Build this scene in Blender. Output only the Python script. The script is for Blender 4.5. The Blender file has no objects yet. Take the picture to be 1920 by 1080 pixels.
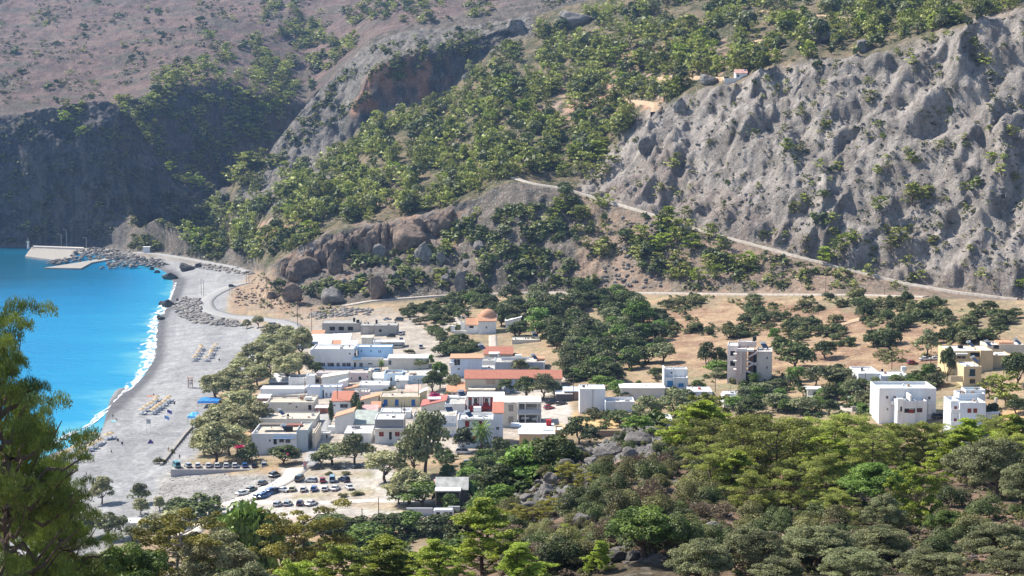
import bpy, math, random
import numpy as np
rng = np.random.default_rng(7)
random.seed(7)
D = bpy.data
scene = bpy.context.scene
COL = scene.collection

# ------------------------------------------------------------------ camera, sky, sun, exposure
F = 3200.0            # focal length in pixels of the 1920-wide frame
H = 117.0             # eye height above the sea
PITCH = math.atan(345.0 / F)
ca, sa = math.cos(PITCH), math.sin(PITCH)
cam_data = D.cameras.new('camera')
cam_data.sensor_width = 36.0
cam_data.lens = 36.0 * F / 1920.0
cam_data.clip_start = 0.5
cam_data.clip_end = 9000
cam = D.objects.new('camera', cam_data)
COL.objects.link(cam)
cam.location = (0, 0, H)
cam.rotation_euler = (math.pi / 2 - PITCH, 0, 0)
scene.camera = cam
SUN = np.array([-0.60, 0.33, 0.73]); SUN /= np.linalg.norm(SUN)
world = D.worlds.new('World'); scene.world = world
world.use_nodes = True
wn = world.node_tree.nodes; wl = world.node_tree.links
wn.clear()
sky = wn.new('ShaderNodeTexSky'); sky.sky_type = 'NISHITA'; sky.sun_disc = False
sky.sun_elevation = math.asin(SUN[2]); sky.sun_rotation = math.atan2(SUN[0], SUN[1])
sky.air_density = 1.0; sky.dust_density = 0.8; sky.ozone_density = 1.2
bg = wn.new('ShaderNodeBackground'); bg.inputs['Strength'].default_value = 0.118
wo = wn.new('ShaderNodeOutputWorld')
wl.new(sky.outputs[0], bg.inputs[0]); wl.new(bg.outputs[0], wo.inputs[0])
sl = D.lights.new('sun', 'SUN'); sl.energy = 5.0; sl.angle = math.radians(0.53); sl.color = (1.0, 0.93, 0.82)
so = D.objects.new('sun', sl); COL.objects.link(so)
from mathutils import Vector
so.rotation_euler = Vector(SUN).to_track_quat('Z', 'Y').to_euler()
so.location = (0, 0, 600)
scene.view_settings.view_transform = 'Standard'
scene.view_settings.look = 'None'
scene.view_settings.exposure = 0.72
scene.view_settings.gamma = 1.0
scene.view_settings.use_curve_mapping = False
scene.cycles.max_bounces = 5
scene.cycles.diffuse_bounces = 2
scene.cycles.glossy_bounces = 2
scene.cycles.transmission_bounces = 3
scene.cycles.volume_bounces = 0
scene.cycles.transparent_max_bounces = 6
scene.cycles.use_denoising = True
scene.cycles.caustics_reflective = False
scene.cycles.caustics_refractive = False

# ------------------------------------------------------------------ projection helpers
def W(px, py, Y):
    """world X, Z of the point seen at pixel (px, py) at distance Y"""
    u = (np.asarray(px) - 960) / F; v = (540 - np.asarray(py)) / F
    dy = ca + v * sa; dz = -sa + v * ca
    return Y * u / dy, H + Y * dz / dy
def Y_at(py, Z):
    v = (540 - np.asarray(py)) / F
    return (Z - H) * (ca + v * sa) / (-sa + v * ca)
def proj(X, Y, Z):
    d = Y * ca - (Z - H) * sa
    return 960 + F * X / d, 540 - F * (Y * sa + (Z - H) * ca) / d
def Xof(px, Y, Z):
    return (px - 960) / F * (Y * ca - (Z - H) * sa)

# ------------------------------------------------------------------ noise
_perm = np.random.default_rng(3).permutation(256); _perm = np.concatenate([_perm, _perm, _perm])
_grad = np.random.default_rng(4).normal(size=(256, 3)); _grad /= np.linalg.norm(_grad, axis=1)[:, None]
_grad = _grad.astype(np.float32)
_g2 = _grad[:, :2] / np.linalg.norm(_grad[:, :2], axis=1)[:, None]
_G2x = np.ascontiguousarray(_g2[:, 0]); _G2y = np.ascontiguousarray(_g2[:, 1])
_G3 = [np.ascontiguousarray(_grad[:, c]) for c in range(3)]
_P = _perm.astype(np.int32)
def _fade(t): return t * t * t * (t * (t * 6 - 15) + 10)
def pn(x, y, z=0.0):
    x = np.asarray(x, np.float32); y = np.asarray(y, np.float32)
    xi = np.floor(x); yi = np.floor(y); xf = x - xi; yf = y - yi
    xi = xi.astype(np.int32) & 255; yi = yi.astype(np.int32) & 255
    u, v = _fade(xf), _fade(yf)
    if np.ndim(z) == 0:      # flat noise, the third argument only picks a layer
        o = int(z * 37) & 255; P0 = _P[xi + o]; P1 = _P[xi + 1 + o]
        def c(P, dx, dy, j):
            h = _P[P + yi + j]; return _G2x[h] * dx + _G2y[h] * dy
        a_ = c(P0, xf, yf, 0); b_ = c(P1, xf - 1, yf, 0); c_ = c(P0, xf, yf - 1, 1); d_ = c(P1, xf - 1, yf - 1, 1)
        e_ = a_ + (b_ - a_) * u; f_ = c_ + (d_ - c_) * u
        return (e_ + (f_ - e_) * v) * 1.45
    z = np.asarray(z, np.float32); zi = np.floor(z); zf_ = z - zi; zi = zi.astype(np.int32) & 255; w = _fade(zf_)
    P0 = _P[xi]; P1 = _P[xi + 1]; P00 = _P[P0 + yi]; P01 = _P[P0 + yi + 1]; P10 = _P[P1 + yi]; P11 = _P[P1 + yi + 1]; r = []
    for k in (0, 1):
        def c(P, dx, dy):
            h = _P[P + zi + k]; return _G3[0][h] * dx + _G3[1][h] * dy + _G3[2][h] * (zf_ - k)
        a_ = c(P00, xf, yf); b_ = c(P10, xf - 1, yf); c_ = c(P01, xf, yf - 1); d_ = c(P11, xf - 1, yf - 1)
        e_ = a_ + (b_ - a_) * u; f_ = c_ + (d_ - c_) * u; r.append(e_ + (f_ - e_) * v)
    return (r[0] + (r[1] - r[0]) * w) * 1.6
def fbm(x, y, z=0.0, o=4, g=0.5):
    r = 0; a = 1.0; n = 0
    for i in range(o):
        r = r + a * pn(x * 2 ** i + 17.3 * i, y * 2 ** i + 5.1 * i, z * 2 ** i + 3.7 * i); n += a; a *= g
    return r / n
def ridged(x, y, z=0.0, o=4, g=0.5):
    r = 0; a = 1.0; n = 0
    for i in range(o):
        r = r + a * (1 - np.abs(pn(x * 2 ** i + 11.3 * i, y * 2 ** i + 7.7 * i, z * 2 ** i)) * 2); n += a; a *= g
    return r / n
def inside(px, py, poly):
    c = np.zeros(np.shape(px), bool); n = len(poly)
    for i in range(n):
        x0, y0 = poly[i]; x1, y1 = poly[(i + 1) % n]
        if y0 == y1: continue
        k = ((y0 > py) != (y1 > py)) & (px < (x1 - x0) * (py - y0) / (y1 - y0) + x0)
        c ^= k
    return c
def smooth(a, b, x):
    t = np.clip((x - a) / (b - a), 0, 1); return t * t * (3 - 2 * t)

# ------------------------------------------------------------------ mesh helpers
def mesh_np(name, V, Fc, mat=None, attrs=None, mi=None, sm=False, mats=None):
    V = np.asarray(V, np.float32); Fc = np.asarray(Fc, np.int32)
    m = D.meshes.new(name); n, k = Fc.shape
    m.vertices.add(len(V)); m.vertices.foreach_set('co', V.ravel())
    m.loops.add(n * k); m.loops.foreach_set('vertex_index', Fc.ravel())
    m.polygons.add(n)
    m.polygons.foreach_set('loop_start', np.arange(0, n * k, k, dtype=np.int32))
    m.polygons.foreach_set('loop_total', np.full(n, k, np.int32))
    for x in (mats or ([mat] if mat else [])): m.materials.append(x)
    if mi is not None: m.polygons.foreach_set('material_index', np.asarray(mi, np.int32))
    if sm: m.polygons.foreach_set('use_smooth', np.ones(n, bool))
    for nm, a in (attrs or {}).items():
        a = np.asarray(a, np.float32)
        if a.ndim == 1:
            t = m.attributes.new(nm, 'FLOAT', 'POINT'); t.data.foreach_set('value', a)
        else:
            if a.shape[1] == 3: a = np.concatenate([a, np.ones((len(a), 1), np.float32)], 1)
            t = m.attributes.new(nm, 'FLOAT_COLOR', 'POINT'); t.data.foreach_set('color', a.ravel())
    m.update(calc_edges=True)
    return m
def put(name, mesh, parent=None, loc=(0, 0, 0), rz=0.0, scale=None):
    o = D.objects.new(name, mesh); COL.objects.link(o)
    if parent is not None: o.parent = parent
    o.location = loc
    o.rotation_euler = (0, 0, rz)
    if scale is not None: o.scale = scale if hasattr(scale, '__len__') else (scale,) * 3
    return o
def tag(o, label, cat=None, group=None, kind=None):
    if label: o['label'] = label
    if cat: o['category'] = cat
    if group: o['group'] = group
    if kind: o['kind'] = kind
    return o
class MB:
    """collects quads / polygons with material slots into one mesh"""
    def __init__(s): s.v = []; s.f = []; s.m = []
    def poly(s, pts, m=0):
        b = len(s.v); s.v += [tuple(p) for p in pts]; s.f.append(tuple(range(b, b + len(pts)))); s.m.append(m)
    def box(s, x0, x1, y0, y1, z0, z1, m=0):
        b = len(s.v)
        s.v += [(x0, y0, z0), (x1, y0, z0), (x1, y1, z0), (x0, y1, z0), (x0, y0, z1), (x1, y0, z1), (x1, y1, z1), (x0, y1, z1)]
        for q in ((0, 3, 2, 1), (4, 5, 6, 7), (0, 1, 5, 4), (1, 2, 6, 5), (2, 3, 7, 6), (3, 0, 4, 7)):
            s.f.append(tuple(b + i for i in q)); s.m.append(m)
    def hexa(s, p, m=0):
        b = len(s.v); s.v += [tuple(q) for q in p]
        for q in ((0, 3, 2, 1), (4, 5, 6, 7), (0, 1, 5, 4), (1, 2, 6, 5), (2, 3, 7, 6), (3, 0, 4, 7)):
            s.f.append(tuple(b + i for i in q)); s.m.append(m)
    def tube(s, p0, p1, r0, r1, n=6, m=0, cap=True):
        p0 = np.array(p0, float); p1 = np.array(p1, float); d = p1 - p0; d /= max(np.linalg.norm(d), 1e-9)
        a = np.cross(d, (0, 0, 1.0));
        if np.linalg.norm(a) < 1e-3: a = np.array((1.0, 0, 0))
        a /= np.linalg.norm(a); c = np.cross(d, a); b = len(s.v)
        for p, r in ((p0, r0), (p1, r1)):
            for i in range(n):
                t = 2 * math.pi * i / n; s.v.append(tuple(p + r * (a * math.cos(t) + c * math.sin(t))))
        for i in range(n):
            j = (i + 1) % n; s.f.append((b + i, b + j, b + n + j, b + n + i)); s.m.append(m)
        if cap:
            s.f.append(tuple(b + n + i for i in range(n))); s.m.append(m)
            s.f.append(tuple(b + n - 1 - i for i in range(n))); s.m.append(m)
    def mesh(s, name, mats):
        m = D.meshes.new(name); m.from_pydata(s.v, [], s.f)
        for x in (mats if isinstance(mats, (list, tuple)) else [mats]): m.materials.append(x)
        if any(s.m): m.polygons.foreach_set('material_index', s.m)
        m.update(); return m
    def put(s, name, mats, parent=None, **k): return put(name, s.mesh(name, mats), parent, **k)

# ------------------------------------------------------------------ materials
def nt(name):
    m = D.materials.new(name); m.use_nodes = True; n = m.node_tree.nodes; l = m.node_tree.links; n.clear()
    o = n.new('ShaderNodeOutputMaterial'); return m, n, l, o
def N(n, t, **k):
    x = n.new('ShaderNode' + t)
    for a, b in k.items():
        if a == 'i':
            for kk, vv in b.items(): x.inputs[kk].default_value = vv
        else: setattr(x, a, b)
    return x
_mc = {}
def plain(col, rough=0.8, var=0.12, scale=1.2, spec=0.3, metal=0.0, name='paint'):
    """worn paint / plaster: base colour with soft blotches and streaks"""
    key = (tuple(round(c, 3) for c in col), rough, var, scale, metal)
    if key in _mc: return _mc[key]
    m, n, l, o = nt(name)
    b = N(n, 'BsdfPrincipled', i={'Roughness': rough, 'Metallic': metal, 'Specular IOR Level': spec})
    tc = N(n, 'TexCoord'); ge = N(n, 'NewGeometry')
    mp = N(n, 'Mapping'); mp.inputs['Scale'].default_value = (1, 1, 0.35)
    l.new(ge.outputs['Position'], mp.inputs[0])
    t = N(n, 'TexNoise', i={'Scale': scale, 'Detail': 6, 'Roughness': 0.65}); l.new(mp.outputs[0], t.inputs['Vector'])
    r = N(n, 'MapRange', i={'From Min': 0.3, 'From Max': 0.7, 'To Min': 1 - var * 1.6, 'To Max': 1 + var * 0.6}); l.new(t.outputs[0], r.inputs[0])
    mx = N(n, 'VectorMath', operation='SCALE'); mx.inputs[0].default_value = col[:3]; l.new(r.outputs[0], mx.inputs['Scale'])
    l.new(mx.outputs[0], b.inputs['Base Color']); l.new(b.outputs[0], o.inputs[0])
    _mc[key] = m; return m
def glassm():
    m, n, l, o = nt('window_glass')
    b = N(n, 'BsdfPrincipled', i={'Base Color': (0.02, 0.025, 0.035, 1), 'Roughness': 0.12, 'Specular IOR Level': 0.6})
    l.new(b.outputs[0], o.inputs[0]); return m
GLASS = glassm()
def tilem(col, name='roof_tiles'):
    m, n, l, o = nt(name)
    b = N(n, 'BsdfPrincipled', i={'Roughness': 0.85, 'Specular IOR Level': 0.2}); ge = N(n, 'NewGeometry')
    t = N(n, 'TexNoise', i={'Scale': 2.2, 'Detail': 5, 'Roughness': 0.8}); l.new(ge.outputs['Position'], t.inputs['Vector'])
    r = N(n, 'ValToRGB'); r.color_ramp.elements[0].position = 0.3; r.color_ramp.elements[1].position = 0.75
    r.color_ramp.elements[0].color = (col[0] * .6, col[1] * .55, col[2] * .5, 1); r.color_ramp.elements[1].color = (min(col[0] * 1.35, .8), col[1] * 1.6, col[2] * 1.8, 1)
    l.new(t.outputs[0], r.inputs[0]); l.new(r.outputs[0], b.inputs['Base Color']); l.new(b.outputs[0], o.inputs[0]); return m
TERRA = tilem((0.52, 0.20, 0.13)); TERRA_O = tilem((0.58, 0.29, 0.17)); TERRA_R = tilem((0.42, 0.14, 0.11))
def carpaint():
    m, n, l, o = nt('car_paint'); oi = N(n, 'ObjectInfo')
    b = N(n, 'BsdfPrincipled', i={'Roughness': 0.28, 'Metallic': 0.15, 'Coat Weight': 0.6, 'Coat Roughness': 0.08})
    l.new(oi.outputs['Color'], b.inputs['Base Color']); l.new(b.outputs[0], o.inputs[0]); return m
CARP = carpaint()
def foliage(name, dark, light, trans=0.25):
    m, n, l, o = nt(name)
    at = N(n, 'Attribute', attribute_name='tone'); oi = N(n, 'ObjectInfo')
    r = N(n, 'ValToRGB'); r.color_ramp.elements[0].color = (*dark, 1); r.color_ramp.elements[1].color = (*light, 1)
    r.color_ramp.elements[0].position = 0.1; r.color_ramp.elements[1].position = 0.9
    ad = N(n, 'Math', operation='MULTIPLY_ADD', i={1: 0.5}); sb = N(n, 'Math', operation='SUBTRACT', i={1: 0.5})
    l.new(oi.outputs['Random'], sb.inputs[0]); l.new(sb.outputs[0], ad.inputs[0]); l.new(at.outputs['Fac'], ad.inputs[2])
    l.new(ad.outputs[0], r.inputs[0])
    hs = N(n, 'HueSaturation'); hm = N(n, 'MapRange', i={'To Min': 0.485, 'To Max': 0.512})
    l.new(oi.outputs['Random'], hm.inputs[0]); l.new(hm.outputs[0], hs.inputs['Hue']); l.new(r.outputs[0], hs.inputs['Color'])
    d = N(n, 'BsdfDiffuse'); t = N(n, 'BsdfTranslucent'); mx = N(n, 'MixShader', i={0: trans})
    g = N(n, 'BsdfGlossy', i={'Roughness': 0.5, 'Color': (0.6, 0.6, 0.6, 1)}); m2 = N(n, 'MixShader', i={0: 0.04})
    l.new(hs.outputs[0], d.inputs[0]); l.new(hs.outputs[0], t.inputs[0]); l.new(d.outputs[0], mx.inputs[1]); l.new(t.outputs[0], mx.inputs[2])
    l.new(mx.outputs[0], m2.inputs[1]); l.new(g.outputs[0], m2.inputs[2]); l.new(m2.outputs[0], o.inputs[0]); return m
M_PINE = foliage('pine_needles', (0.08, 0.105, 0.024), (0.46, 0.50, 0.10), 0.25)
M_PINEL = foliage('dark_pine_needles', (0.035, 0.065, 0.018), (0.27, 0.33, 0.065), 0.25)
M_PINEF = foliage('hill_pine_needles', (0.06, 0.08, 0.022), (0.48, 0.50, 0.12), 0.22)
M_PINEB = foliage('fresh_pine_needles', (0.09, 0.14, 0.018), (0.42, 0.50, 0.055), 0.22)
M_PINEY = foliage('yellowing_pine_needles', (0.12, 0.125, 0.022), (0.46, 0.43, 0.07), 0.22)
M_CAROB = foliage('dark_leaves', (0.03, 0.05, 0.018), (0.15, 0.18, 0.058), 0.14)
M_OLIVE = foliage('olive_leaves', (0.08, 0.092, 0.042), (0.34, 0.36, 0.17), 0.17)
M_TAMAR = foliage('tamarisk_sprays', (0.16, 0.165, 0.07), (0.52, 0.50, 0.25), 0.2)
M_GREEN = foliage('green_leaves', (0.045, 0.09, 0.018), (0.22, 0.33, 0.06), 0.2)
M_SCRUB = foliage('scrub_twigs', (0.06, 0.068, 0.025), (0.24, 0.23, 0.085), 0.12)
M_BROWN = foliage('dry_scrub', (0.11, 0.08, 0.055), (0.29, 0.22, 0.15), 0.12)
M_BOUG = foliage('bougainvillea_flowers', (0.40, 0.015, 0.10), (0.80, 0.04, 0.26), 0.35)
M_BARK = plain((0.16, 0.12, 0.095), 0.95, 0.3, 3.0, 0.1, name='bark')
M_PALEBARK = plain((0.42, 0.37, 0.33), 0.95, 0.3, 3.0, 0.1, name='pale_bark')
# ------------------------------------------------------------------ terrain
def T(*a):   # table of (px, v) pairs
    a = np.array(a, float).reshape(-1, 2); return lambda x: np.interp(x, a[:, 0], a[:, 1])
colpx = np.concatenate([np.linspace(-1500, -60, 42)[:-1], np.arange(-60, 1981, 2.9), np.linspace(1990, 3400, 42)])
nj = len(colpx)
# sea outline (pixels on the waterline, in order), at Z = 0
SEA_PX = [(205, 466), (212, 478), (226, 487), (262, 493), (292, 503), (318, 512), (334, 530), (326, 556), (306, 585), (295, 600), (289, 640), (286, 675),
          (262, 712), (232, 742), (205, 768), (165, 803), (120, 822), (80, 846), (40, 870), (0, 893), (-100, 950), (-350, 1080), (-900, 1200), (-3500, 900), (-3500, 455), (-900, 458)]
SEA = [tuple(float(c) for c in (W(a, b, Y_at(b, 0.0))[0], Y_at(b, 0.0))) for a, b in SEA_PX]
def shore_d(X, Y):
    """distance from the waterline, positive on land"""
    d = np.full(np.shape(X), 1e9); n = len(SEA)
    for i in range(n):
        x0, y0 = SEA[i]; x1, y1 = SEA[(i + 1) % n]
        dx, dy = x1 - x0, y1 - y0; t = np.clip(((X - x0) * dx + (Y - y0) * dy) / (dx * dx + dy * dy), 0, 1)
        d = np.minimum(d, np.hypot(X - x0 - t * dx, Y - y0 - t * dy))
    return np.where(inside(X, Y, SEA), -d, d)
def floorz(X, Y):
    d = shore_d(X, Y)
    z = 2.2 * (1 - np.exp(-np.maximum(d, 0) / 18)) + 0.08 * np.maximum(d - 45, 0) * smooth(1250, 1000, Y) 
    z = z + 2.0 * smooth(900, 1300, Y) * smooth(4, 20, d)
    return np.where(d < 0, np.maximum(d * 0.10, -4.0), z)

N1y = T(-1500, 1600, 0, 1500, 900, 1400, 1920, 1260, 3400, 1260)
N2 = (T(-1500, 1230, 0, 1200, 600, 1190, 900, 1150, 1000, 1092, 1200, 1078, 1920, 1082, 3400, 1082), T(-1500, 100, 0, 95, 800, 115, 1000, 130, 1920, 125, 3400, 125))
RR = (T(-1500, 1180, 0, 1150, 400, 1140, 700, 1075, 850, 1010, 920, 960, 960, 930, 1000, 898, 1060, 858, 1120, 838, 1180, 805, 1240, 800, 1300, 806, 1400, 822, 1600, 842, 1750, 852, 1920, 850, 3400, 800),
      T(-1500, 150, 0, 140, 600, 165, 800, 210, 960, 255, 1200, 275, 1500, 265, 1920, 255, 3400, 250))
H0z = T(-1500, 0, 190, 0, 215, 1.5, 260, 3.2, 480, 6, 600, 9, 800, 13, 1000, 17, 1200, 22, 1600, 30, 1920, 36, 3400, 45)
H0 = T(-1500, 458, 150, 461, 215, 464, 260, 472, 300, 474, 400, 492, 466, 508, 490, 560, 500, 578, 600, 572, 800, 558, 1000, 549, 1200, 549, 1600, 553, 1920, 562, 3400, 600)
# M0 foot and M1 top of the crag band; right of 960 the track
M1 = (T(-1500, 400, 0, 395, 190, 385, 240, 395, 255, 440, 275, 425, 300, 418, 350, 430, 400, 452, 460, 478, 500, 500, 528, 488, 560, 468, 600, 450, 680, 425, 760, 408, 830, 393, 900, 368, 960, 340, 1050, 352, 1100, 366, 1200, 395, 1300, 428, 1500, 482, 1700, 532, 1920, 563, 3400, 640),
      T(-1500, 1409, 235, 1411, 262, 1340, 275, 1300, 400, 1230, 470, 1185, 500, 1010, 600, 1005, 830, 1000, 960, 985, 1100, 965, 1300, 900, 1500, 850, 1700, 815, 1920, 785, 3400, 700))
M0d = T(-1500, 8, 440, 8, 500, 20, 540, 52, 600, 60, 700, 62, 860, 52, 940, 18, 1000, 10, 1900, 7, 1930, 3, 3400, 3)
M0y = T(-1500, 4, 440, 6, 520, 10, 560, 10, 860, 12, 940, 8, 3400, 3)
E = (T(-1500, 330, 0, 320, 190, 310, 235, 330, 262, 435, 330, 452, 400, 470, 450, 445, 500, 400, 600, 378, 800, 330, 950, 300, 1050, 308, 1130, 290, 1200, 230, 1300, 172, 1400, 146, 1500, 122, 1600, 118, 1700, 80, 1800, 50, 1920, 20, 3400, -60),
     T(-1500, 1412, 190, 1418, 250, 1420, 330, 1430, 400, 1440, 440, 1290, 500, 1210, 600, 1150, 800, 1110, 950, 1060, 1100, 1040, 1200, 1030, 1300, 1010, 1400, 985, 1600, 950, 1800, 930, 1920, 925, 3400, 900))
C0 = (T(-1500, 260, 0, 262, 200, 230, 280, 310, 340, 362, 400, 388, 440, 358, 500, 345, 560, 305, 640, 268, 700, 218, 780, 190, 830, 184, 870, 140, 950, 75, 1050, 48, 1200, 5, 1400, -20, 1920, -75, 3400, -120),
      T(-1500, 1420, 190, 1428, 260, 1440, 330, 1455, 400, 1462, 440, 1350, 500, 1365, 600, 1400, 700, 1430, 950, 1450, 1200, 1410, 1920, 1300, 3400, 1200))
C1 = (T(-1500, 245, 0, 235, 60, 207, 130, 194, 200, 190, 235, 203, 262, 238, 290, 290, 330, 335, 370, 347, 405, 362, 430, 347, 470, 316, 500, 290, 540, 238, 600, 166, 650, 108, 700, 78, 780, 56, 850, 48, 950, 38, 1050, 15, 1150, -15, 1300, -60, 1920, -100, 3400, -140),
      T(-1500, 1432, 190, 1442, 260, 1462, 330, 1478, 400, 1484, 440, 1385, 500, 1420, 600, 1490, 700, 1540, 850, 1540, 950, 1520, 1200, 1460, 1920, 1400, 3400, 1300))
G2 = (T(-1500, 200, 0, 215, 150, 205, 200, 198, 250, 183, 300, 168, 400, 150, 450, 160, 500, 178, 570, 188, 620, 150, 700, 66, 800, 40, 900, 20, 1000, 0, 1150, -40, 1920, -130, 3400, -160),
      T(-1500, 1560, 0, 1560, 300, 1610, 500, 1690, 600, 1760, 800, 1790, 3400, 1700))
P1 = (T(-1500, 0, 0, -5, 600, -12, 1000, -60, 3400, -260), T(-1500, 2200, 3400, 2300))

rows = []   # list of (Y array, Z array) at lines
px = colpx
def line(py, Y): return Y, W(px, py, Y)[1]
L = []
L.append((px * 0 + 10, px * 0 + 108.5))
L.append(line(N1y(px), px * 0 + 55))
L.append(line(N2[0](px), N2[1](px)))
L.append(line(RR[0](px), RR[1](px)))
yR = L[3][0]
yV0 = yR + np.interp(px, [0, 700, 1000, 1300, 1920], [170, 120, 70, 75, 90])
L.append((yV0, None))
yH0 = Y_at(H0(px), H0z(px))
L.append((yH0, H0z(px)))
M1l = line(M1[0](px), M1[1](px)); yM0 = M1[1](px) - M0y(px)
L.append(line(M1[0](px) + M0d(px), np.maximum(yM0, yH0 + 1.5)))
L.append((np.maximum(M1l[0], yH0 + 3), M1l[1]))
for a in (E, C0, C1): L.append(line(a[0](px), a[1](px)))
c1y, c1z = L[-1]
dip = np.interp(px, [0, 200, 330, 420, 560, 640, 760, 1100], [40, 50, 45, 60, 70, 45, 14, 4])
L.append((c1y + 45, c1z - dip * .7))
g2y, g2z = line(G2[0](px), G2[1](px))
L.append((g2y - np.interp(px, [0, 300, 600, 700], [60, 75, 75, 90]), np.minimum(c1z - dip, g2z - 25)))
L.append((g2y, g2z))
L.append(line(P1[0](px), P1[1](px)))
L.append((px * 0 + 3100, L[-1][1] + 150))
names = ['N0', 'N1', 'N2', 'R', 'V0', 'H0', 'M0', 'M1', 'E', 'C0', 'C1', 'G0', 'G1', 'G2', 'P1', 'P2']
cnt = [4, 14, 120, 24, 205, 34, 24, 62, 78, 46, 8, 10, 44, 78, 10]
X0 = Xof(px, *L[3]) if False else None
# V0 height from the valley floor
xv = (px - 960) / F * (yV0 * ca + 100 * sa)
L[4] = (yV0, floorz(xv, yV0))
TK = np.interp(px, [600, 640, 660, 700, 780, 850, 900, 950, 985, 1000], [0, 0, .35, .60, .66, .60, .5, .4, .2, 0])
Yg = []; Zg = []; blk = []; tt = []
for b, c in enumerate(cnt):
    for i in range(c):
        t = i / c
        ya, za = L[b]; yb, zb = L[b + 1]
        y = ya + (yb - ya) * t
        if b == 4:   # even in the picture: spacing by 1/Y
            y = 1 / (1 / ya + (1 / yb - 1 / ya) * t); z = y * 0
        elif b in (2,):
            y = 1 / (1 / ya + (1 / yb - 1 / ya) * t); s = (y - ya) / (yb - ya); z = za + (zb - za) * s
        else:
            s = t
            if b == 9: y = ya + (yb - ya) * np.where(TK > .03, np.where(t < TK, .10 * t / np.maximum(TK, .01), .10 + .90 * (t - TK) / (1 - TK)), t)
            if b in (3,): s = smooth(0, 1, t) * .35 + t * .65
            z = za + (zb - za) * s
        Yg.append(y); Zg.append(z); blk.append(b); tt.append(t)
Yg.append(L[-1][0]); Zg.append(L[-1][1]); blk.append(14); tt.append(1.0)
Yg = np.array(Yg); Zg = np.array(Zg); blk = np.array(blk); tt = np.array(tt); nt_ = len(blk)
PX = np.broadcast_to(px, Yg.shape)
# valley block heights
v = blk == 4
Xv = (PX[v] - 960) / F * (Yg[v] * ca + 105 * sa)
zf = floorz(Xv, Yg[v])
xh = (px - 960) / F * (yH0 * ca + 100 * sa)
corr = (L[5][1] - floorz(xh, yH0))
w = smooth(0.45, 1.0, tt[v])[:, None]
Zg[v] = zf + corr * w
# soften the joints between blocks
def blur(A, k0, k1, m=None):
    for _ in range(k0):
        B = A.copy(); B[1:-1] = (A[:-2] + 2 * A[1:-1] + A[2:]) / 4; A = B if m is None else np.where(m, B, A)
    for _ in range(k1):
        B = A.copy(); B[:, 1:-1] = (A[:, :-2] + 2 * A[:, 1:-1] + A[:, 2:]) / 4; A = B if m is None else np.where(m, B, A)
    return A
mask = np.broadcast_to((blk != 4)[:, None], Yg.shape)
Yg = blur(Yg, 5, 12, mask); Zg = blur(Zg, 5, 12, mask)
# ---- displacement
Xg = Xof(PX, Yg, Zg)
B2 = np.broadcast_to(blk[:, None], Yg.shape); T2 = np.broadcast_to(tt[:, None], Yg.shape)
PY = proj(Xg, Yg, Zg)[1]
GS = [(1040, 352), (1085, 335), (1120, 300), (1175, 245), (1290, 178), (1420, 148), (1500, 120), (1620, 114), (1700, 80), (1800, 50), (1920, 18), (3400, -60), (3400, 640), (1920, 562), (1700, 530), (1500, 482), (1300, 425), (1180, 388)]
jx = PX + 14 * pn(Xg / 25, Yg / 25, 1.5) + 6 * pn(Xg / 7, Yg / 7, 9.5); jy = PY + 12 * pn(Xg / 25, Yg / 25, 5.5) + 5 * pn(Xg / 7, Yg / 7, 3.3)
gs = blur(inside(jx, jy, GS).astype(float) * (B2 >= 6) * (B2 <= 9), 3, 3)
track = np.minimum.reduce([np.abs(PY - M1[0](PX)) + 40 * (PX < 945), np.abs(PY - H0(PX)) + 40 * (PX < 560)])
tr = smooth(2, 14, track)
sdg = shore_d(Xg, Yg)
dz = np.zeros_like(Zg); dyy = np.zeros_like(Zg)
# grey slope gullies, running down and to the left
al = Xg * .50 + Yg * .86; ac = Xg * .86 - Yg * .50
wx = 26 * pn(Xg / 70, Yg / 70, 2.2) + 9 * pn(Xg / 22, Yg / 22, 7.2); wy = 24 * pn(Xg / 60, Yg / 60, 8.2)
g1 = ridged((ac + wx) / 60, (al + wy) / 105, 0.3, 2)
g2 = ridged((ac + wx * 1.2) / 21, (al + wy) / 30, 4.3, 3) * (.5 + .8 * smooth(-.3, .4, pn(Xg / 50, Yg / 50, 6.1)))
g3 = fbm(Xg / 5, Yg / 5, Zg / 5, 3)
dz += gs * tr * (13 * fbm(Xg / 48, Yg / 48, 8.1, 3) + 3 * np.sin(Zg / 7 + 3 * fbm(Xg / 40, Yg / 40, 1.9, 3)) * smooth(-.1, .3, pn(Xg / 35, Yg / 35, 5.9)) + 8 * (g1 - .35) + 3.6 * (g2 - .3) + 2.2 * g3 + 2.1 * (ridged(Xg / 9 + wx / 30, Yg / 8, 6.6, 4, .6) - .3) - 2.2 * smooth(.55, .95, ridged(Xg / 24 + .04 * wx, Yg / 19, 2.9, 2)))
dyy += gs * tr * (6 * pn((ac + wx) / 14, Zg / 16, 3.1) + 2.5 * pn(Xg / 5, Zg / 6, 1.1))
# general hills
hill = ((B2 >= 6) & (B2 < 13)).astype(float) * (1 - gs)
hill = blur(hill, 4, 0)
dz += hill * tr * (5 * fbm(Xg / 60, Yg / 60, 0.5, 3) + 1.6 * ridged(Xg / 14, Yg / 14, 1.5, 3) - .8)
# plateau
pl = (B2 >= 13).astype(float)
dz += pl * smooth(0, .15, T2 + (B2 == 14)) * (16 * fbm(Xg / 220, Yg / 220, 2.5, 3) + 2.5 * ridged(Xg / 30, Yg / 30, 3.5, 3) + 1.2 * pn(Xg / 8, Yg / 8, 1.1))
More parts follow.
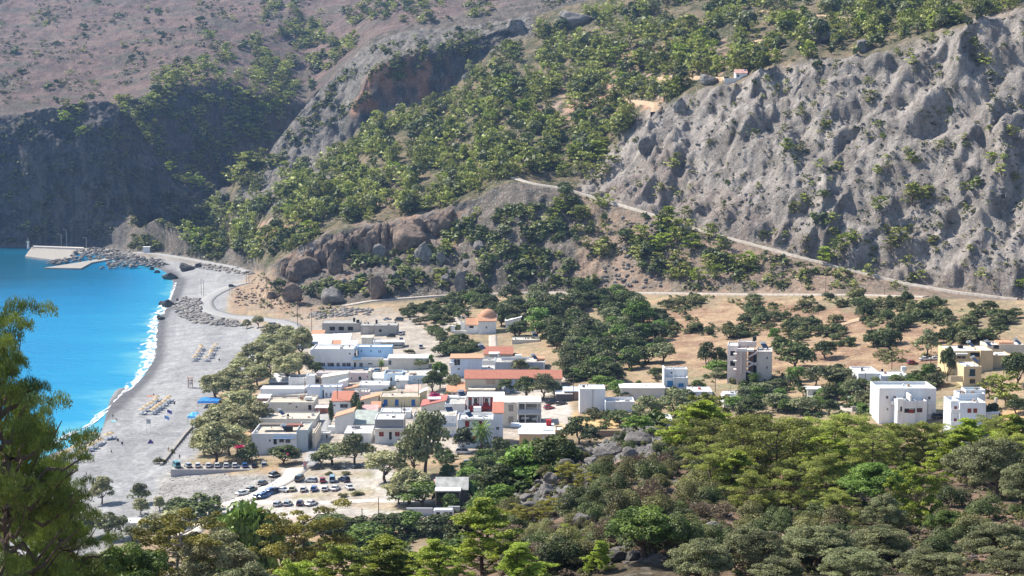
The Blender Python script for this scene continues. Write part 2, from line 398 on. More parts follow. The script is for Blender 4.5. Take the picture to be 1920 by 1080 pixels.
# cliffs: push faces in and out
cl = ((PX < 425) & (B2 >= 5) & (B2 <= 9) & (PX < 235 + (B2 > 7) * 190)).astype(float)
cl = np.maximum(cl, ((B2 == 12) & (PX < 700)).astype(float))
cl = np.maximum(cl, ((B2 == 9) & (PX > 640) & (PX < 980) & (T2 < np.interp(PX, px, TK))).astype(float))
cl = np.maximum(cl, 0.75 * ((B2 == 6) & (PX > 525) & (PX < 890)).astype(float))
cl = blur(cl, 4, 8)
cw = ridged(Xg / 34 + Zg / 90, Zg / 38, 0.7, 3) - .3
big = smooth(900, 1500, Yg) * .5 + .5
dyy += cl * (-9 * big * cw - 5.5 * fbm(Xg / 13, Zg / 12, Yg / 30, 3) - 1.2 * ridged(Xg / 3.5, Zg / 5, 0.1, 2))
dz += cl * 2.5 * ridged(Xg / 9, Yg / 9, Zg / 15, 3)
# boulder-like relief on the crags and under them
cr = ((B2 == 5) & (PX > 520) & (PX < 1130)).astype(float); cr = np.maximum(cr, ((B2 == 8) & (PX > 440) & (PX < 620)).astype(float) * .8); rcap = blur(((B2 == 9) & (PX > 480) & (PX < 1000)).astype(float) * (1 - cl), 2, 2); cr = np.maximum(cr, rcap)
cr = blur(cr, 4, 12)
dz += cr * tr * (3.2 * ridged(Xg / 9, Yg / 9, 5.5, 3) + 2.5 * fbm(Xg / 20, Yg / 20, 1.2, 2))
dyy += cr * tr * 2.5 * pn(Xg / 6, Zg / 5, 1.9)
# slope right of the crags under the track
lo = blur(((B2 == 5) & (PX >= 1100)).astype(float), 3, 12)
dz += lo * tr * (2.2 * fbm(Xg / 25, Yg / 25, 6.5, 3) + .7 * ridged(Xg / 8, Yg / 8, 2.5, 2))
# valley floor
vv = (B2 == 4).astype(float) * (1 - w.mean() * 0)
flat = smooth(20, 60, sdg)
dz += vv * flat * smooth(1.0, .93, T2) * (.55 * fbm(Xg / 30, Yg / 30, 4.5, 3) + .12 * pn(Xg / 5, Yg / 5, 1.5))
dz += (B2 == 4) * smooth(1, 8, sdg) * (1 - flat) * (.25 * pn(Xg / 14, Yg / 30, 2.1) + .06 * pn(Xg / 3, Yg / 3, 5.1))
# near hill
nh = blur(((B2 >= 1) & (B2 <= 3)).astype(float), 4, 0)
rockn = smooth(.25, .75, ridged(Xg / 16, Yg / 16, 0.9, 3))
ROCKY = [(930, 960), (960, 925), (1010, 880), (1060, 840), (1120, 820), (1180, 780), (1260, 780), (1330, 812), (1240, 850), (1150, 870), (1110, 930), (1050, 960), (1000, 1000), (960, 1010)]
ROCKY2 = [(1060, 950), (1150, 940), (1170, 1000), (1270, 1010), (1300, 1060), (1160, 1062), (1090, 1010)]
ridge = blur((inside(jx, jy, ROCKY) | inside(jx, jy, ROCKY2)).astype(float) * (B2 <= 3), 4, 4)
dz += nh * (1.2 * fbm(Xg / 22, Yg / 22, 3.3, 3) + .25 * pn(Xg / 4, Yg / 4, .4)) + ridge * nh * (1.9 * (ridged(Xg / 6, Yg / 6, 1.3, 4) - .3) + .35 * ridged(Xg / 1.6, Yg / 1.6, 1.3, 2))
Yg = Yg + dyy; Zg = Zg + dz
Xg = Xof(PX, Yg, Zg)
PXr, PY = proj(Xg, Yg, Zg)
# ---- lookup helpers
vis = np.minimum.accumulate(PY, axis=0)
def ray(px_, py_):
    """first terrain point seen at pixel (px, py): X, Y, Z (arrays allowed)"""
    px_ = np.atleast_1d(np.asarray(px_, float)); py_ = np.atleast_1d(np.asarray(py_, float))
    fj = np.interp(px_, colpx, np.arange(nj)); out = np.zeros((len(px_), 3))
    for k in range(len(px_)):
        j = min(int(fj[k]), nj - 2); a = fj[k] - j
        c = vis[:, j] if a < .5 else vis[:, j + 1]; jj = j if a < .5 else j + 1
        i = np.searchsorted(-c, -py_[k]); i = min(max(i, 1), nt_ - 1)
        d = PY[i - 1, jj] - PY[i, jj]; s = 0 if abs(d) < 1e-6 else np.clip((PY[i - 1, jj] - py_[k]) / d, 0, 1)
        y = Yg[i - 1, jj] * (1 - s) + Yg[i, jj] * s; z = Zg[i - 1, jj] * (1 - s) + Zg[i, jj] * s
        out[k] = Xof(px_[k], y, z), y, z
    return out
def ray1(px_, py_): return ray([px_], [py_])[0]
def zat(X, Y):
    z = 10.0
    for _ in range(4):
        d = Y * ca - (z - H) * sa; p = 960 + F * X / d
        fj = np.interp(p, colpx, np.arange(nj)); j = min(int(fj), nj - 2); a = fj - j
        z = (1 - a) * np.interp(Y, Yg[:, j], Zg[:, j]) + a * np.interp(Y, Yg[:, j + 1], Zg[:, j + 1])
    return float(z)
# ---- base colours of the ground
n1 = fbm(Xg / 40, Yg / 40, .1, 4); n2 = fbm(Xg / 9, Yg / 9, 7.1, 3); n3 = pn(Xg / 2.2, Yg / 2.2, 3.3)
C = np.zeros(Zg.shape + (3,)); rock = np.zeros_like(Zg)
def lay(m, col, col2=None, n=None, r=None):
    m = np.clip(m, 0, 1)[..., None]; c = np.array(col, float)
    if col2 is not None:
        k = smooth(-.35, .35, n)[..., None]; c = c * (1 - k) + np.array(col2, float) * k
    C[:] = C * (1 - m) + c * m
    if r is not None: rock[:] = rock * (1 - m[..., 0]) + r * m[..., 0]
def hard(poly, k=1): return blur((inside(PX + 1.5 * n3, PY + 1.2 * n2, poly) & (B2 == 4)).astype(float), k, k)
def soft(poly, b0=0, b1=99, k=2): return blur((inside(jx, jy, poly) & (B2 >= b0) & (B2 <= b1)).astype(float), k, k)
lay(np.ones_like(Zg), (.22, .19, .13), (.34, .245, .165), n1 + n2 * .5, .5)                 # soil
lay((B2 <= 3) * 1., (.13, .105, .07), (.31, .205, .14), n2 + n1 * .6, .4)                     # near hill
lay(ridge, (.20, .195, .19), (.40, .38, .37), n2 + n3 * .5, 1.)
lay(((B2 == 4)) * 1., (.27, .215, .14), (.42, .30, .185), n1 + n2 * .5, .25)                   # dry fields
lay(((B2 == 4)) * smooth(.05, .3, fbm(Xg / 14, Yg / 14, 9.9, 3)) * .6, (.24, .24, .13), r=.2)
BEACH = [(330, 480), (480, 498), (486, 530), (440, 545), (420, 590), (480, 612), (545, 620), (520, 680), (400, 740), (372, 860), (330, 884), (520, 896), (440, 940), (400, 975), (300, 960), (250, 1010), (60, 1090), (-1500, 1700), (-1500, 470), (200, 464), (260, 472)]
beach = soft(BEACH, 4, 4, 3)
lay(beach, (.26, .26, .265), (.33, .33, .33), fbm(Xg / 25, Yg / 60, 2.2, 3) + .3 * n3, .15)
lay(beach * smooth(.1, .7, np.sin(sdg / 4.2 + 2.5 * fbm(Xg / 60, Yg / 60, 4.1, 3))) * .45, (.23, .23, .232), r=.1)
lay(beach * smooth(.15, .5, fbm(Xg / 9, Yg / 16, 6.2, 3)) * .4, (.40, .395, .38))
lay(beach * smooth(7, 2, np.abs(sdg - 1)), (.12, .12, .125), r=.05)
lay(beach * smooth(3, 0, np.abs(sdg - 14 - 3 * n1)) * .35, (.25, .25, .25))
STONY = [(240, 1010), (320, 885), (520, 892), (560, 905), (480, 930), (410, 960), (300, 950)]
lay(soft(STONY, 4, 4), (.36, .345, .32), (.44, .42, .39), n2, .6)
PARK = [(390, 975), (450, 935), (545, 900), (520, 872), (690, 868), (740, 880), (740, 905), (860, 960), (840, 985), (700, 975), (560, 975), (440, 985)]
lay(soft(PARK, 4, 4), (.42, .385, .34), (.50, .46, .41), n2 + n1, .15)
STRIP = [(560, 884), (700, 884), (700, 896), (560, 892)]; STRIP2 = [(545, 926), (690, 916), (720, 928), (600, 934), (545, 936)]
for s in (STRIP, STRIP2, [(590, 938), (700, 934), (800, 952), (780, 962), (640, 950), (590, 944)]): lay(hard(s) * (.55 + .5 * smooth(-.3, .3, n2)), (.40, .29, .18), (.34, .31, .2), n2, .3)
lay(blur((inside(PX, PY, [(700, 968), (1000, 972), (1000, 990), (540, 978), (540, 970)]) & (B2 == 4)).astype(float), 1, 1) * .6, (.40, .27, .19))
VILL = [(560, 640), (600, 600), (700, 590), (840, 600), (840, 660), (1060, 700), (1060, 840), (980, 860), (580, 860), (470, 850), (480, 740), (560, 700)]
lay(soft(VILL, 4, 4), (.34, .30, .255), (.45, .395, .33), n2, .15)
lay(soft([(560, 620), (470, 560), (600, 575), (850, 590), (830, 610), (700, 598), (620, 600)], 4, 5) , (.40, .36, .31), (.44, .33, .23), n2, .5)
lay(soft([(1190, 590), (1420, 560), (1700, 600), (1900, 640), (1750, 690), (1480, 700), (1300, 690), (1220, 670)], 4, 4), (.34, .215, .14), (.46, .325, .20), n2 + n1, .5)
lay(soft([(1020, 780), (1180, 775), (1180, 805), (1060, 810)], 4, 4, 1), (.60, .42, .20))
lay(soft([(1000, 760), (1060, 755), (1080, 790), (1000, 795)], 4, 4, 1), (.48, .43, .38))
lay(soft([(1850, 790), (1925, 760), (1925, 790), (1850, 800)], 4, 4, 1), (.55, .36, .19))
low = ((B2 >= 5) & (B2 <= 6)).astype(float)
lay(blur(low * (PX > 1080), 2, 3), (.235, .19, .145), (.36, .26, .19), n2 + n1, .8)
lay(blur(low * (PX <= 1080), 2, 3), (.13, .12, .10), (.24, .20, .165), n2, 1.)
lay(soft([(440, 540), (500, 500), (560, 560), (640, 585), (430, 590)], 4, 6), (.38, .30, .225), (.46, .32, .21), n2, .9)
mid = blur(((B2 >= 7) & (B2 <= 9)).astype(float) * (1 - gs), 2, 2)
lay(mid, (.085, .088, .042), (.23, .18, .11), n2 + .7 * n1, .8)
for s in ([(1140, 95), (1400, 80), (1480, 95), (1300, 150), (1200, 215), (1080, 200), (1130, 180)], [(1000, 160), (1160, 170), (1100, 260), (1020, 235)], [(640, 375), (740, 370), (720, 400), (640, 395)], [(480, 415), (600, 395), (580, 440), (480, 450)]):
    lay(soft(s, 7, 9) * smooth(-.2, .25, n2), (.42, .32, .25), (.46, .27, .19), n1, .6)
lay(gs, (.25, .222, .198), (.43, .385, .345), n2 + .5 * n1, 1.)
lay(gs * soft([(1150, 330), (1260, 300), (1500, 450), (1920, 540), (1920, 570), (1500, 480), (1250, 400), (1100, 360)], 6, 9), (.26, .215, .185), (.33, .285, .25), n2, .9)
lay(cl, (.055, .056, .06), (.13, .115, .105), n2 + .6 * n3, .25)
RED = [(660, 150), (720, 120), (830, 90), (850, 150), (800, 185), (740, 190), (690, 215), (670, 240), (650, 235)]
lay(blur((inside(PX, PY, RED) & (B2 >= 7) & (B2 <= 9)).astype(float), 3, 4) * smooth(-.25, .3, pn(Xg / 14, Zg / 22, 1.4)), (.42, .22, .14), r=1.)
CRG = soft([(530, 500), (600, 440), (830, 390), (880, 400), (860, 470), (700, 500), (640, 560), (600, 500)], 5, 7)
lay(CRG * smooth(-.4, .2, n1), (.36, .24, .17), (.31, .27, .235), n2, 1.)
lay(cr * (B2 == 8), (.17, .16, .15), (.27, .245, .225), n2, 1.)
lay(rcap, (.13, .125, .115), (.26, .235, .21), n2 + n3 * .4, 1.)
lay(blur((B2 >= 10).astype(float) * (PX > 440), 2, 2), (.10, .09, .07), (.19, .155, .125), n2, .8)
plm = blur((B2 >= 13).astype(float), 2, 2)
lay(plm, (.13, .092, .08), (.20, .138, .115), n2 + n1, .75)
lay(plm * smooth(.0, .3, fbm(Xg / 60, Yg / 30, 3.7, 3)) * .7, (.10, .10, .075))
# ---- split the sheet into named pieces of ground
fi, fjx = np.meshgrid(np.arange(nt_ - 1), np.arange(nj - 1), indexing='ij')
fb = B2[:-1, :-1]; fpx = PX[:-1, :-1]; fsd = sdg[:-1, :-1]
ids = np.full(fb.shape, 0)
ids[fb <= 3] = 1
ids[fb == 4] = 2
ids[(fb == 4) & (beach[:-1, :-1] > .5)] = 3
ids[(fb == 4) & (soft(PARK, 4, 4)[:-1, :-1] > .5)] = 4
ids[(fb == 4) & (fsd < -2.5)] = 5
ids[(fb >= 5) & (fb <= 9)] = 6
ids[(fb >= 5) & (fb <= 9) & (gs[:-1, :-1] > .5)] = 7
ids[(fb >= 5) & (fb <= 9) & (fpx < 420) & ((fb > 7) | (fpx < 215))] = 8
ids[fb >= 10] = 9
def terrain_mat():
    m, n, l, o = nt('ground_surface')
    b = N(n, 'BsdfPrincipled', i={'Roughness': .95, 'Specular IOR Level': .12})
    at = N(n, 'Attribute', attribute_name='Col'); rk = N(n, 'Attribute', attribute_name='rock'); ge = N(n, 'NewGeometry')
    na = N(n, 'TexNoise', i={'Scale': .55, 'Detail': 8, 'Roughness': .72}); l.new(ge.outputs['Position'], na.inputs['Vector'])
    nb = N(n, 'TexNoise', i={'Scale': .11, 'Detail': 5, 'Roughness': .6}); l.new(ge.outputs['Position'], nb.inputs['Vector'])
    r1 = N(n, 'MapRange', i={'From Min': .32, 'From Max': .68, 'To Min': .66, 'To Max': 1.3}); l.new(na.outputs[0], r1.inputs[0])
    r2 = N(n, 'MapRange', i={'From Min': .35, 'From Max': .65, 'To Min': .85, 'To Max': 1.12}); l.new(nb.outputs[0], r2.inputs[0])
    mu = N(n, 'Math', operation='MULTIPLY'); l.new(r1.outputs[0], mu.inputs[0]); l.new(r2.outputs[0], mu.inputs[1])
    sc = N(n, 'VectorMath', operation='SCALE'); l.new(at.outputs['Color'], sc.inputs[0]); l.new(mu.outputs[0], sc.inputs['Scale'])
    # loose pale stones
    vo = N(n, 'TexVoronoi', i={'Scale': .75, 'Randomness': 1.0}); l.new(ge.outputs['Position'], vo.inputs['Vector'])
    vs = N(n, 'SeparateColor'); l.new(vo.outputs['Color'], vs.inputs[0])
    g1_ = N(n, 'Math', operation='GREATER_THAN', i={1: .72}); l.new(vs.outputs[0], g1_.inputs[0])
    g2_ = N(n, 'Math', operation='LESS_THAN', i={1: .42}); l.new(vo.outputs['Distance'], g2_.inputs[0])
    g3_ = N(n, 'Math', operation='MULTIPLY'); l.new(g1_.outputs[0], g3_.inputs[0]); l.new(g2_.outputs[0], g3_.inputs[1])
    g4_ = N(n, 'Math', operation='MULTIPLY'); l.new(g3_.outputs[0], g4_.inputs[0]); l.new(rk.outputs['Fac'], g4_.inputs[1])
    g5_ = N(n, 'Math', operation='MULTIPLY', i={1: .55}); l.new(g4_.outputs[0], g5_.inputs[0])
    mx = N(n, 'Mix', data_type='RGBA'); mx.inputs[7].default_value = (.47, .45, .43, 1)
    l.new(g5_.outputs[0], mx.inputs[0]); l.new(sc.outputs[0], mx.inputs[6]); l.new(mx.outputs[2], b.inputs['Base Color'])
    # relief
    nc = N(n, 'TexNoise', i={'Scale': .27, 'Detail': 10, 'Roughness': .72, 'Distortion': .6}); l.new(ge.outputs['Position'], nc.inputs['Vector'])
    st = N(n, 'Math', operation='MULTIPLY_ADD', i={1: 3.4, 2: .12}); l.new(rk.outputs['Fac'], st.inputs[0])
    hm = N(n, 'Math', operation='MULTIPLY'); l.new(nc.outputs[0], hm.inputs[0]); l.new(st.outputs[0], hm.inputs[1])
    ha = N(n, 'Math', operation='MULTIPLY_ADD', i={1: .35}); l.new(g4_.outputs[0], ha.inputs[0]); l.new(hm.outputs[0], ha.inputs[2])
    bu = N(n, 'Bump', i={'Strength': 1.0, 'Distance': 1.0}); l.new(ha.outputs[0], bu.inputs['Height']); l.new(bu.outputs[0], b.inputs['Normal'])
    l.new(b.outputs[0], o.inputs[0]); return m
M_GROUND = terrain_mat()
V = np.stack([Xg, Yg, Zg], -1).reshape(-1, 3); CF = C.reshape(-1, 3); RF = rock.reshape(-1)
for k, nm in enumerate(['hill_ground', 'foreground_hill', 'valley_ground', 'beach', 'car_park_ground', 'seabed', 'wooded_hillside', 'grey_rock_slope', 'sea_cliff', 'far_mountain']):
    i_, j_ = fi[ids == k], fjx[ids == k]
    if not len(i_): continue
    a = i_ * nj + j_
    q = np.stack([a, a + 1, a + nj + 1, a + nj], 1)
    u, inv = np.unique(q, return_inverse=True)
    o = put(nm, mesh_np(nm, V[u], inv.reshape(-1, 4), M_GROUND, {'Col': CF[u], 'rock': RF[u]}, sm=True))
    o['kind'] = 'structure'

# ------------------------------------------------------------------ sea
def sea_mat():
    m, n, l, o = nt('sea_water')
    at = N(n, 'Attribute', attribute_name='depth'); ge = N(n, 'NewGeometry')
    b = N(n, 'BsdfPrincipled', i={'Roughness': .2, 'IOR': 1.33, 'Specular IOR Level': .28})
    nm = N(n, 'Mapping'); nm.inputs['Scale'].default_value = (.35, 1, 1); l.new(ge.outputs['Position'], nm.inputs[0]); nz = N(n, 'TexNoise', i={'Scale': .03, 'Detail': 8, 'Roughness': .68}); l.new(nm.outputs[0], nz.inputs['Vector'])
    ad = N(n, 'Math', operation='MULTIPLY_ADD', i={1: .40}); s_ = N(n, 'Math', operation='SUBTRACT', i={1: .5}); l.new(nz.outputs[0], s_.inputs[0])
    l.new(s_.outputs[0], ad.inputs[0]); l.new(at.outputs['Fac'], ad.inputs[2])
    r = N(n, 'ValToRGB'); e = r.color_ramp.elements
    e[0].position = 0; e[0].color = (.09, .40, .52, 1); e[1].position = 1; e[1].color = (.000, .08, .14, 1)
    for p, c in ((.06, (.012, .29, .50)), (.22, (.003, .245, .47)), (.5, (.001, .19, .40)), (.78, (.0, .135, .27))):
        x = e.new(p); x.color = (*c, 1)
    l.new(ad.outputs[0], r.inputs[0]); l.new(r.outputs[0], b.inputs['Base Color'])
    mp = N(n, 'Mapping'); mp.inputs['Rotation'].default_value = (0, 0, .5); mp.inputs['Scale'].default_value = (.35, 1, 1); l.new(ge.outputs['Position'], mp.inputs[0])
    w1 = N(n, 'TexNoise', i={'Scale': .45, 'Detail': 5, 'Roughness': .6}); l.new(mp.outputs[0], w1.inputs['Vector'])
    bu = N(n, 'Bump', i={'Strength': .9, 'Distance': .8}); l.new(w1.outputs[0], bu.inputs['Height']); l.new(bu.outputs[0], b.inputs['Normal'])
    l.new(b.outputs[0], o.inputs[0]); return m
sx = np.concatenate([np.linspace(-1600, -620, 30)[:-1], np.arange(-620, -95, 5.0)]); sy = np.arange(300, 1480, 5.0)
SX, SY = np.meshgrid(sx, sy); sd = -shore_d(SX, SY)
gi, gj = np.meshgrid(np.arange(len(sy) - 1), np.arange(len(sx) - 1), indexing='ij')
a = (gi * len(sx) + gj).ravel(); q = np.stack([a, a + 1, a + len(sx) + 1, a + len(sx)], 1)
keep = (np.maximum.reduce([sd.ravel()[q[:, k]] for k in range(4)]) > -8); q = q[keep]
u, inv = np.unique(q, return_inverse=True)
# deep off the far cliffs and out to the left, shallow along the beach
dep = 1 - np.exp(-np.maximum(sd, 0) / 110.0)
dep = dep * .62 + .60 * smooth(880, 1250, SY) * smooth(0, 45, sd) + .10 * smooth(-250, -420, SX)
dep = np.maximum(dep, smooth(1290, 1350, SY) * .95)
PSEA = np.stack([SX, SY, SX * 0 + .0], -1).reshape(-1, 3)
sea = put('sea', mesh_np('sea', PSEA[u], inv.reshape(-1, 4), sea_mat(), {'depth': np.clip(dep, 0, 1).ravel()[u]}, sm=True)); sea['kind'] = 'structure'
# surf: a strip of broken foam along the waterline
pts = np.array(SEA[6:21]); seg = np.hypot(*np.diff(pts, axis=0).T); cum = np.concatenate([[0], np.cumsum(seg)])
ss = np.arange(0, cum[-1], 1.6)
cx = np.interp(ss, cum, pts[:, 0]); cy = np.interp(ss, cum, pts[:, 1])
k_ = 15; ker = np.ones(k_) / k_
cxs = np.convolve(np.pad(cx, k_ // 2, 'edge'), ker, 'valid'); cys = np.convolve(np.pad(cy, k_ // 2, 'edge'), ker, 'valid')
tx = np.gradient(cxs); ty = np.gradient(cys); ln = np.hypot(tx, ty); nx_, ny_ = ty / ln, -tx / ln     # toward the sea?
if shore_d(np.array([cxs[50] + nx_[50] * 6]), np.array([cys[50] + ny_[50] * 6]))[0] > 0: nx_, ny_ = -nx_, -ny_
off = np.arange(-2.6, 11.1, .7)
wid = (.40 + .42 * smooth(90, 170, ss) * smooth(420, 330, ss)) * (1 + .5 * pn(ss / 26, ss * 0 + .5) + .3 * pn(ss / 6, ss * 0 + 2.5))
SS, OO = np.meshgrid(ss, off, indexing='ij')
FX = cxs[:, None] + nx_[:, None] * OO * wid[:, None]; FY = cys[:, None] + ny_[:, None] * OO * wid[:, None]
FZ = .06 + .38 * np.exp(-((OO - 3.2) / 1.8) ** 2) + .10 * np.abs(pn(FX / 1.5, FY / 1.5)) + np.maximum(0, -OO) * .11
foamv = smooth(-2.6, -.6, OO) * (1 - smooth(2.5, 10.5, OO) * .95) * (.56 + .55 * pn(SS / 9, OO / 3))
gi, gj = np.meshgrid(np.arange(len(ss) - 1), np.arange(len(off) - 1), indexing='ij'); a = (gi * len(off) + gj).ravel()
q = np.stack([a, a + 1, a + len(off) + 1, a + len(off)], 1)
def foam_mat():
    m, n, l, o = nt('foam'); at = N(n, 'Attribute', attribute_name='foam'); ge = N(n, 'NewGeometry')
    d = N(n, 'BsdfDiffuse'); d.inputs[0].default_value = (.86, .88, .88, 1); tr_ = N(n, 'BsdfTransparent'); mx = N(n, 'MixShader')
    t = N(n, 'TexNoise', i={'Scale': .45, 'Detail': 9, 'Roughness': .78}); l.new(ge.outputs['Position'], t.inputs['Vector'])
    a_ = N(n, 'Math', operation='ADD'); l.new(t.outputs[0], a_.inputs[0]); l.new(at.outputs['Fac'], a_.inputs[1])
    r = N(n, 'MapRange', i={'From Min': .80, 'From Max': 1.22, 'To Max': .93}); l.new(a_.outputs[0], r.inputs[0])
    l.new(r.outputs[0], mx.inputs[0]); l.new(tr_.outputs[0], mx.inputs[1]); l.new(d.outputs[0], mx.inputs[2]); l.new(mx.outputs[0], o.inputs[0]); return m
fo = put('surf_foam', mesh_np('surf_foam', np.stack([FX, FY, FZ], -1).reshape(-1, 3), q, foam_mat(), {'foam': foamv.ravel()}, sm=True))
tag(fo, 'white surf foam breaking along the curved grey beach', 'surf', kind='stuff')
# ------------------------------------------------------------------ air
hz = MB(); hz.box(-3600, 3600, -40, 3200, -12, 640)
def haze_mat():
    m, n, l, o = nt('air'); v_ = N(n, 'VolumePrincipled', i={'Color': (.36, .58, 1.0, 1), 'Density': HAZE, 'Anisotropy': .35})
    l.new(v_.outputs[0], o.inputs['Volume']); return m
HAZE = 0.00006
ho = hz.put('haze', haze_mat()); ho['kind'] = 'stuff'; ho['label'] = 'thin blue air over the bay and hills'
# ------------------------------------------------------------------ plants
def unit(a): return a / np.maximum(np.linalg.norm(a, axis=-1, keepdims=True), 1e-9)
def leaf_cloud(r, Cn, Rd, n, size, elong=1.0, up=.4, jit=.7, shell=.55, needle=False):
    """n leaf-sized triangles spread through clumps; returns V, F, tone"""
    wgt = (Rd.mean(1)) ** 2; wgt = wgt / wgt.sum(); k = r.choice(len(Cn), n, p=wgt)
    d = unit(r.normal(size=(n, 3))); d[:, 2] = np.where((d[:, 2] < -.3), -d[:, 2] * .6, d[:, 2]); d = unit(d)
    rad = (shell + (1 - shell) * r.random(n)) ** .7
    p = Cn[k] + d * Rd[k] * rad[:, None]
    nrm = unit(d * .9 + np.array([0, 0, up]) + r.normal(size=(n, 3)) * jit * .6)
    if needle:
        a = unit(d + np.array([0, 0, .5]) + r.normal(size=(n, 3)) * .55)
        b = unit(np.cross(a, r.normal(size=(n, 3))))
        L = size * elong * (.7 + .6 * r.random(n))[:, None]; w = size * (.7 + .6 * r.random(n))[:, None]
        v0 = p - b * w * .5; v1 = p + b * w * .5; v2 = p + a * L
    else:
        t = unit(np.cross(nrm, r.normal(size=(n, 3)))); b = np.cross(nrm, t)
        s = size * (.6 + .8 * r.random(n))[:, None]
        v0 = p - t * s * .6 - b * s * .35 * elong; v1 = p + t * s * .6 - b * s * .35 * elong; v2 = p + b * s * .8 * elong
    V = np.stack([v0, v1, v2], 1).reshape(-1, 3); ct = r.random(len(Cn))
    tone = np.clip(.5 * ct[k] + .5 * r.random(n) + .0 * rad, 0, 1)
    return V, np.arange(3 * n).reshape(-1, 3), np.repeat(tone, 3)
def tubes(lines):
    """tapered branches from polylines [(pts, r0, r1)] as quads"""
    V = []; Q = []; b = 0
    for P, r0, r1, n in lines:
        P = np.array(P, float); m = len(P); t = np.gradient(P, axis=0); t = unit(t)
        ref = np.array([.3, .9, .1]); a = unit(np.cross(t, ref)); c = np.cross(t, a)
        rr = np.linspace(r0, r1, m)
        for i in range(m):
            an = np.arange(n) * 2 * np.pi / n
            V.append(P[i] + rr[i] * (np.cos(an)[:, None] * a[i] + np.sin(an)[:, None] * c[i]))
        for i in range(m - 1):
            for j in range(n):
                k = (j + 1) % n; Q.append((b + i * n + j, b + i * n + k, b + (i + 1) * n + k, b + (i + 1) * n + j))
        b += m * n
    return np.concatenate(V), np.array(Q)
def limb(r, p0, p1, k=5, wob=.06, sag=0.):
    p0 = np.array(p0, float); p1 = np.array(p1, float); L = np.linalg.norm(p1 - p0); out = []
    for i in range(k):
        t = i / (k - 1); q = p0 + (p1 - p0) * t; q = q + r.normal(size=3) * wob * L * math.sin(math.pi * t) + np.array([0, 0, sag * L * math.sin(math.pi * t)]); out.append(q)
    return out
def pine(seed, n, size, limbs=16, elong=3.0, bare=.3, form='round', clump=.085, card=False):
    r = np.random.default_rng(seed); lean = r.normal(size=2) * .06
    top = np.array([lean[0], lean[1], .93]); tr_ = limb(r, (0, 0, -.04), top, 8, .035)
    lines = [(tr_, .022, .006, 7)]; Cn = []; Rd = []
    for i in range(limbs):
        t = bare + (1 - bare) * (i + .5) / limbs; z = t * .93
        s = t * 7; p0 = np.array(tr_[int(s)]) * (1 - s % 1) + np.array(tr_[min(int(s) + 1, 7)]) * (s % 1)
        q = (t - bare) / (1 - bare)
        env = {'round': math.sin(math.pi * (.18 + .78 * q)) ** .7, 'flat': .55 + .45 * math.sin(math.pi * (.1 + .7 * q)), 'cone': (1 - q) * .95 + .12}[form] * .44
        an = i * 2.4 + r.normal() * .4; ln = env * (.7 + .45 * r.random())
        p1 = p0 + np.array([math.cos(an) * ln, math.sin(an) * ln, .05 + .10 * r.random()])
        P = limb(r, p0, p1, 5, .07, -.04); lines.append((P, .009, .002, 5))
        for f in (.5, .75, 1.0):
            c = p0 + (p1 - p0) * f + r.normal(size=3) * .022 + np.array([0, 0, .02])
            Cn.append(c); q_ = clump * (.65 + .6 * r.random()); Rd.append((q_ * 1.25, q_ * 1.25, q_ * .62))
            if r.random() < .7:
                o_ = r.normal(size=3) * .065; o_[2] *= .4; Cn.append(c + o_); q_ = clump * (.5 + .5 * r.random()); Rd.append((q_ * 1.2, q_ * 1.2, q_ * .6))
    Cn.append(top + (0, 0, .015)); Rd.append((clump, clump, clump * .7))
    Cn = np.array(Cn); Rd = np.array(Rd)
    if card: Rd[:, 2] *= 1.35
    V, Fc, tn = leaf_cloud(r, Cn, Rd, n, size, elong, needle=not card, shell=.45 if card else .3, jit=1.25)
    return V, Fc, tn, tubes(lines)
def broad(seed, n, size, clumps=34, z0=.16, elong=1.0, cl=.17, trunk=.22, needle=False, spread=1.0, jit=.7):
    r = np.random.default_rng(seed); Cn = []; Rd = []
    d = unit(r.normal(size=(clumps, 3))); d[:, 2] = np.abs(d[:, 2]) * 1.2 - .25
    zc = z0 + (1 - z0) * .42
    for i in range(clumps):
        f = .55 + .4 * r.random()
        c = np.array([d[i, 0] * .40 * f, d[i, 1] * .40 * f, zc + d[i, 2] * (1 - zc) * .80 * f]) * np.array([spread, spread, 1]); q = cl * (.6 + .7 * r.random())
        c[2] = max(c[2], z0 + q * .4); Cn.append(c); Rd.append((q, q, q * .82))
    Cn = np.array(Cn); Rd = np.array(Rd)
    V, Fc, tn = leaf_cloud(r, Cn, Rd, n, size, elong, needle=needle, jit=jit)
    lines = []; base = np.array([0, 0, -.05])
    fork = np.array([r.normal() * .03, r.normal() * .03, trunk]); lines.append((limb(r, base, fork, 4, .06), .035, .026, 6))
    for i in range(6):
        c = Cn[r.integers(clumps)]; lines.append((limb(r, fork, c, 5, .08), .018, .004, 5))
    return V, Fc, tn, tubes(lines)
def shrubm(seed, n, size, clumps=14, cl=.2, needle=False):
    r = np.random.default_rng(seed); a = r.random(clumps) * 6.28; q = np.sqrt(r.random(clumps)) * .36
    Cn = np.stack([np.cos(a) * q, np.sin(a) * q, .25 + .5 * (1 - q * q * 6) * r.random(clumps)], 1); Rd = np.stack([cl * (.7 + .6 * r.random(clumps))] * 3, 1) * (1, 1, 1.5)
    Cn[:, 2] = np.clip(Cn[:, 2], .12, .8)
    V, Fc, tn = leaf_cloud(r, Cn, Rd, n, size, 1.0, needle=needle)
    lines = [(limb(r, (0, 0, -.1), Cn[i], 4, .08), .02, .006, 4) for i in range(4)]
    return V, Fc, tn, tubes(lines)
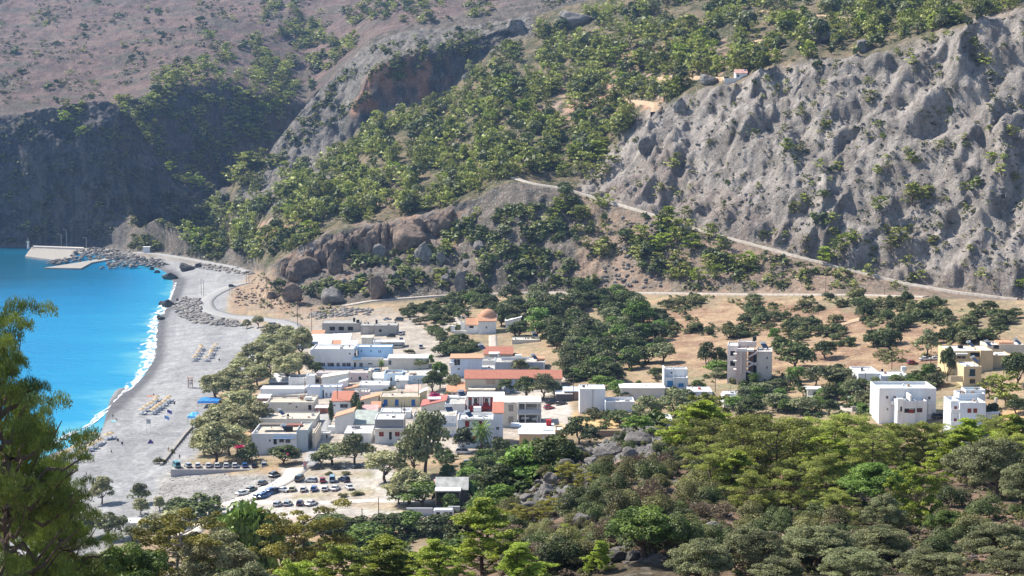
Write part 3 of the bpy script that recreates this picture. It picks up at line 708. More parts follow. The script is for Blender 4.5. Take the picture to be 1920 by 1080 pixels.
def cypress(seed, n, size):
    r = np.random.default_rng(seed); z = np.linspace(.1, .93, 16); w = .42 * np.sin(np.pi * (.12 + .83 * z)) ** .8
    Cn = np.stack([r.normal(size=16) * .04, r.normal(size=16) * .04, z], 1); Rd = np.stack([w, w, w * 0 + .07], 1)
    V, Fc, tn = leaf_cloud(r, Cn, Rd, n, size, 1.0, up=.6); return V, Fc, tn, tubes([([(0, 0, -.05), (0, 0, .3), (0, 0, .8)], .06, .02, 6)])
def palm(seed, n):
    r = np.random.default_rng(seed); V = []; Fc = []; b = 0; tn = []
    for i in range(46):
        an = i * 2.4; el = 1.2 - 1.9 * (i / 46); L = .5; p = np.array([0, 0, .72]); dr = np.array([math.cos(an) * math.cos(el), math.sin(an) * math.cos(el), math.sin(el)]); pts = [p]
        for k in range(6):
            dr = unit(dr + np.array([0, 0, -.16])); p = p + dr * L / 6; pts.append(p)
        sd_ = np.array([-math.sin(an), math.cos(an), 0])
        for k in range(6):
            for s in (-1, 1):
                w_ = .10 * math.sin(math.pi * (k + 1) / 7.5); V += [pts[k], pts[k + 1], pts[k + 1] + sd_ * s * w_ + np.array([0, 0, -.05])]; Fc.append((b, b + 1, b + 2)); b += 3; tn += [.75 - .6 * i / 46 + .2 * r.random()] * 3
    return np.array(V), np.array(Fc), np.clip(np.array(tn), 0, 1), tubes([([(0, 0, -.05), (0, 0, .35), (0, 0, .74)], .055, .04, 8)])
def mk(kind, gen, mat, bark=None, single=False):
    V, Fc, tn, (TV, TQ) = gen; bark = bark or M_BARK
    if kind != 'palm':    # crown fills a unit box
        rx = np.percentile(np.hypot(V[:, 0], V[:, 1]), 96); zt = np.percentile(V[:, 2], 99.6); S_ = np.array([.5 / rx, .5 / rx, 1 / zt])
        V = V * S_; TV = TV * S_
    if single:
        TT = np.concatenate([TQ[:, [0, 1, 2]], TQ[:, [0, 2, 3]]]) + len(V)
        return mesh_np(kind, np.concatenate([V, TV]), np.concatenate([Fc, TT]), mats=[mat, bark], attrs={'tone': np.concatenate([tn, np.full(len(TV), .5)])}, mi=np.concatenate([np.zeros(len(Fc), int), np.ones(len(TT), int)]))
    return mesh_np('crown', V, Fc, mat, {'tone': tn}), mesh_np('trunk', TV, TQ, bark, sm=True)
TPL = {}
def tpl(key, *a): TPL.setdefault(key, []).append(mk(*a))
for s in range(3):
    tpl('pine_n', 'pine', pine(10 + s, 30000, .0105, 26, 1.3, .12, ('round', 'flat', 'round')[s], .074, card=True), M_PINE)
    tpl('pine_b', 'pine', pine(20 + s, 26000, .013, 34, 1.5, .06, ('round', 'cone', 'cone')[s], .058, card=True), M_PINEB)
    tpl('pine_y', 'pine', pine(30 + s, 20000, .012, 22, 1.4, .3, ('flat', 'round', 'flat')[s], .06, card=True), M_PINEY, M_PALEBARK if s == 0 else M_BARK)
    tpl('olive_n', 'olive', broad(40 + s, 34000, .0115, 90, .0, 1.2, .085, .2, jit=1.35), M_OLIVE)
    tpl('green_n', 'tree', broad(50 + s, 20000, .016, 60, .06, 1.1, .10, .2, jit=1.0), M_GREEN)
    tpl('olive', 'olive', broad(60 + s, 2600, .042, 40, .0, 1.1, .14, .2, jit=1.2), M_OLIVE)
    tpl('carob', 'carob', broad(70 + s, 2400, .046, 36, .0, 1.0, .15, .14, jit=1.2), M_CAROB)
    tpl('green', 'tree', broad(80 + s, 2400, .044, 34, .02, 1.0, .15, .2, jit=1.2), M_GREEN)
    tpl('tamarisk', 'tamarisk', broad(90 + s, 4600, .034, 60, .0, 1.2, .115, .2, jit=.8), M_TAMAR)
    tpl('pine', 'pine', pine(100 + s, 3600, .034, 20, 1.3, .2, ('round', 'flat', 'cone')[s], .075, card=True), M_PINE)
    tpl('shrub_dark', 'shrub', shrubm(110 + s, 1100, .07), M_CAROB)
    tpl('shrub_olive', 'shrub', shrubm(120 + s, 1100, .07), M_SCRUB)
    tpl('shrub_pale', 'shrub', shrubm(125 + s, 1100, .06), M_TAMAR)
    tpl('shrub_brown', 'shrub', shrubm(130 + s, 1500, .05, needle=True), M_BROWN)
    tpl('shrub_n', 'shrub', shrubm(135 + s, 5000, .03), M_CAROB)
    tpl('scrub_n', 'shrub', shrubm(138 + s, 5000, .028), M_SCRUB)
tpl('tamarisk_n', 'tamarisk', broad(190, 32000, .0115, 96, .0, 1.2, .08, .2, jit=1.3), M_TAMAR)
tpl('cypress', 'cypress', cypress(140, 1500, .07), M_CAROB)
tpl('palm', 'palm', palm(141, 0), M_GREEN)
tpl('boug', 'shrub', shrubm(142, 1200, .07), M_BOUG)
tpl('pine_left', 'pine', pine(201, 170000, .0036, 80, 2.6, .10, 'round', .052), M_PINEL, M_BARK)
for s in range(3):
    for k, g, mt in (('far_pine', pine(150 + s, 420, .072, 11, 1.2, .10, ('round', 'flat', 'cone')[s], .11, card=True), M_PINEF), ('far_pine_b', pine(160 + s, 420, .072, 11, 1.2, .10, ('round', 'flat', 'cone')[s], .11, card=True), M_PINEB),
                     ('far_bush', broad(170 + s, 320, .11, 20, .0, 1.0, .18, .1), M_CAROB), ('far_olive', broad(180 + s, 320, .10, 20, .0, 1.0, .18, .1), M_OLIVE)):
        TPL.setdefault(k, []).append(mk(k, g, mt, None, True))
# raw copies for the merged masses
RAW = {'pine': pine(300, 110, .13, 7, 1.1, .06, 'round', .15, card=True)[:3], 'leafy': shrubm(305, 80, .15, 10, .2)[:3], 'bush': shrubm(301, 26, .30, 6, .25)[:3], 'tuft': shrubm(302, 12, .42, 4, .3)[:3]}
LASTT = [None]
def plant(name, key, P, w, h, label, cat='tree', group=None, parts=True, rz=None, var=None, tilt=None):
    lst = TPL[key]; k = random.randrange(len(lst)) if var is None else var; t = lst[k]
    rz = random.uniform(0, 6.28) if rz is None else rz
    if isinstance(t, tuple):
        o = D.objects.new(name, None); COL.objects.link(o); o.empty_display_size = .3
        put('crown', t[0], o); put('trunk', t[1], o)
    else: o = put(name, t)
    o.location = P; o.rotation_euler = (0, 0, rz) if tilt is None else (tilt[0], tilt[1], rz); o.scale = (w, w, h)
    tag(o, label, cat, group); LASTT[0] = o; return o
LAND = [('the tiny hilltop chapel', 1392, 138), ('the red cliff face', 780, 140), ('the dark gorge', 520, 240), ('the wide plateau', 250, 60), ('the dark sea cliff', 150, 320), ('the harbour kiosk', 275, 455), ('the coast road bend', 430, 560), ('the brown crag wall', 690, 450), ('the split rock face', 790, 430), ('the top bend of the track', 965, 335),
        ('the middle of the diagonal track', 1300, 430), ('the lower end of the track', 1800, 550), ('the upper rim of the grey slope', 1700, 80), ('the middle of the grey slope', 1500, 300), ('the domed chapel', 913, 605), ('the windowless white block', 1110, 750), ('the white tower house', 1267, 710), ('the pinkish three-storey house', 1405, 680), ('the sandy field track', 1620, 600),
        ('the dry field', 1560, 670), ('the long low white house', 1655, 705), ('the ochre villa', 1830, 670), ('the big white house', 1700, 755), ('the three-storey white house', 1815, 785), ('the very long tiled house', 960, 710), ('the bare earth patch', 1190, 1060), ('the pale rock spur', 1060, 890), ('the bright layered pine', 1722, 930), ('the top centre outcrop', 1080, 40),
        ('the cut of the upper track', 1500, 28), ('the taverna', 845, 930), ('the ochre house', 1005, 820), ('the blue tarpaulin', 392, 770), ('the hotel', 600, 660), ('the pale boulder under the cliff', 746, 214), ('the clearing in the wood', 680, 385), ('the left end of the central ridge', 470, 380), ('the open pine slope', 900, 250), ('the pinewood shoulder', 1090, 200), ('the valley road', 1150, 550), ('the hollow under the ridge pines', 1500, 930), ('the ridge top pines', 1450, 830), ('the right edge of the view', 1900, 250), ('the crag foot', 900, 510), ('the boulder spit', 370, 590), ('the dark belt', 1120, 625), ('the dark belt top', 1110, 572), ('the dark belt foot', 1190, 680), ('the dark belt edge', 985, 600), ('the dark thicket below the chapel', 850, 640), ('the thicket left of the chapel', 800, 585)]
LATER = []
def later(o, what, a, b): LATER.append((o, what, a, b)); return o
ORDN = ['first', 'second', 'third', 'fourth', 'fifth', 'sixth', 'seventh', 'eighth', 'ninth', 'tenth', 'eleventh', 'twelfth', 'thirteenth', 'fourteenth', 'fifteenth', 'sixteenth', 'seventeenth', 'eighteenth', 'nineteenth', 'twentieth']
def settle_labels():
    cells = {}
    for o, what, a, b in LATER:
        nm, x, y = min(LAND, key=lambda l: (l[1] - a) ** 2 + 1.6 * (l[2] - b) ** 2); dx, dy = a - x, b - y
        d = ('right of' if dx > 0 else 'left of') if abs(dx) > 1.3 * abs(dy) else ('below' if dy > 0 else 'above')
        if abs(dx) < 22 and abs(dy) < 14: d = 'right beside'
        cells.setdefault((what, d, nm), []).append((a, b, o))
    for (what, d, nm), L_ in cells.items():
        L_.sort(key=lambda t: t[0]); n = len(L_)
        for i, (a, b, o) in enumerate(L_):
            if n == 1: s = f'{what} {d} {nm}'
            elif i == 0: s = f'leftmost {what} {d} {nm}'
            elif i == n - 1: s = f'rightmost {what} {d} {nm}'
            elif i < 20: s = f'{what} {d} {nm}, {ORDN[i]} from the left'
            else: s = f'{what} {d} {nm}, {ORDN[min(n - 1 - i, 19)]} from the right'
            o['label'] = s
    LATER.clear()
NAMES = {'pine': 'pine_tree', 'pine_n': 'pine_tree', 'pine_b': 'pine_tree', 'pine_y': 'pine_tree', 'pine_left': 'pine_tree', 'olive': 'olive_tree', 'olive_n': 'olive_tree', 'green': 'leafy_tree', 'green_n': 'leafy_tree', 'carob': 'carob_tree',
         'tamarisk': 'tamarisk_tree', 'tamarisk_n': 'tamarisk_tree', 'shrub_dark': 'shrub', 'shrub_olive': 'shrub', 'shrub_brown': 'dry_shrub', 'shrub_pale': 'shrub', 'shrub_n': 'shrub', 'scrub_n': 'shrub', 'cypress': 'cypress_tree', 'palm': 'palm_tree', 'boug': 'bougainvillea'}
def tree(key, px_, pyb, wp, hp, label, group=None, **k):
    """tree standing at pixel (px, base py), wp by hp pixels"""
    X, Y, Z = ray1(px_, pyb); s = F / (Y * ca - (Z - H) * sa)
    n = NAMES[key]; return plant(n, key, (X, Y, Z - .1), wp / s, hp / s, label, 'shrub' if 'shrub' in n or n == 'bougainvillea' else 'tree', group, **k)
def tree_y(key, px_, pyt, wp, Y, label, group=None, **k):
    """tree at distance Y whose top is at pixel (px, pyt); its foot is on the slope, maybe below the frame"""
    X, Zt = W(px_, pyt, Y); Zg_ = zat(float(X), Y); s = F / (Y * ca - (Zg_ - H) * sa)
    n = NAMES[key]; return plant(n, key, (float(X), Y, Zg_ - .1), wp / s, max(1.2, (float(Zt) - Zg_) * 1.02), label, 'shrub' if 'shrub' in n or n == 'bougainvillea' else 'tree', group, **k)

# --- trees one can name, near slope
NEAR = [
 ('pine_left', -8, 592, 310, 62, 'tall dark pine at the left edge with long branches over the beach', 0),
 ('pine_b', 195, 850, 0, 0, None, 0),
 ('pine_y', 325, 975, 230, 150, 'yellowing pine with a bare pale forked trunk left of the tamarisks', 0),
 ('tamarisk_n', 400, 1000, 170, 150, 'pale dusty tamarisk below the dark round thicket of the car park', 0),
 ('pine_y', 560, 955, 200, 185, 'leaning yellow-green pine with its bare trunk showing below the car park', 2),
 ('green', 470, 950, 150, 240, 'bushy fresh green tree just under the car park edge', 0),
 ('green_n', 240, 1020, 150, 100, 'glossy dark green leafy tree at the bottom left', 0),
 ('olive_n', 115, 1030, 160, 95, 'yellow-green olive tree in the bottom left corner', 1),
 ('olive_n', 20, 1045, 120, 90, 'small olive tree under the tall pine in the corner', 0),
 ('pine_b', 905, 943, 170, 150, 'bright green cone-topped pine standing highest at bottom centre', 1),
 ('pine_b', 640, 1015, 150, 140, 'bright pine crown right of the leaning pine, at the bottom edge', 0),
 ('pine_b', 735, 1003, 170, 145, 'broad bright pine at the bottom edge below the utility poles', 2),
 ('pine_b', 820, 1018, 130, 135, 'low bright pine just left of the cone-topped pine', 1),
 ('pine_b', 560, 1045, 150, 125, 'bright young pine crown low in front of the leaning pine', 0),
 ('pine_b', 985, 1020, 110, 130, 'bright pine right of the cone-topped pine at the rocky foot', 2),
 ('pine_b', 1068, 985, 75, 140, 'slim bright young pine below the rocky spur', 1),
 ('pine_b', 1122, 1012, 55, 132, 'smallest bright pine sapling beside the bare patch', 2),
 ('olive_n', 460, 1062, 180, 120, 'grey olive crown at the bottom edge below the tamarisk', 2),
 ('olive_n', 1315, 1010, 150, 118, 'grey olive tree right of the bare earth patch', 0),
 ('olive_n', 1415, 990, 150, 128, 'full grey-green olive tree second from the earth patch', 1),
 ('olive_n', 1530, 985, 170, 132, 'wide round olive tree at the bottom under the dark hollow', 2),
 ('olive_n', 1650, 985, 150, 135, 'olive tree below the bright flat-topped pine', 0),
 ('olive_n', 1600, 1030, 150, 118, 'low olive crown cut by the bottom edge, right of centre', 1),
 ('olive_n', 1750, 1030, 160, 116, 'olive crown at the bottom edge, third from the right corner', 2),
 ('olive_n', 1870, 985, 170, 130, 'large olive tree at the bottom right', 0),
 ('olive_n', 1905, 1035, 140, 112, 'olive crown in the bottom right corner', 1),
 ('olive_n', 1460, 1045, 130, 112, 'low olive crown at the bottom edge in front of two others', 0),
]
for key, a, b, w_, Y_, lab, var in NEAR:
    if lab is None: continue
    tree_y(key, a, b, w_ * (.82 if key == 'olive_n' else 1), Y_, lab, var=var)
tree_y('pine_left', 62, 742, 190, 72, 'dense inner pine standing behind the tall left pine', rz=4.0)
# long branches of the left pine reaching over the beach: a second pine of the same stand
tree_y('pine_left', 105, 868, 200, 66, 'lower pine leaning out over the lounger rows from the left edge', rz=2.1)
NEAR2 = [  # (key, px, base py, w, h, label, var)
 ('pine_b', 1722, 985, 105, 122, 'bright yellow-green layered pine alone in the dark hollow', 0),
 ('green_n', 1210, 1042, 150, 95, 'bright green spreading tree above the bare earth patch', 0),
 ('shrub_n', 1275, 1045, 90, 85, 'dark green shrub right of the bright spreading tree', 1),
 ('green_n', 1640, 950, 130, 85, 'dark leafy tree left of the bright layered pine', 1),
 ('green_n', 1770, 1005, 75, 52, 'small leafy shrub-like tree under the bright layered pine', 2),
 ('olive_n', 1655, 1000, 80, 75, 'thin grey olive in the dark hollow', 2),
 ('olive_n', 1870, 935, 130, 115, 'grey olive with a dark forked trunk near the right edge', 1),
 ('olive_n', 1825, 910, 120, 80, 'rounded olive behind the forked olive near the right edge', 2),
 ('olive_n', 1915, 960, 90, 90, 'olive cut by the right edge of the view', 0),
]
for key, a, b, w_, h_, lab, var in NEAR2: tree(key, a, b, w_, h_, lab, var=var)
# ridge-top pines
g = 'pines crowded on the top of the near ridge'
rp = []
for a, b, w_, h_ in [(1310, 845, 140, 100), (1345, 885, 120, 105), (1400, 905, 150, 130), (1450, 930, 165, 150), (1375, 935, 100, 95), (1500, 890, 130, 110), (1545, 915, 120, 105), (1590, 878, 130, 105), (1640, 895, 120, 95), (1560, 865, 110, 85),
                     (1690, 884, 110, 92), (1735, 884, 90, 96), (1790, 890, 110, 95), (1830, 868, 110, 85), (1870, 862, 110, 85), (1915, 868, 110, 90), (1480, 868, 110, 88), (1425, 862, 110, 85), (1360, 855, 90, 78), 
                     (1760, 915, 100, 80), (1605, 925, 105, 90), (1900, 900, 120, 90), (1495, 960, 110, 100), (1265, 840, 90, 55), (1330, 925, 120, 95), (1410, 965, 110, 85), (1540, 940, 110, 90), (1660, 860, 100, 70), (1700, 930, 90, 80), (1760, 862, 90, 70), (1840, 925, 110, 80), (1350, 830, 80, 50), (1560, 985, 90, 70), (1610, 852, 80, 60), (1880, 880, 90, 70)]:
    if a > 1570 and b > 903: continue
    later(tree('pine_n' if random.random() < .72 else 'pine_b', a, b, w_ * 1.05, h_ * 1.0, None, g), 'yellow-green pine', a, b - h_ / 2)
for i, (a, b, w_, h_) in enumerate([(1065, 905, 60, 40), (1040, 965, 70, 34), (1000, 985, 80, 40), (1095, 925, 60, 38), (955, 1010, 90, 60)]):
    tree('pine_y', a, b, w_, h_, None, 'windswept pines on the rock spur')
    later(scene.objects[-1] if False else LASTT[0], 'low windswept pine', a, b)
# shrubs of the near ridge
EXC = [(1120, 1040), (1260, 1040), (1280, 1080), (1080, 1080)]
gl = {'scrub_n': 'dull olive green scrub bush on the rocky near ridge', 'shrub_n': 'dark green scrub bush on the rocky near ridge', 'shrub_brown': 'dry brown leafless bush on the rocky near ridge'}
for i in range(400):
    a = random.uniform(930, 1925) if i < 300 else random.uniform(1000, 1350); b = random.uniform(815, 1075)
    X, Y, Z = ray1(a, b)
    if Y > 300 or Y < 60 or inside(np.array([a]), np.array([b]), EXC)[0]: continue
    if inside(np.array([a]), np.array([b]), ROCKY)[0] and random.random() < .55: continue
    if a > 1300 and b > 900 and random.random() < .35: continue
    if a < 1300 and 840 < b < 985 and random.random() < .12: continue
    k = random.choices(['scrub_n', 'shrub_n', 'shrub_brown'], [5, 4, 1.3])[0]; w_ = random.uniform(1.2, 3.6)
    w_ *= 1.15; later(plant({'scrub_n': 'scrub_bush', 'shrub_n': 'scrub_bush', 'shrub_brown': 'dry_shrub'}[k], k, (X, Y, Z - .1), w_, w_ * random.uniform(.5, .8), None, 'shrub', {'scrub_n': 'olive green scrub on the near ridge', 'shrub_n': 'dark scrub on the near ridge', 'shrub_brown': 'dry bushes on the near ridge'}[k]), {'scrub_n': 'olive green bush', 'shrub_n': 'dark green bush', 'shrub_brown': 'dry brown bush'}[k], a, b)
# valley below the foot of the slope (left and centre bottom)
VAL = [
 ('shrub_dark', 362, 970, 105, 44, 'dense dark domed thicket beside the pale track to the car park'), ('shrub_dark', 335, 965, 60, 28, 'lower dark thicket joined to the left of the domed thicket'), ('shrub_dark', 395, 955, 42, 30, 'small dark thicket at the right tip of the domed thicket'),
 ('tamarisk', 192, 945, 45, 52, 'grey tamarisk alone on the shingle behind the pine branch'), ('olive', 262, 945, 42, 40, 'dark olive alone on the shingle'), ('tamarisk', 264, 965, 32, 32, 'pale tamarisk below the dark olive on the shingle'),
 ('tamarisk', 299, 958, 24, 28, 'smallest tamarisk alone on the shingle, rightmost'), ('olive', 210, 1012, 60, 52, 'olive tree left of the small white hut'), ('olive', 250, 1015, 40, 30, 'low olive right under the small white hut'),
 ('shrub_pale', 290, 998, 60, 35, 'pale bush right of the small white hut'), ('shrub_pale', 330, 990, 60, 35, 'pale bush under the dark domed thicket'), ('carob', 320, 1010, 70, 40, 'dark carob under the dark domed thicket'),
 ('olive', 160, 1010, 60, 50, 'olive in the shade of the big left pine'), ('olive', 120, 990, 50, 45, 'greyish olive half hidden by the left pine'),
 ('carob', 625, 995, 90, 28, 'dark low carob below the sandy lot, left of the poles'), ('carob', 672, 1005, 70, 36, 'dark carob directly under the utility poles'), ('carob', 730, 1005, 80, 42, 'dark carob right of the utility poles'), ('green', 770, 1000, 60, 42, 'green tree above the bright pines'), ('carob', 820, 1008, 80, 44, 'dark carob left of the white caravan'),
 ('green', 690, 1020, 90, 40, 'green tree in the thicket above the bright pines'), ('carob', 605, 1015, 60, 34, 'dark carob in the thicket right of the leaning pine'), ('olive', 640, 985, 40, 22, 'rounded olive bush on the edge of the sandy lot'), ('carob', 860, 1015, 60, 38, 'dark carob just under the white caravan'),
 ('shrub_olive', 440, 985, 60, 26, 'low dark bush at the foot of the pale track'), ('green', 415, 1005, 60, 40, 'green bush between the pale track and the tamarisk'),
 # car park margins
 ('tamarisk', 722, 905, 80, 60, 'pale feathery tamarisk at the right end of the car park'), ('tamarisk', 768, 945, 92, 68, 'round pale tamarisk in front of the tall dark eucalyptus'), ('green', 790, 952, 90, 48, 'fresh green tree under the round pale tamarisk'), ('green', 748, 945, 50, 30, 'low green bush left of the fresh green tree'),
 ('green', 845, 955, 34, 30, 'young green tree beside the taverna terrace'), ('olive', 795, 892, 92, 122, 'tall dark eucalyptus before the village front'), ('olive', 775, 895, 60, 75, 'lower shoulder of the eucalyptus clump on its left'),
 ('shrub_olive', 617, 890, 18, 7, 'tiny bush on the verge above the red car'), ('shrub_olive', 648, 890, 18, 7, 'tiny bush on the verge right of the red car'), ('shrub_olive', 643, 932, 20, 9, 'small bush on the dividing verge, left'), ('shrub_olive', 671, 928, 26, 9, 'small bush on the dividing verge, right'), ('shrub_brown', 625, 943, 14, 5, 'dry tuft on the sandy lot'),
 # village front
 ('olive', 625, 872, 66, 42, 'olive clump left half, below the ramp lane'), ('olive', 665, 872, 72, 60, 'tall olive clump below the white roofed sheds'), ('carob', 600, 872, 42, 26, 'dark bush at the left of the olive clump'),
 ('carob', 530, 870, 62, 36, 'dark bush under the roof terrace building'), ('shrub_dark', 465, 868, 52, 40, 'leafy dark bush left of the roof terrace wall'), ('boug', 548, 858, 20, 22, 'magenta bougainvillea over the shaded wall corner'), ('boug', 470, 812, 12, 40, 'magenta bougainvillea climbing the terrace corner'), ('boug', 480, 790, 12, 12, 'magenta bougainvillea crest above the terrace corner'),
 ('boug', 448, 840, 20, 8, 'low red flowers between the tamarisks and terrace'),
 ('palm', 903, 848, 46, 58, 'shaggy palm in front of the white parapet house'), ('carob', 870, 848, 44, 48, 'dark tree left of the shaggy palm'), ('carob', 938, 862, 50, 42, 'dark tree right of the shaggy palm'), ('boug', 912, 860, 22, 12, 'bougainvillea in the shade below the palm'),
 ('green', 985, 850, 18, 28, 'slender green tree before the ochre house'), ('green', 1012, 862, 46, 40, 'green tree before the ochre house wall'), ('green', 970, 868, 34, 28, 'green bush left of the ochre house'), ('green', 1050, 866, 42, 30, 'green bush right of the parked cars'),
 ('carob', 1085, 832, 60, 52, 'dark round tree right of the ochre house'), ('carob', 1108, 836, 44, 38, 'dark tree under the burnt gold field'),
 # village middle
 ('cypress', 667, 778, 20, 44, 'broad dark cypress between the tiled house and the arches'), ('cypress', 621, 790, 11, 40, 'narrow dark cypress at the left of the tiled house'), ('cypress', 674, 782, 13, 34, 'leaning cypress behind the broad one'),
 ('green', 825, 728, 38, 50, 'bright green tree over the light blue house'), ('carob', 812, 734, 44, 40, 'dark shrubby tree beside the light blue house'), ('olive', 850, 735, 34, 34, 'grey-green tree left of the long tiled house'), ('boug', 815, 748, 28, 14, 'pink bougainvillea mound above the red tiled roof'), ('shrub_pale', 838, 750, 18, 18, 'yellow-green variegated bush by the red tiled roof'), ('boug', 860, 726, 14, 8, 'red bougainvillea patch left of the long tiled house'),
 ('olive', 788, 692, 26, 20, 'olive against the long plain wall'), ('green', 808, 690, 14, 26, 'thin green tree at the end of the plain wall'), ('palm', 715, 694, 16, 20, 'small palm before the white hotel'), ('shrub_olive', 768, 664, 22, 10, 'round bush on the bare yard'),
 ('carob', 590, 705, 34, 26, 'dark green tree at the left corner of the hotel'), ('shrub_olive', 512, 736, 28, 8, 'green creeper covered pergola mound'), ('shrub_olive', 500, 797, 40, 8, 'creeper mound on the roof terrace'), ('shrub_olive', 728, 731, 26, 6, 'creeper mound on the flat roof'),
 ('carob', 948, 738, 34, 28, 'dark tree at the left of the tiled house clump'), ('carob', 985, 748, 46, 44, 'dark tree in front of the long tiled house'), ('olive', 1018, 748, 60, 48, 'large grey-green olive in front of the long tiled house'), ('carob', 1040, 745, 34, 30, 'dark tree at the end of the long tiled house'),
 ('olive', 975, 700, 34, 28, 'olive before the grey terraced block'), ('olive', 1003, 703, 26, 16, 'smaller olive before the grey terraced block'),
 ('green', 1158, 742, 36, 30, 'bright green tree behind the white wall'), ('carob', 1168, 748, 40, 22, 'dark bush behind the white wall'), ('green', 1130, 728, 50, 24, 'pale green tree behind the white block'),
 ('olive', 1215, 790, 62, 50, 'greyish olive before the long cream wall'), ('olive', 1265, 782, 72, 54, 'large greyish olive before the tower house'), ('carob', 1165, 800, 60, 30, 'dark bush along the white wall foot'), ('green', 1195, 812, 60, 34, 'green bush above the rocks'), ('shrub_olive', 1115, 782, 50, 18, 'scrub at the foot of the white block'),
 ('pine', 1325, 812, 95, 80, 'broad pine hiding the lane behind the ridge'), ('olive', 1302, 790, 60, 40, 'pale olive top beside the broad pine'),
 # right side gardens
 ('carob', 1325, 690, 36, 50, 'dark tree left of the three-storey house'), ('carob', 1348, 688, 34, 38, 'second dark tree left of the three-storey house'), ('carob', 1465, 672, 46, 42, 'dark tree right behind the three-storey house'), ('carob', 1490, 692, 76, 52, 'large dark spreading tree right of the three-storey house'), ('carob', 1548, 672, 50, 34, 'dark bushy tree at the edge of the dry field'),
 ('green', 1452, 645, 26, 30, 'light green tree on the track behind the three-storey house'), ('green', 1345, 705, 52, 30, 'bright bushes left of the three-storey house'), ('palm', 1415, 720, 28, 22, 'young palm before the three-storey house'), ('palm', 1482, 722, 26, 34, 'fan palm right of the three-storey house'), ('green', 1500, 715, 34, 28, 'bright leafy tree beside the fan palm'),
 ('olive', 1528, 725, 44, 40, 'bare-stemmed olive in the garden lane'), ('olive', 1570, 720, 60, 34, 'wide olive on the garden lane'), ('olive', 1430, 745, 50, 28, 'grey olive in the middle garden'), ('green', 1420, 750, 36, 26, 'green bush in the middle garden'), ('olive', 1460, 770, 60, 34, 'dome-shaped olive in the lower garden'), ('olive', 1508, 775, 54, 32, 'second dome-shaped olive in the lower garden'), ('carob', 1405, 778, 62, 32, 'dark tree right of the small white cube house'), ('carob', 1556, 778, 36, 30, 'dark round tree on the lane bend'), ('carob', 1570, 748, 26, 20, 'dark round bush beside the white shed'), ('carob', 1505, 742, 24, 18, 'dark bush left of the white shed'), ('olive', 1395, 760, 40, 34, 'grey tree beside the small white cube house'),
 ('olive', 1640, 735, 30, 30, 'olive before the long white house'), ('olive', 1620, 765, 50, 34, 'olive left of the big white house'), ('green', 1740, 722, 38, 42, 'green tree right of the long white house'), ('carob', 1717, 718, 26, 24, 'dark bush right of the long white house'), ('carob', 1758, 725, 26, 16, 'dark bush before the yellow house'),
 ('olive', 1738, 668, 42, 52, 'tall dark olive with a visible trunk above the parked cars'), ('carob', 1775, 715, 28, 66, 'araucaria-like dark tall tree beside the yellow house'), ('carob', 1905, 725, 60, 64, 'tall dark tree at the right edge over the yellow house'), ('pine', 1885, 762, 66, 68, 'feathery pine with two trunks right of the yellow tower'), ('pine', 1855, 745, 44, 40, 'low feathery pine under the yellow tower'), ('carob', 1858, 800, 34, 46, 'dark cypress-like tree right of the three-storey white house'), ('green', 1790, 768, 40, 26, 'green bush above the three-storey white house'), ('carob', 1905, 775, 40, 30, 'dark bush on the orange bank at right'),
 ('olive', 1680, 722, 20, 12, 'small olive below the long white house'), ('green', 1770, 850, 60, 40, 'green bush under the white boundary wall'),
]
for key, a, b, w_, h_, lab in VAL: tree(key, a, b, w_, h_, lab)
# beach-side tamarisk grove
TG = [(463, 612, 16, 16), (484, 610, 20, 20), (512, 640, 42, 34), (540, 648, 44, 38), (566, 668, 44, 54), (500, 662, 46, 36), (528, 680, 50, 42), (562, 700, 46, 40), (475, 680, 50, 38), (505, 700, 50, 42), (540, 712, 58, 44), (455, 712, 54, 42),
      (482, 722, 48, 40), (430, 735, 56, 44), (405, 748, 58, 46), (452, 745, 50, 36), (450, 782, 70, 50), (478, 800, 56, 46), (420, 800, 60, 44), (450, 822, 70, 54), (398, 820, 66, 52), (405, 866, 76, 72), (382, 850, 50, 50), (430, 850, 60, 54), (380, 790, 0, 0)]
for a, b, w_, h_ in TG:
    if w_: later(tree('tamarisk', a, b + 4, w_ * 1.14, h_ * 1.1, None, 'tamarisks of the beach grove'), 'pale tamarisk', a, b)
# --- scattered trees of the hills, sampled where they are seen
def sample(poly, n):
    a = np.array(poly, float); x0, y0 = a.min(0); x1, y1 = a.max(0); x0 = max(x0, -30); x1 = min(x1, 1950); y0 = max(y0, -10); o = []
    while len(o) < n:
        P = np.stack([rng.uniform(x0, x1, n * 2), rng.uniform(y0, y1, n * 2)], 1); P = P[inside(P[:, 0], P[:, 1], poly)]
        if not len(P): break
        # gather into loose groups
        d = pn(P[:, 0] / 60, P[:, 1] / 38, 3.3) + .7 * pn(P[:, 0] / 25, P[:, 1] / 17, 8.3); P = P[rng.random(len(P)) < .42 + 1.9 * d]; o += P.tolist()
    return np.array(o[:n])
WOOD = [(300, 452), (420, 372), (500, 345), (560, 320), (640, 285), (700, 235), (790, 205), (850, 175), (880, 130), (950, 90), (1100, 30), (1250, -8), (1920, -8), (1920, 12), (1700, 72), (1600, 105), (1500, 112), (1300, 165), (1200, 225), (1110, 300), (960, 335), (830, 390), (680, 420), (600, 445), (530, 480), (480, 490), (400, 470)]
GORGE = [(200, 190), (300, 130), (420, 110), (500, 80), (640, 20), (700, 50), (600, 150), (560, 210), (520, 260), (480, 320), (440, 350), (400, 350), (330, 330), (290, 280)]
PLATR = [(520, -8), (1100, -8), (1050, 12), (900, 32), (700, 60), (620, 130), (540, 190), (460, 170), (420, 120)]
PLATL = [(0, -5), (520, -5), (420, 120), (200, 185), (0, 200)]
GREYT = GS[:]
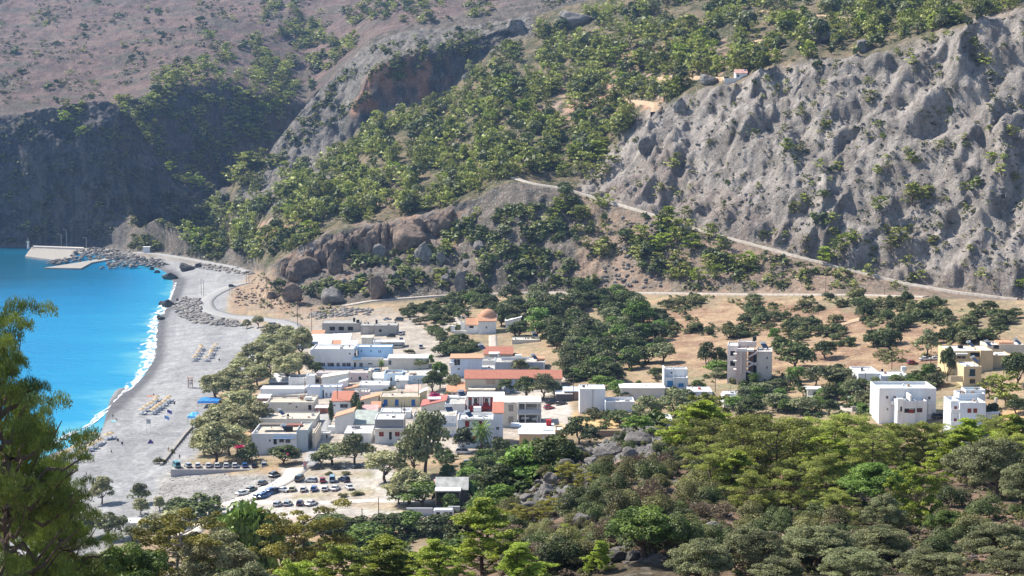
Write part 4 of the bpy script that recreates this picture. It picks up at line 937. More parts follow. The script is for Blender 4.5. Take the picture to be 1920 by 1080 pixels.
UNDER = [(1060, 360), (1180, 395), (1300, 435), (1450, 475), (1420, 530), (1240, 530), (1180, 500), (1050, 470), (1040, 400)]
UNDER2 = [(1450, 480), (1640, 520), (1720, 545), (1400, 545), (1250, 545)]
CRAGV = [(560, 545), (640, 480), (760, 470), (900, 400), (1050, 380), (1060, 480), (1130, 540), (860, 548), (620, 560), (500, 545)]
OUTER = [(430, 345), (500, 295), (620, 160), (700, 85), (950, 45), (960, 70), (860, 110), (700, 180), (560, 280), (470, 350)]
UPFIELD = [(1140, 560), (1250, 556), (1700, 560), (1880, 575), (1900, 640), (1700, 650), (1560, 640), (1450, 630), (1240, 640), (1180, 600)]
BELT = [(870, 560), (1180, 555), (1240, 620), (1250, 700), (1210, 730), (1060, 700), (1030, 650), (1010, 640), (955, 630), (930, 600), (900, 580)]
BELT2 = [(1060, 690), (1240, 700), (1240, 718), (1160, 720), (1100, 722), (1060, 715)]
LEFTB = [(745, 590), (800, 565), (870, 555), (935, 570), (880, 600), (850, 640), (880, 640), (900, 660), (830, 668), (830, 645), (800, 615)]
GARD = [(1250, 725), (1350, 700), (1600, 700), (1780, 720), (1640, 780), (1400, 790), (1250, 740)]
CLEAR = [(x_, y_) for p_ in ([(1105, 187), (1150, 185), (1200, 190), (1235, 195), (1228, 214)], [(1240, 147), (1280, 141), (1330, 148), (1370, 146)], [(1365, 92), (1400, 84), (1435, 75)], [(1422, 20), (1460, 24), (1500, 28), (1550, 30), (1600, 36)]) for k_ in range(len(p_) - 1) for x_, y_ in [(p_[k_][0] + (p_[k_ + 1][0] - p_[k_][0]) * t_, p_[k_][1] + (p_[k_ + 1][1] - p_[k_][1]) * t_) for t_ in (0, .25, .5, .75, 1)]] + [(1393, 142), (1380, 142), (1402, 144), (1060, 230)]
def scatter(poly, n, kinds, wr, cat, dst, hr=(.7, 1.0), base_m=None):
    P = sample(poly, n); R_ = ray(P[:, 0], P[:, 1])
    for (a, b), (X, Y, Z) in zip(P, R_):
        if abs(b - M1[0](a)) < 4 and a > 945 : continue
        if any((a - x_) ** 2 + ((b - y_ - 4) * 1.6) ** 2 < 230 for x_, y_ in CLEAR): continue
        k = random.choices([x[0] for x in kinds], [x[1] for x in kinds])[0]
        w_ = random.uniform(*wr) * (1 if random.random() > .15 else 1.35)
        dst.append((k, X, Y, Z, w_, w_ * random.uniform(*hr), w_ * F / Y, a, b))
hillp, hillb, vald = [], [], []
scatter(WOOD, 3100, [('far_pine', 6), ('far_pine_b', 4), ('far_bush', 3.2), ('far_olive', .8)], (5.0, 10.5), 'tree', hillp, (.75, 1.15))
scatter(GORGE, 380, [('far_pine', 4), ('far_pine_b', 5), ('far_bush', 2)], (6, 13), 'tree', hillp, (.6, .9))
scatter(PLATR, 330, [('far_pine', 5), ('far_pine_b', 2), ('far_bush', 3)], (6, 12), 'tree', hillp, (.5, .8))
scatter(PLATL, 70, [('far_pine', 3), ('far_bush', 4)], (5, 11), 'tree', hillp, (.5, .7))
scatter(GREYT, 135, [('far_pine', 3), ('far_pine_b', 3), ('far_bush', 1)], (3.0, 7.0), 'tree', hillp, (.55, .8))
scatter(UNDER, 100, [('far_pine', 4), ('far_pine_b', 4), ('far_bush', 3)], (4.5, 9.5), 'tree', hillp, (.65, .95))
scatter(UNDER2, 46, [('far_pine', 2), ('far_pine_b', 2), ('far_bush', 4)], (2.5, 6), 'tree', hillp, (.6, .9))
scatter(CRAGV, 420, [('far_pine', 2), ('far_pine_b', 1), ('far_bush', 7), ('far_olive', 1)], (3.5, 7.5), 'tree', hillp, (.6, .8))
scatter(OUTER, 190, [('far_pine', 4), ('far_bush', 5)], (3.5, 7), 'tree', hillp, (.5, .7))
scatter([(0, 210), (200, 195), (300, 320), (400, 380), (330, 440), (0, 450)], 26, [('far_pine', 3), ('far_pine_b', 2)], (6, 11), 'tree', hillp, (.5, .7))
for a, b, w_ in [(262, 246, 20), (280, 272, 18), (296, 292, 20), (318, 322, 22), (332, 340, 20), (352, 346, 26), (372, 354, 26), (392, 360, 22), (300, 205, 34), (285, 196, 26), (318, 215, 22), (415, 205, 26), (440, 180, 24), (470, 195, 34), (482, 172, 30), (460, 230, 30), (495, 215, 26), (520, 205, 24), (545, 190, 26), (472, 262, 26), (490, 250, 32), (508, 268, 26), (430, 278, 30), (415, 285, 20), (385, 240, 18), (345, 250, 18), (330, 225, 16), (360, 300, 18), (120, 228, 24), (155, 255, 22), (380, 130, 26), (350, 120, 18), (425, 100, 22), (390, 75, 24), (435, 115, 18), (545, 115, 20), (240, 196, 22), (222, 190, 18), (330, 160, 30), (360, 150, 36), (390, 148, 34), (410, 152, 26),
      (1475, 282, 34), (1500, 285, 22), (1545, 235, 22), (1655, 258, 18), (1760, 280, 34), (1645, 325, 26), (1710, 305, 30), (1830, 350, 24), (1710, 385, 60), (1650, 395, 40), (1740, 372, 40), (1490, 400, 34), (1560, 440, 26), (1690, 455, 50), (1670, 470, 40), (1750, 460, 34), (1820, 470, 22), (1900, 340, 30), (1880, 300, 22), (1580, 475, 60), (1548, 490, 46), (1600, 455, 36), (1250, 430, 60), (1280, 450, 60), (1300, 470, 56), (1240, 470, 60), (1330, 500, 44), (1270, 500, 50), (1345, 525, 46), (1388, 505, 46), (1310, 530, 50), (1200, 480, 36), (1120, 300, 60), (1090, 315, 50), (1140, 325, 56), (1110, 340, 50), (1060, 330, 40), (1290, 65, 60), (1250, 85, 70), (1180, 90, 60), (1130, 130, 60), (1200, 130, 56), (1080, 210, 60), (1110, 150, 50), (1130, 100, 46), (1040, 150, 60), (1010, 190, 50), (1055, 245, 40), (1160, 120, 56), (870, 330, 40), (830, 350, 40), (700, 340, 40), (560, 370, 50), (600, 380, 44), (740, 330, 44), (960, 290, 44), (900, 300, 40), (660, 350, 40), (500, 465, 44), (460, 440, 40), (445, 330, 50), (470, 318, 44), (430, 350, 40), (455, 345, 46)]:
    R_ = ray1(a, b); w_ = w_ * (.8 if a > 600 else 1.1) * R_[1] / F; hillp.append((random.choice(['far_pine', 'far_pine_b']), *R_, w_ * 1.15, w_ * random.uniform(.7, .95), 1e3, a, b))
hillp.sort(key=lambda r_: -r_[6])
used = {}; rest = []
LBL = {'far_pine': ('pine_tree', 'tree', 'green pine on the hillsides above the village', 'pines on the hillsides'), 'far_pine_b': ('pine_tree', 'tree', 'green pine on the hillsides above the village', 'pines on the hillsides'),
       'far_bush': ('bushy_tree', 'tree', 'dark rounded bushy tree on the hillsides above the village', 'dark bushy trees on the hillsides'), 'far_olive': ('olive_tree', 'tree', 'greyish olive tree on the wooded hillside above the village', 'olives on the hillside')}
for r_ in hillp:
    nm, cat, lab, grp = LBL[r_[0]]
    if used.get(nm, 0) < (270 if nm == 'pine_tree' else 200):
        used[nm] = used.get(nm, 0) + 1
        later(plant(nm, r_[0], (r_[1], r_[2], r_[3] - .3), r_[4], r_[5], None, cat, grp), {'pine_tree': 'green pine', 'bushy_tree': 'dark bushy tree', 'olive_tree': 'greyish olive'}[nm], r_[7], r_[8])
    else: rest.append(r_)
def mass(name, raw, items, mat, label, toff=0.0):
    V0, F0, t0 = RAW[raw]; n = len(items); A = np.array([(r_[1], r_[2], r_[3] - .2, r_[4], r_[5]) for r_ in items])
    an = rng.random(n) * 6.28; c, s = np.cos(an), np.sin(an)
    x = V0[None, :, 0] * c[:, None] - V0[None, :, 1] * s[:, None]; y = V0[None, :, 0] * s[:, None] + V0[None, :, 1] * c[:, None]
    Vv = np.stack([A[:, 0:1] + x * A[:, 3:4], A[:, 1:2] + y * A[:, 3:4], A[:, 2:3] + V0[None, :, 2] * A[:, 4:5]], -1).reshape(-1, 3)
    Ff = (F0[None] + (np.arange(n) * len(V0))[:, None, None]).reshape(-1, 3)
    tn = np.clip(t0[None] * .55 + .45 * rng.random((n, 1)) + toff, 0, 1).ravel()
    return tag(put(name, mesh_np(name, Vv, Ff, mat, {'tone': tn})), label, None, None, 'stuff')
rp_ = [r_ for r_ in rest if 'pine' in r_[0]]; rb_ = [r_ for r_ in rest if 'pine' not in r_[0]]
mass('pine_wood', 'pine', rp_[::2], M_PINEF, 'open pine wood spread over the upper slopes')
mass('pine_wood', 'pine', rp_[1::2], M_PINE, 'fresher green pines mixed through the upper slopes')
mass('bush_wood', 'bush', rb_, M_CAROB, 'dark bushes mixed among the hillside pines')
# valley shrubs and trees
scatter(UPFIELD, 150, [('shrub_dark', 5), ('shrub_olive', 3), ('olive', 1), ('carob', 2)], (3, 8), 'tree', vald, (.45, .7))
scatter(BELT, 185, [('carob', 6), ('olive', 2), ('green', 2)], (6, 11), 'tree', vald, (.6, .9))
scatter(BELT2, 22, [('carob', 6), ('olive', 2), ('green', 2)], (5, 8), 'tree', vald, (.6, .9))
scatter(LEFTB, 90, [('shrub_dark', 6), ('shrub_olive', 2), ('carob', 2)], (4, 9), 'tree', vald, (.35, .6))
scatter(GARD, 90, [('green', 4), ('olive', 3), ('carob', 3), ('shrub_olive', 3)], (2.5, 6), 'tree', vald, (.5, .8))
scatter([(860, 900), (900, 870), (1030, 880), (1060, 880), (1000, 910), (930, 960), (880, 975), (850, 950)], 55, [('green', 4), ('carob', 4), ('olive', 1)], (4, 7.5), 'tree', vald, (.6, .9))
scatter([(830, 868), (990, 868), (900, 905), (830, 905)], 22, [('green', 4), ('carob', 4)], (3, 5), 'tree', vald, (.5, .8))
scatter([(1560, 615), (1700, 560), (1720, 560), (1600, 640), (1500, 640)], 8, [('shrub_dark', 4)], (3, 5), 'tree', vald, (.5, .8))
scatter([(1480, 640), (1760, 600), (1920, 590), (1920, 640), (1800, 650), (1540, 655)], 40, [('shrub_dark', 4), ('olive', 2), ('carob', 4)], (3.5, 8), 'tree', vald, (.5, .8))
VL = {'shrub_dark': 'dark evergreen shrub on the dry valley ground', 'shrub_olive': 'dull green shrub on the dry valley ground', 'olive': 'grey-green olive in the valley behind the village', 'carob': 'dark green carob in the valley around the village', 'green': 'fresh green leafy tree among the valley gardens'}
VG = {'shrub_dark': 'dark shrubs of the valley', 'shrub_olive': 'dull green shrubs of the valley', 'olive': 'olives of the valley', 'carob': 'carobs of the valley', 'green': 'leafy trees of the valley'}
for k, X, Y, Z, w_, h_, s_, a, b in vald:
    nm = NAMES[k]; later(plant(nm, k, (X, Y, Z - .15), w_, h_, None, 'shrub' if 'shrub' in nm else 'tree', VG[k]), {'shrub_dark': 'dark shrub', 'shrub_olive': 'dull green shrub', 'olive': 'grey-green olive', 'carob': 'dark carob', 'green': 'fresh green tree'}[k], a, b)
scatter([(225, 458), (245, 418), (300, 415), (400, 445), (480, 478), (470, 500), (330, 472), (240, 466)], 130, [('far_bush', 4), ('far_pine', 2)], (3, 7), 'tree', vald2 := [], (.5, .7))
for r_ in vald2: later(plant({'far_bush': 'bushy_tree', 'far_pine': 'pine_tree'}[r_[0]], r_[0], (r_[1], r_[2], r_[3] - .3), r_[4], r_[5], None, 'tree', 'trees above the harbour road'), {'far_bush': 'dark bushy tree', 'far_pine': 'green pine'}[r_[0]], r_[7], r_[8])
settle_labels()
# undergrowth between the valley trees
tuf = []
for poly, n in ((BELT, 200), (BELT2, 40), (LEFTB, 150), (GARD, 420), ([(830, 865), (1030, 870), (1060, 880), (1000, 910), (930, 965), (880, 980), (830, 960), (870, 910)], 330), ([(500, 985), (860, 985), (860, 1060), (480, 1060)], 240), ([(820, 830), (960, 845), (960, 875), (810, 870)], 70), ([(1100, 775), (1290, 760), (1300, 800), (1180, 820), (1090, 810)], 90)):
    P = sample(poly, n); R_ = ray(P[:, 0], P[:, 1])
    for X, Y, Z in R_: w_ = random.uniform(1.5, 4.2); tuf.append((0, X, Y, Z, w_, w_ * random.uniform(.5, .8)))
mass('undergrowth', 'leafy', tuf[::2], M_CAROB, 'dark undergrowth filling the gaps between the valley trees'); mass('garden_greenery', 'leafy', tuf[1::2], M_GREEN, 'mixed green bushes filling the gardens and stream bed')
# low scrub over the hills, uncountable
tuf = []
for poly, n in ((WOOD, 9500), (GORGE, 500), (PLATR, 900), (PLATL, 900), (CRAGV, 800), ([(225, 458), (245, 410), (300, 415), (400, 445), (480, 478), (470, 505), (330, 474), (240, 466)], 420), (OUTER, 600), (UNDER, 420), (UNDER2, 350), (GREYT, 750), ([(0, 235), (200, 195), (300, 300), (400, 370), (420, 400), (250, 450), (0, 455)], 900), ([(300, 180), (450, 170), (590, 190), (500, 300), (420, 340), (330, 320)], 350), (UPFIELD, 1500), ([(440, 560), (490, 510), (560, 560), (700, 590), (560, 600)], 120), ([(1480, 650), (1900, 630), (1700, 690)], 120)):
    P = sample(poly, n); R_ = ray(P[:, 0], P[:, 1])
    for X, Y, Z in R_:
        w_ = random.uniform(1.2, 3.4) * (1 + .5 * (Y > 1200)); tuf.append((0, X, Y, Z + .1, w_, w_ * .55))
random.shuffle(tuf)
h_ = len(tuf) // 3
mass('hill_scrub', 'tuft', tuf[:2 * h_], M_SCRUB, 'low dull green scrub dotted over the hills', .05)
mass('dark_scrub', 'tuft', tuf[2 * h_:], M_CAROB, 'low dark scrub dotted over the hills')
# near ridge scrub and grass tufts
tuf = []
P = np.stack([rng.uniform(900, 1930, 4600), rng.uniform(800, 1080, 4600)], 1); R_ = ray(P[:, 0], P[:, 1])
for (a, b), (X, Y, Z) in zip(P, R_):
    if Y > 300 or (1110 < a < 1250 and b > 1045): continue
    w_ = random.uniform(.35, 1.4); tuf.append((0, X, Y, Z + .05, w_, w_ * .6))
tuf.sort(key=lambda t_: random.random()); k3 = len(tuf) * 2 // 3
mass('ridge_scrub', 'leafy', tuf[:k3], M_SCRUB, 'low scrub and thyme cushions on the near ridge'); mass('dry_grass', 'leafy', tuf[k3:], M_BROWN, 'dry brown tufts on the near ridge')
# ------------------------------------------------------------------ roads and tracks
def ribbon(name, pts, width, mat, lift=.3, skirt=2.5, sm=9, cat=None, label=None, step=2.5, follow=False):
    P = np.array(pts, float); seg = np.hypot(*np.diff(P, axis=0).T); cum = np.concatenate([[0], np.cumsum(seg)]); s = np.linspace(0, cum[-1], max(4, int(cum[-1] / step)))
    p = np.interp(s, cum, P[:, 0]); q = np.interp(s, cum, P[:, 1])
    for _ in range(3): p[1:-1] = (p[:-2] + 2 * p[1:-1] + p[2:]) / 4; q[1:-1] = (q[:-2] + 2 * q[1:-1] + q[2:]) / 4
    R_ = ray(p, q); k = min(sm, len(R_) // 2 * 2 - 1); ker = np.ones(k) / k
    S_ = np.stack([np.convolve(np.pad(R_[:, c], k // 2, 'edge'), ker, 'valid') for c in range(3)], 1)
    t = np.gradient(S_[:, :2], axis=0); t = unit(t); nn = np.stack([-t[:, 1], t[:, 0]], 1) * width / 2
    V = []; C4 = np.array([(-1.0, -1), (-1, 0), (-.33, 0), (.33, 0), (1, 0), (1, -1)])
    for i in range(len(S_)):
        for a, b in C4:
            x, y = S_[i, :2] + nn[i] * a * (1 + .12 * pn(np.array(S_[i, 0] / 9), np.array(S_[i, 1] / 9), .2))
            z = S_[i, 2] + lift
            if follow: z = zat(float(x), float(y)) + lift
            V.append((x, y, z - (skirt if b else 0)))
    m_ = len(C4); a = (np.arange(len(S_) - 1)[:, None] * m_ + np.arange(m_ - 1)[None]).ravel()
    o = put(name, mesh_np(name, V, np.stack([a, a + 1, a + m_ + 1, a + m_], 1), mat)); o['kind'] = 'structure'; return o
M_DIRT = plain((.50, .44, .38), .95, .25, .6, .1, name='track'); M_DIRTO = plain((.50, .36, .24), .95, .25, .6, .1, name='track2'); M_ASPH = plain((.33, .325, .32), .9, .12, .5, .2, name='asphalt')
M_PALE = plain((.60, .55, .48), .95, .2, .6, .1, name='pale_track')
ribbon('dirt_track', [(958, 331), (975, 338), (1000, 345), (1050, 352), (1100, 366), (1200, 395), (1300, 428), (1400, 455), (1500, 482), (1600, 507), (1700, 532), (1800, 549), (1912, 562)], 3.8, plain((.47, .42, .36), .95, .25, .6, .1), .5, 4, 11)
ribbon('valley_road', [(640, 575), (700, 564), (780, 558), (860, 552), (1000, 548), (1200, 549), (1400, 552), (1600, 553), (1740, 557)], 4.5, M_DIRT, .35, 2, 13)
ribbon('field_track', [(1760, 560), (1700, 577), (1640, 592), (1560, 613), (1480, 640)], 6.5, M_DIRTO, .15, 1, 5, follow=True)
ribbon('coast_road', [(255, 473), (300, 476), (345, 483), (400, 493), (440, 500), (472, 510)], 7, M_ASPH, .3, 2, 7)
ribbon('coast_road', [(470, 529), (458, 531), (440, 535), (415, 545), (392, 558), (384, 571), (395, 584), (430, 593), (480, 598), (525, 602), (552, 612), (562, 630), (566, 655)], 8.5, M_ASPH, .12, 1, 5, follow=True)
ribbon('chapel_path', [(924, 628), (924, 640), (925, 655)], 3.6, M_DIRT, .1, 1, 3, follow=True)
ribbon('chapel_path', [(890, 571), (868, 583), (850, 594), (858, 604), (868, 618)], 4, M_DIRT, .1, 1, 3, follow=True)
ribbon('village_lane', [(580, 874), (592, 845), (601, 815), (609, 792), (612, 770)], 5, M_ASPH, .08, 1, 3, follow=True)
ribbon('garden_lane', [(1500, 748), (1540, 752), (1600, 768), (1640, 772), (1660, 790)], 5, M_DIRT, .1, 1, 3, follow=True)
ribbon('car_park_track', [(345, 1005), (385, 975), (430, 948), (480, 925), (530, 905), (552, 888), (560, 876)], 7, M_PALE, .06, 1, 3, follow=True)
ribbon('car_park_track', [(470, 942), (560, 944), (640, 942), (700, 938), (760, 940)], 4.5, M_PALE, .06, 1, 3, follow=True)
for p_ in ([(1105, 187), (1150, 185), (1200, 190), (1235, 195), (1228, 214)], [(1240, 147), (1280, 141), (1330, 148), (1370, 146)], [(1365, 92), (1400, 84), (1435, 75)], [(1422, 20), (1460, 24), (1500, 28), (1550, 30), (1600, 36)]):
    ribbon('hill_track', p_, 6.5, M_DIRTO, .7, 5, 7)

# ------------------------------------------------------------------ buildings
WHT = (.80, .80, .79); CRM = (.66, .62, .54); OFF = (.70, .69, .66); PNK = (.68, .56, .55); BLU = (.42, .62, .82); LBL_ = (.60, .72, .80); GRY = (.40, .38, .35); YEL = (.68, .58, .36); TAN = (.62, .46, .27); CON = (.45, .43, .40)
RWH = (.82, .82, .82); RBE = (.62, .57, .49); RGR = (.44, .43, .40)
WOODC = (.22, .05, .03); DARK = (.03, .03, .035); BLUEP = (.05, .14, .38); GLS = None
def mp(c, r=.85): return c if hasattr(c, 'node_tree') else plain(c, r, .07, .9, .15)
def flatm(c): return c if hasattr(c, 'node_tree') else plain(c, .9, .28, .55, .1)
class Bld:
    def __init__(s, name, label, l, r, top, base, depth, wall, roof=None, rk='flat', cat='house', rot=0.0, par=.45, group=None, sink=2.5, Y=None):
        X, Yc, Z = ray1((l + r) / 2, base)
        if Y is not None: Yc = Y; Z = float(W((l + r) / 2, base, Y)[1])
        s.X, s.Y, s.Z = float(X), float(Yc), float(Z); s.X = float(W((l + r) / 2, base, s.Y)[0])
        s.o = D.objects.new(name, None); COL.objects.link(s.o); s.o.empty_display_size = 1; s.o.location = (s.X, s.Y, s.Z); s.o.rotation_euler[2] = math.radians(rot)
        tag(s.o, label, cat, group); s.wall = wall; s.sink = sink; s.mid = (top + base) / 2
        if depth: s.block(l, r, top, base, 0, depth, wall, roof, rk, par, True)
    def x(s, px_, dy=0.): return float(W(px_, s.mid, s.Y + dy)[0]) - s.X
    def z(s, py_, dy=0.): return float(W(960, py_, s.Y + dy)[1]) - s.Z
    def block(s, l, r, top, base, dy=0., depth=6., wall=None, roof=None, rk='flat', par=.45, ground=False, over=.35):
        wall = wall or s.wall; x0, x1, z1 = s.x(l, dy), s.x(r, dy), s.z(top, dy); z0 = -s.sink if ground else s.z(base, dy); y0, y1 = dy, dy + depth
        w_ = MB()
        if rk == 'flat':
            t = .22; zr = z1 - par
            w_.box(x0, x1, y0, y0 + t, z0, z1); w_.box(x0, x1, y1 - t, y1, z0, z1 - .003); w_.box(x0, x0 + t, y0 + t, y1 - t, z0, z1 - .006); w_.box(x1 - t, x1, y0 + t, y1 - t, z0, z1 - .009)
            w_.put('wall', mp(wall), s.o)
            q = MB(); q.box(x0 + t, x1 - t, y0 + t, y1 - t, zr - .25, zr); q.put('roof', flatm(roof or RWH), s.o)
            rr_ = random.Random(int(l * 7 + top * 13))
            if (x1 - x0) > 5 and depth > 4.5:
                for _ in range(rr_.randint(2, 4)):
                    cx = rr_.uniform(x0 + 1, x1 - 1.4); cy = rr_.uniform(y0 + 1.2, y1 - 1.6); k = rr_.choice(('roof_vent', 'roof_box', 'aerial', 'roof_box')); q = MB()
                    if k == 'roof_vent': q.tube((cx, cy, zr), (cx, cy, zr + .8), .14, .14, 8); q.tube((cx, cy, zr + .8), (cx, cy, zr + .95), .24, .2, 8)
                    elif k == 'aerial':
                        q.tube((cx, cy, zr), (cx, cy, zr + 2.2), .035, .03, 5)
                        for j_ in range(4): q.box(cx - .35, cx + .35, cy - .01, cy + .01, zr + 1.5 + j_ * .2, zr + 1.53 + j_ * .2)
                    else: w__, h__ = rr_.uniform(.4, 1.1), rr_.uniform(.35, .9); q.box(cx - w__ / 2, cx + w__ / 2, cy - .4, cy + .4, zr, zr + h__)
                    q.put(k, mp(rr_.choice([(.5, .48, .45), (.3, .25, .22), (.62, .62, .6), (.15, .15, .16), (.45, .3, .22)])), s.o)
        elif rk == 'slab':
            w_.box(x0, x1, y0, y1, z0, z1 - .25); w_.put('wall', mp(wall), s.o)
            q = MB(); q.box(x0 - over, x1 + over, y0 - over, y1 + over, z1 - .247, z1); q.put('roof', flatm(roof or RWH), s.o)
        else:
            rise = min(depth * .32, 2.6); m_ = roof if hasattr(roof, 'node_tree') else flatm(roof or RWH)
            w_.box(x0, x1, y0, y1, z0, z1); ym = (y0 + y1) / 2; e = over; th = .18
            nseg = max(6, int((x1 - x0 + 2 * e) / .35)) if m_ in (TERRA, TERRA_O, TERRA_R) else 1
            q = MB(); xs = np.linspace(x0 - e, x1 + e, nseg * 2 + 1)
            def sheet(ya, za, yb, zb):
                for i in range(len(xs) - 1):
                    ka, kb = (.07 if i % 2 else 0), (.07 if (i + 1) % 2 else 0)
                    if nseg == 1: ka = kb = 0
                    q.poly([(xs[i], ya, za + ka), (xs[i + 1], ya, za + kb), (xs[i + 1], yb, zb + kb), (xs[i], yb, zb + ka)])
                q.poly([(xs[0], ya, za - th), (xs[0], yb, zb - th), (xs[-1], yb, zb - th), (xs[-1], ya, za - th)])
                q.poly([(xs[0], ya, za - th), (xs[-1], ya, za - th), (xs[-1], ya, za), (xs[0], ya, za)]); q.poly([(xs[0], yb, zb - th), (xs[0], yb, zb), (xs[-1], yb, zb), (xs[-1], yb, zb - th)])
                for xx in (xs[0], xs[-1]): q.poly([(xx, ya, za - th), (xx, ya, za), (xx, yb, zb), (xx, yb, zb - th)])
            if rk == 'gable':
                sheet(y0 - e, z1 + .02, ym, z1 + rise); sheet(ym + .01, z1 + rise, y1 + e, z1 + .02)
                for xx in (x0, x1): w_.poly([(xx, y0, z1), (xx, y1, z1), (xx, ym, z1 + rise - .12)])
            elif rk == 'shed':      # low in front, high behind
                sheet(y0 - e, z1 + .02, y1 + e, z1 + rise * .8)
                for xx in (x0, x1): w_.poly([(xx, y0, z1), (xx, y1, z1), (xx, y1, z1 + rise * .7)])
                w_.poly([(x0, y1, z1), (x1, y1, z1), (x1, y1, z1 + rise * .7), (x0, y1, z1 + rise * .7)])
            elif rk in ('side_r', 'side_l'):   # slope across the front
                hi = rise * .8; za, zb = (z1, z1 + hi) if rk == 'side_r' else (z1 + hi, z1)
                q.hexa([(x0 - e, y0 - e, za + .01), (x1 + e, y0 - e, zb + .01), (x1 + e, y1 + e, zb + .01), (x0 - e, y1 + e, za + .01), (x0 - e, y0 - e, za + .2), (x1 + e, y0 - e, zb + .2), (x1 + e, y1 + e, zb + .2), (x0 - e, y1 + e, za + .2)])
                xx = x1 if rk == 'side_r' else x0
                for yy in (y0, y1): w_.poly([(x0, yy, z1), (x1, yy, z1), (xx, yy, z1 + hi)])
                w_.poly([(xx, y0, z1), (xx, y1, z1), (xx, y1, z1 + hi), (xx, y0, z1 + hi)])
            elif rk == 'hip':
                xi = min((x1 - x0) * .3, depth * .45)
                A = [(x0 - e, y0 - e, z1), (x1 + e, y0 - e, z1), (x1 + e, y1 + e, z1), (x0 - e, y1 + e, z1)]; B_ = [(x0 + xi, ym, z1 + rise), (x1 - xi, ym, z1 + rise)]
                q.poly([A[0], A[1], B_[1], B_[0]]); q.poly([A[2], A[3], B_[0], B_[1]]); q.poly([A[1], A[2], B_[1]]); q.poly([A[3], A[0], B_[0]]); q.poly([A[3], A[2], A[1], A[0]])
            w_.put('wall', mp(wall), s.o); q.put('roof', m_, s.o)
        return s
    def win(s, cx, cy, w, h, dy=0., fr=WHT, kind='window', col=None):
        """opening centred at pixel (cx, cy), w by h pixels, on the face at dy"""
        x0, x1, z0, z1 = s.x(cx - w / 2, dy), s.x(cx + w / 2, dy), s.z(cy + h / 2, dy), s.z(cy - h / 2, dy); f = .09; y = dy
        if kind == 'window':
            m_ = MB(); a, b = y - .10, y - .004
            m_.box(x0, x1, a, b, z1 - f, z1); m_.box(x0, x1, a, b, z0, z0 + f); m_.box(x0, x0 + f, a, b, z0 + f, z1 - f); m_.box(x1 - f, x1, a, b, z0 + f, z1 - f); m_.box((x0 + x1) / 2 - .03, (x0 + x1) / 2 + .03, a + .01, b, z0 + f, z1 - f)
            o = m_.put('window', mp(fr), s.o); q = MB(); q.box(x0 + f, x1 - f, y - .03, y - .006, z0 + f, z1 - f); q.put('pane', GLASS, o)
        elif kind == 'shutter':
            xm = (x0 + x1) / 2
            o = None; m_ = MB(); m_.box(x0 - .06, x1 + .06, y - .06, y - .004, z0 - .08, z0); m_.box(x0 - .06, x1 + .06, y - .06, y - .004, z1, z1 + .08); o = m_.put('window', mp(fr), s.o)
            for a, b in ((x0, xm - .02), (xm + .02, x1)):
                q = MB(); q.box(a, b, y - .09, y - .005, z0, z1); q.put('shutter', mp(col or WOODC, .6), o)
        elif kind == 'door':
            m_ = MB(); m_.box(x0, x1, y - .08, y - .005, z0, z1); o = m_.put('door', mp(col or BLUEP, .5), s.o)
            q = MB(); q.box(x1 - .22, x1 - .12, y - .14, y - .08, (z0 + z1) / 2 - .06, (z0 + z1) / 2 + .06); q.put('handle', mp((.5, .5, .48), .4), o)
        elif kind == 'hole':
            m_ = MB(); m_.box(x0, x1, y - .02, y + .001, z0, z1); m_.put('opening', mp(DARK, .9), s.o)  # near-black sheet on the wall; its colour paints the shade inside an opening
        elif kind == 'arch':
            n_ = 7; P = [(x0, z0), (x1, z0)] + [((x0 + x1) / 2 + (x1 - x0) / 2 * math.cos(t), z1 - (x1 - x0) / 2 * (1 - math.sin(t))) for t in np.linspace(0, math.pi, n_)]
            cxm = (x0 + x1) / 2; m_ = MB(); m_.poly([(cxm + (a - cxm) * 1.35, y - .03, b + (.12 if b > z0 else 0)) for a, b in P]); o = m_.put('window', mp(fr), s.o)
            q = MB(); q.poly([(a, y - .05, b) for a, b in P]); q.put('pane', GLASS if col is None else mp(col, .5), o)
        return s
    def rail(s, l, r, py, dy=-1.3, h=1.0, col=(.2, .22, .25), solid=False, floor=True):
        """balcony: slab at py with a railing, standing out to dy"""
        x0, x1, z0 = s.x(l, dy), s.x(r, dy), s.z(py, dy); m_ = MB()
        m_.box(x0, x1, dy, -.006, z0 - .18, z0); o = m_.put('balcony', mp(OFF), s.o); q = MB()
        if solid: q.box(x0, x1, dy, dy + .14, z0 + .003, z0 + h); q.box(x0, x0 + .14, dy + .14, -.01, z0 + .003, z0 + h - .004); q.box(x1 - .14, x1, dy + .14, -.01, z0 + .003, z0 + h - .004)
        else:
            q.box(x0, x1, dy, dy + .06, z0 + h - .07, z0 + h)
            for xx in np.arange(x0 + .03, x1, .28): q.box(xx, xx + .035, dy + .01, dy + .045, z0 + .003, z0 + h - .07)
        q.put('railing', mp(col), o); return s
    def part(s, name, l, r, top, bot, dy, depth, col):
        m_ = MB(); m_.box(s.x(l, dy), s.x(r, dy), dy, dy + depth, s.z(bot, dy), s.z(top, dy)); o = m_.put(name, mp(col) if not hasattr(col, 'node_tree') else col, s.o); return s
    def posts(s, ls, top, bot, dy, w=.3, col=None, name='column'):
        for a in ls:
            m_ = MB(); xx = s.x(a, dy); m_.box(xx - w / 2, xx + w / 2, dy, dy + w, s.z(bot, dy), s.z(top, dy)); m_.put(name, mp(col or s.wall), s.o)
        return s
    def chim(s, cx, top, bot, dy, w=.8, col=None, name='chimney'):
        m_ = MB(); xx = s.x(cx, dy); m_.box(xx - w / 2, xx + w / 2, dy, dy + w, s.z(bot, dy), s.z(top, dy)); m_.put(name, mp(col or s.wall), s.o); return s
    def line(s, z_, col): return s
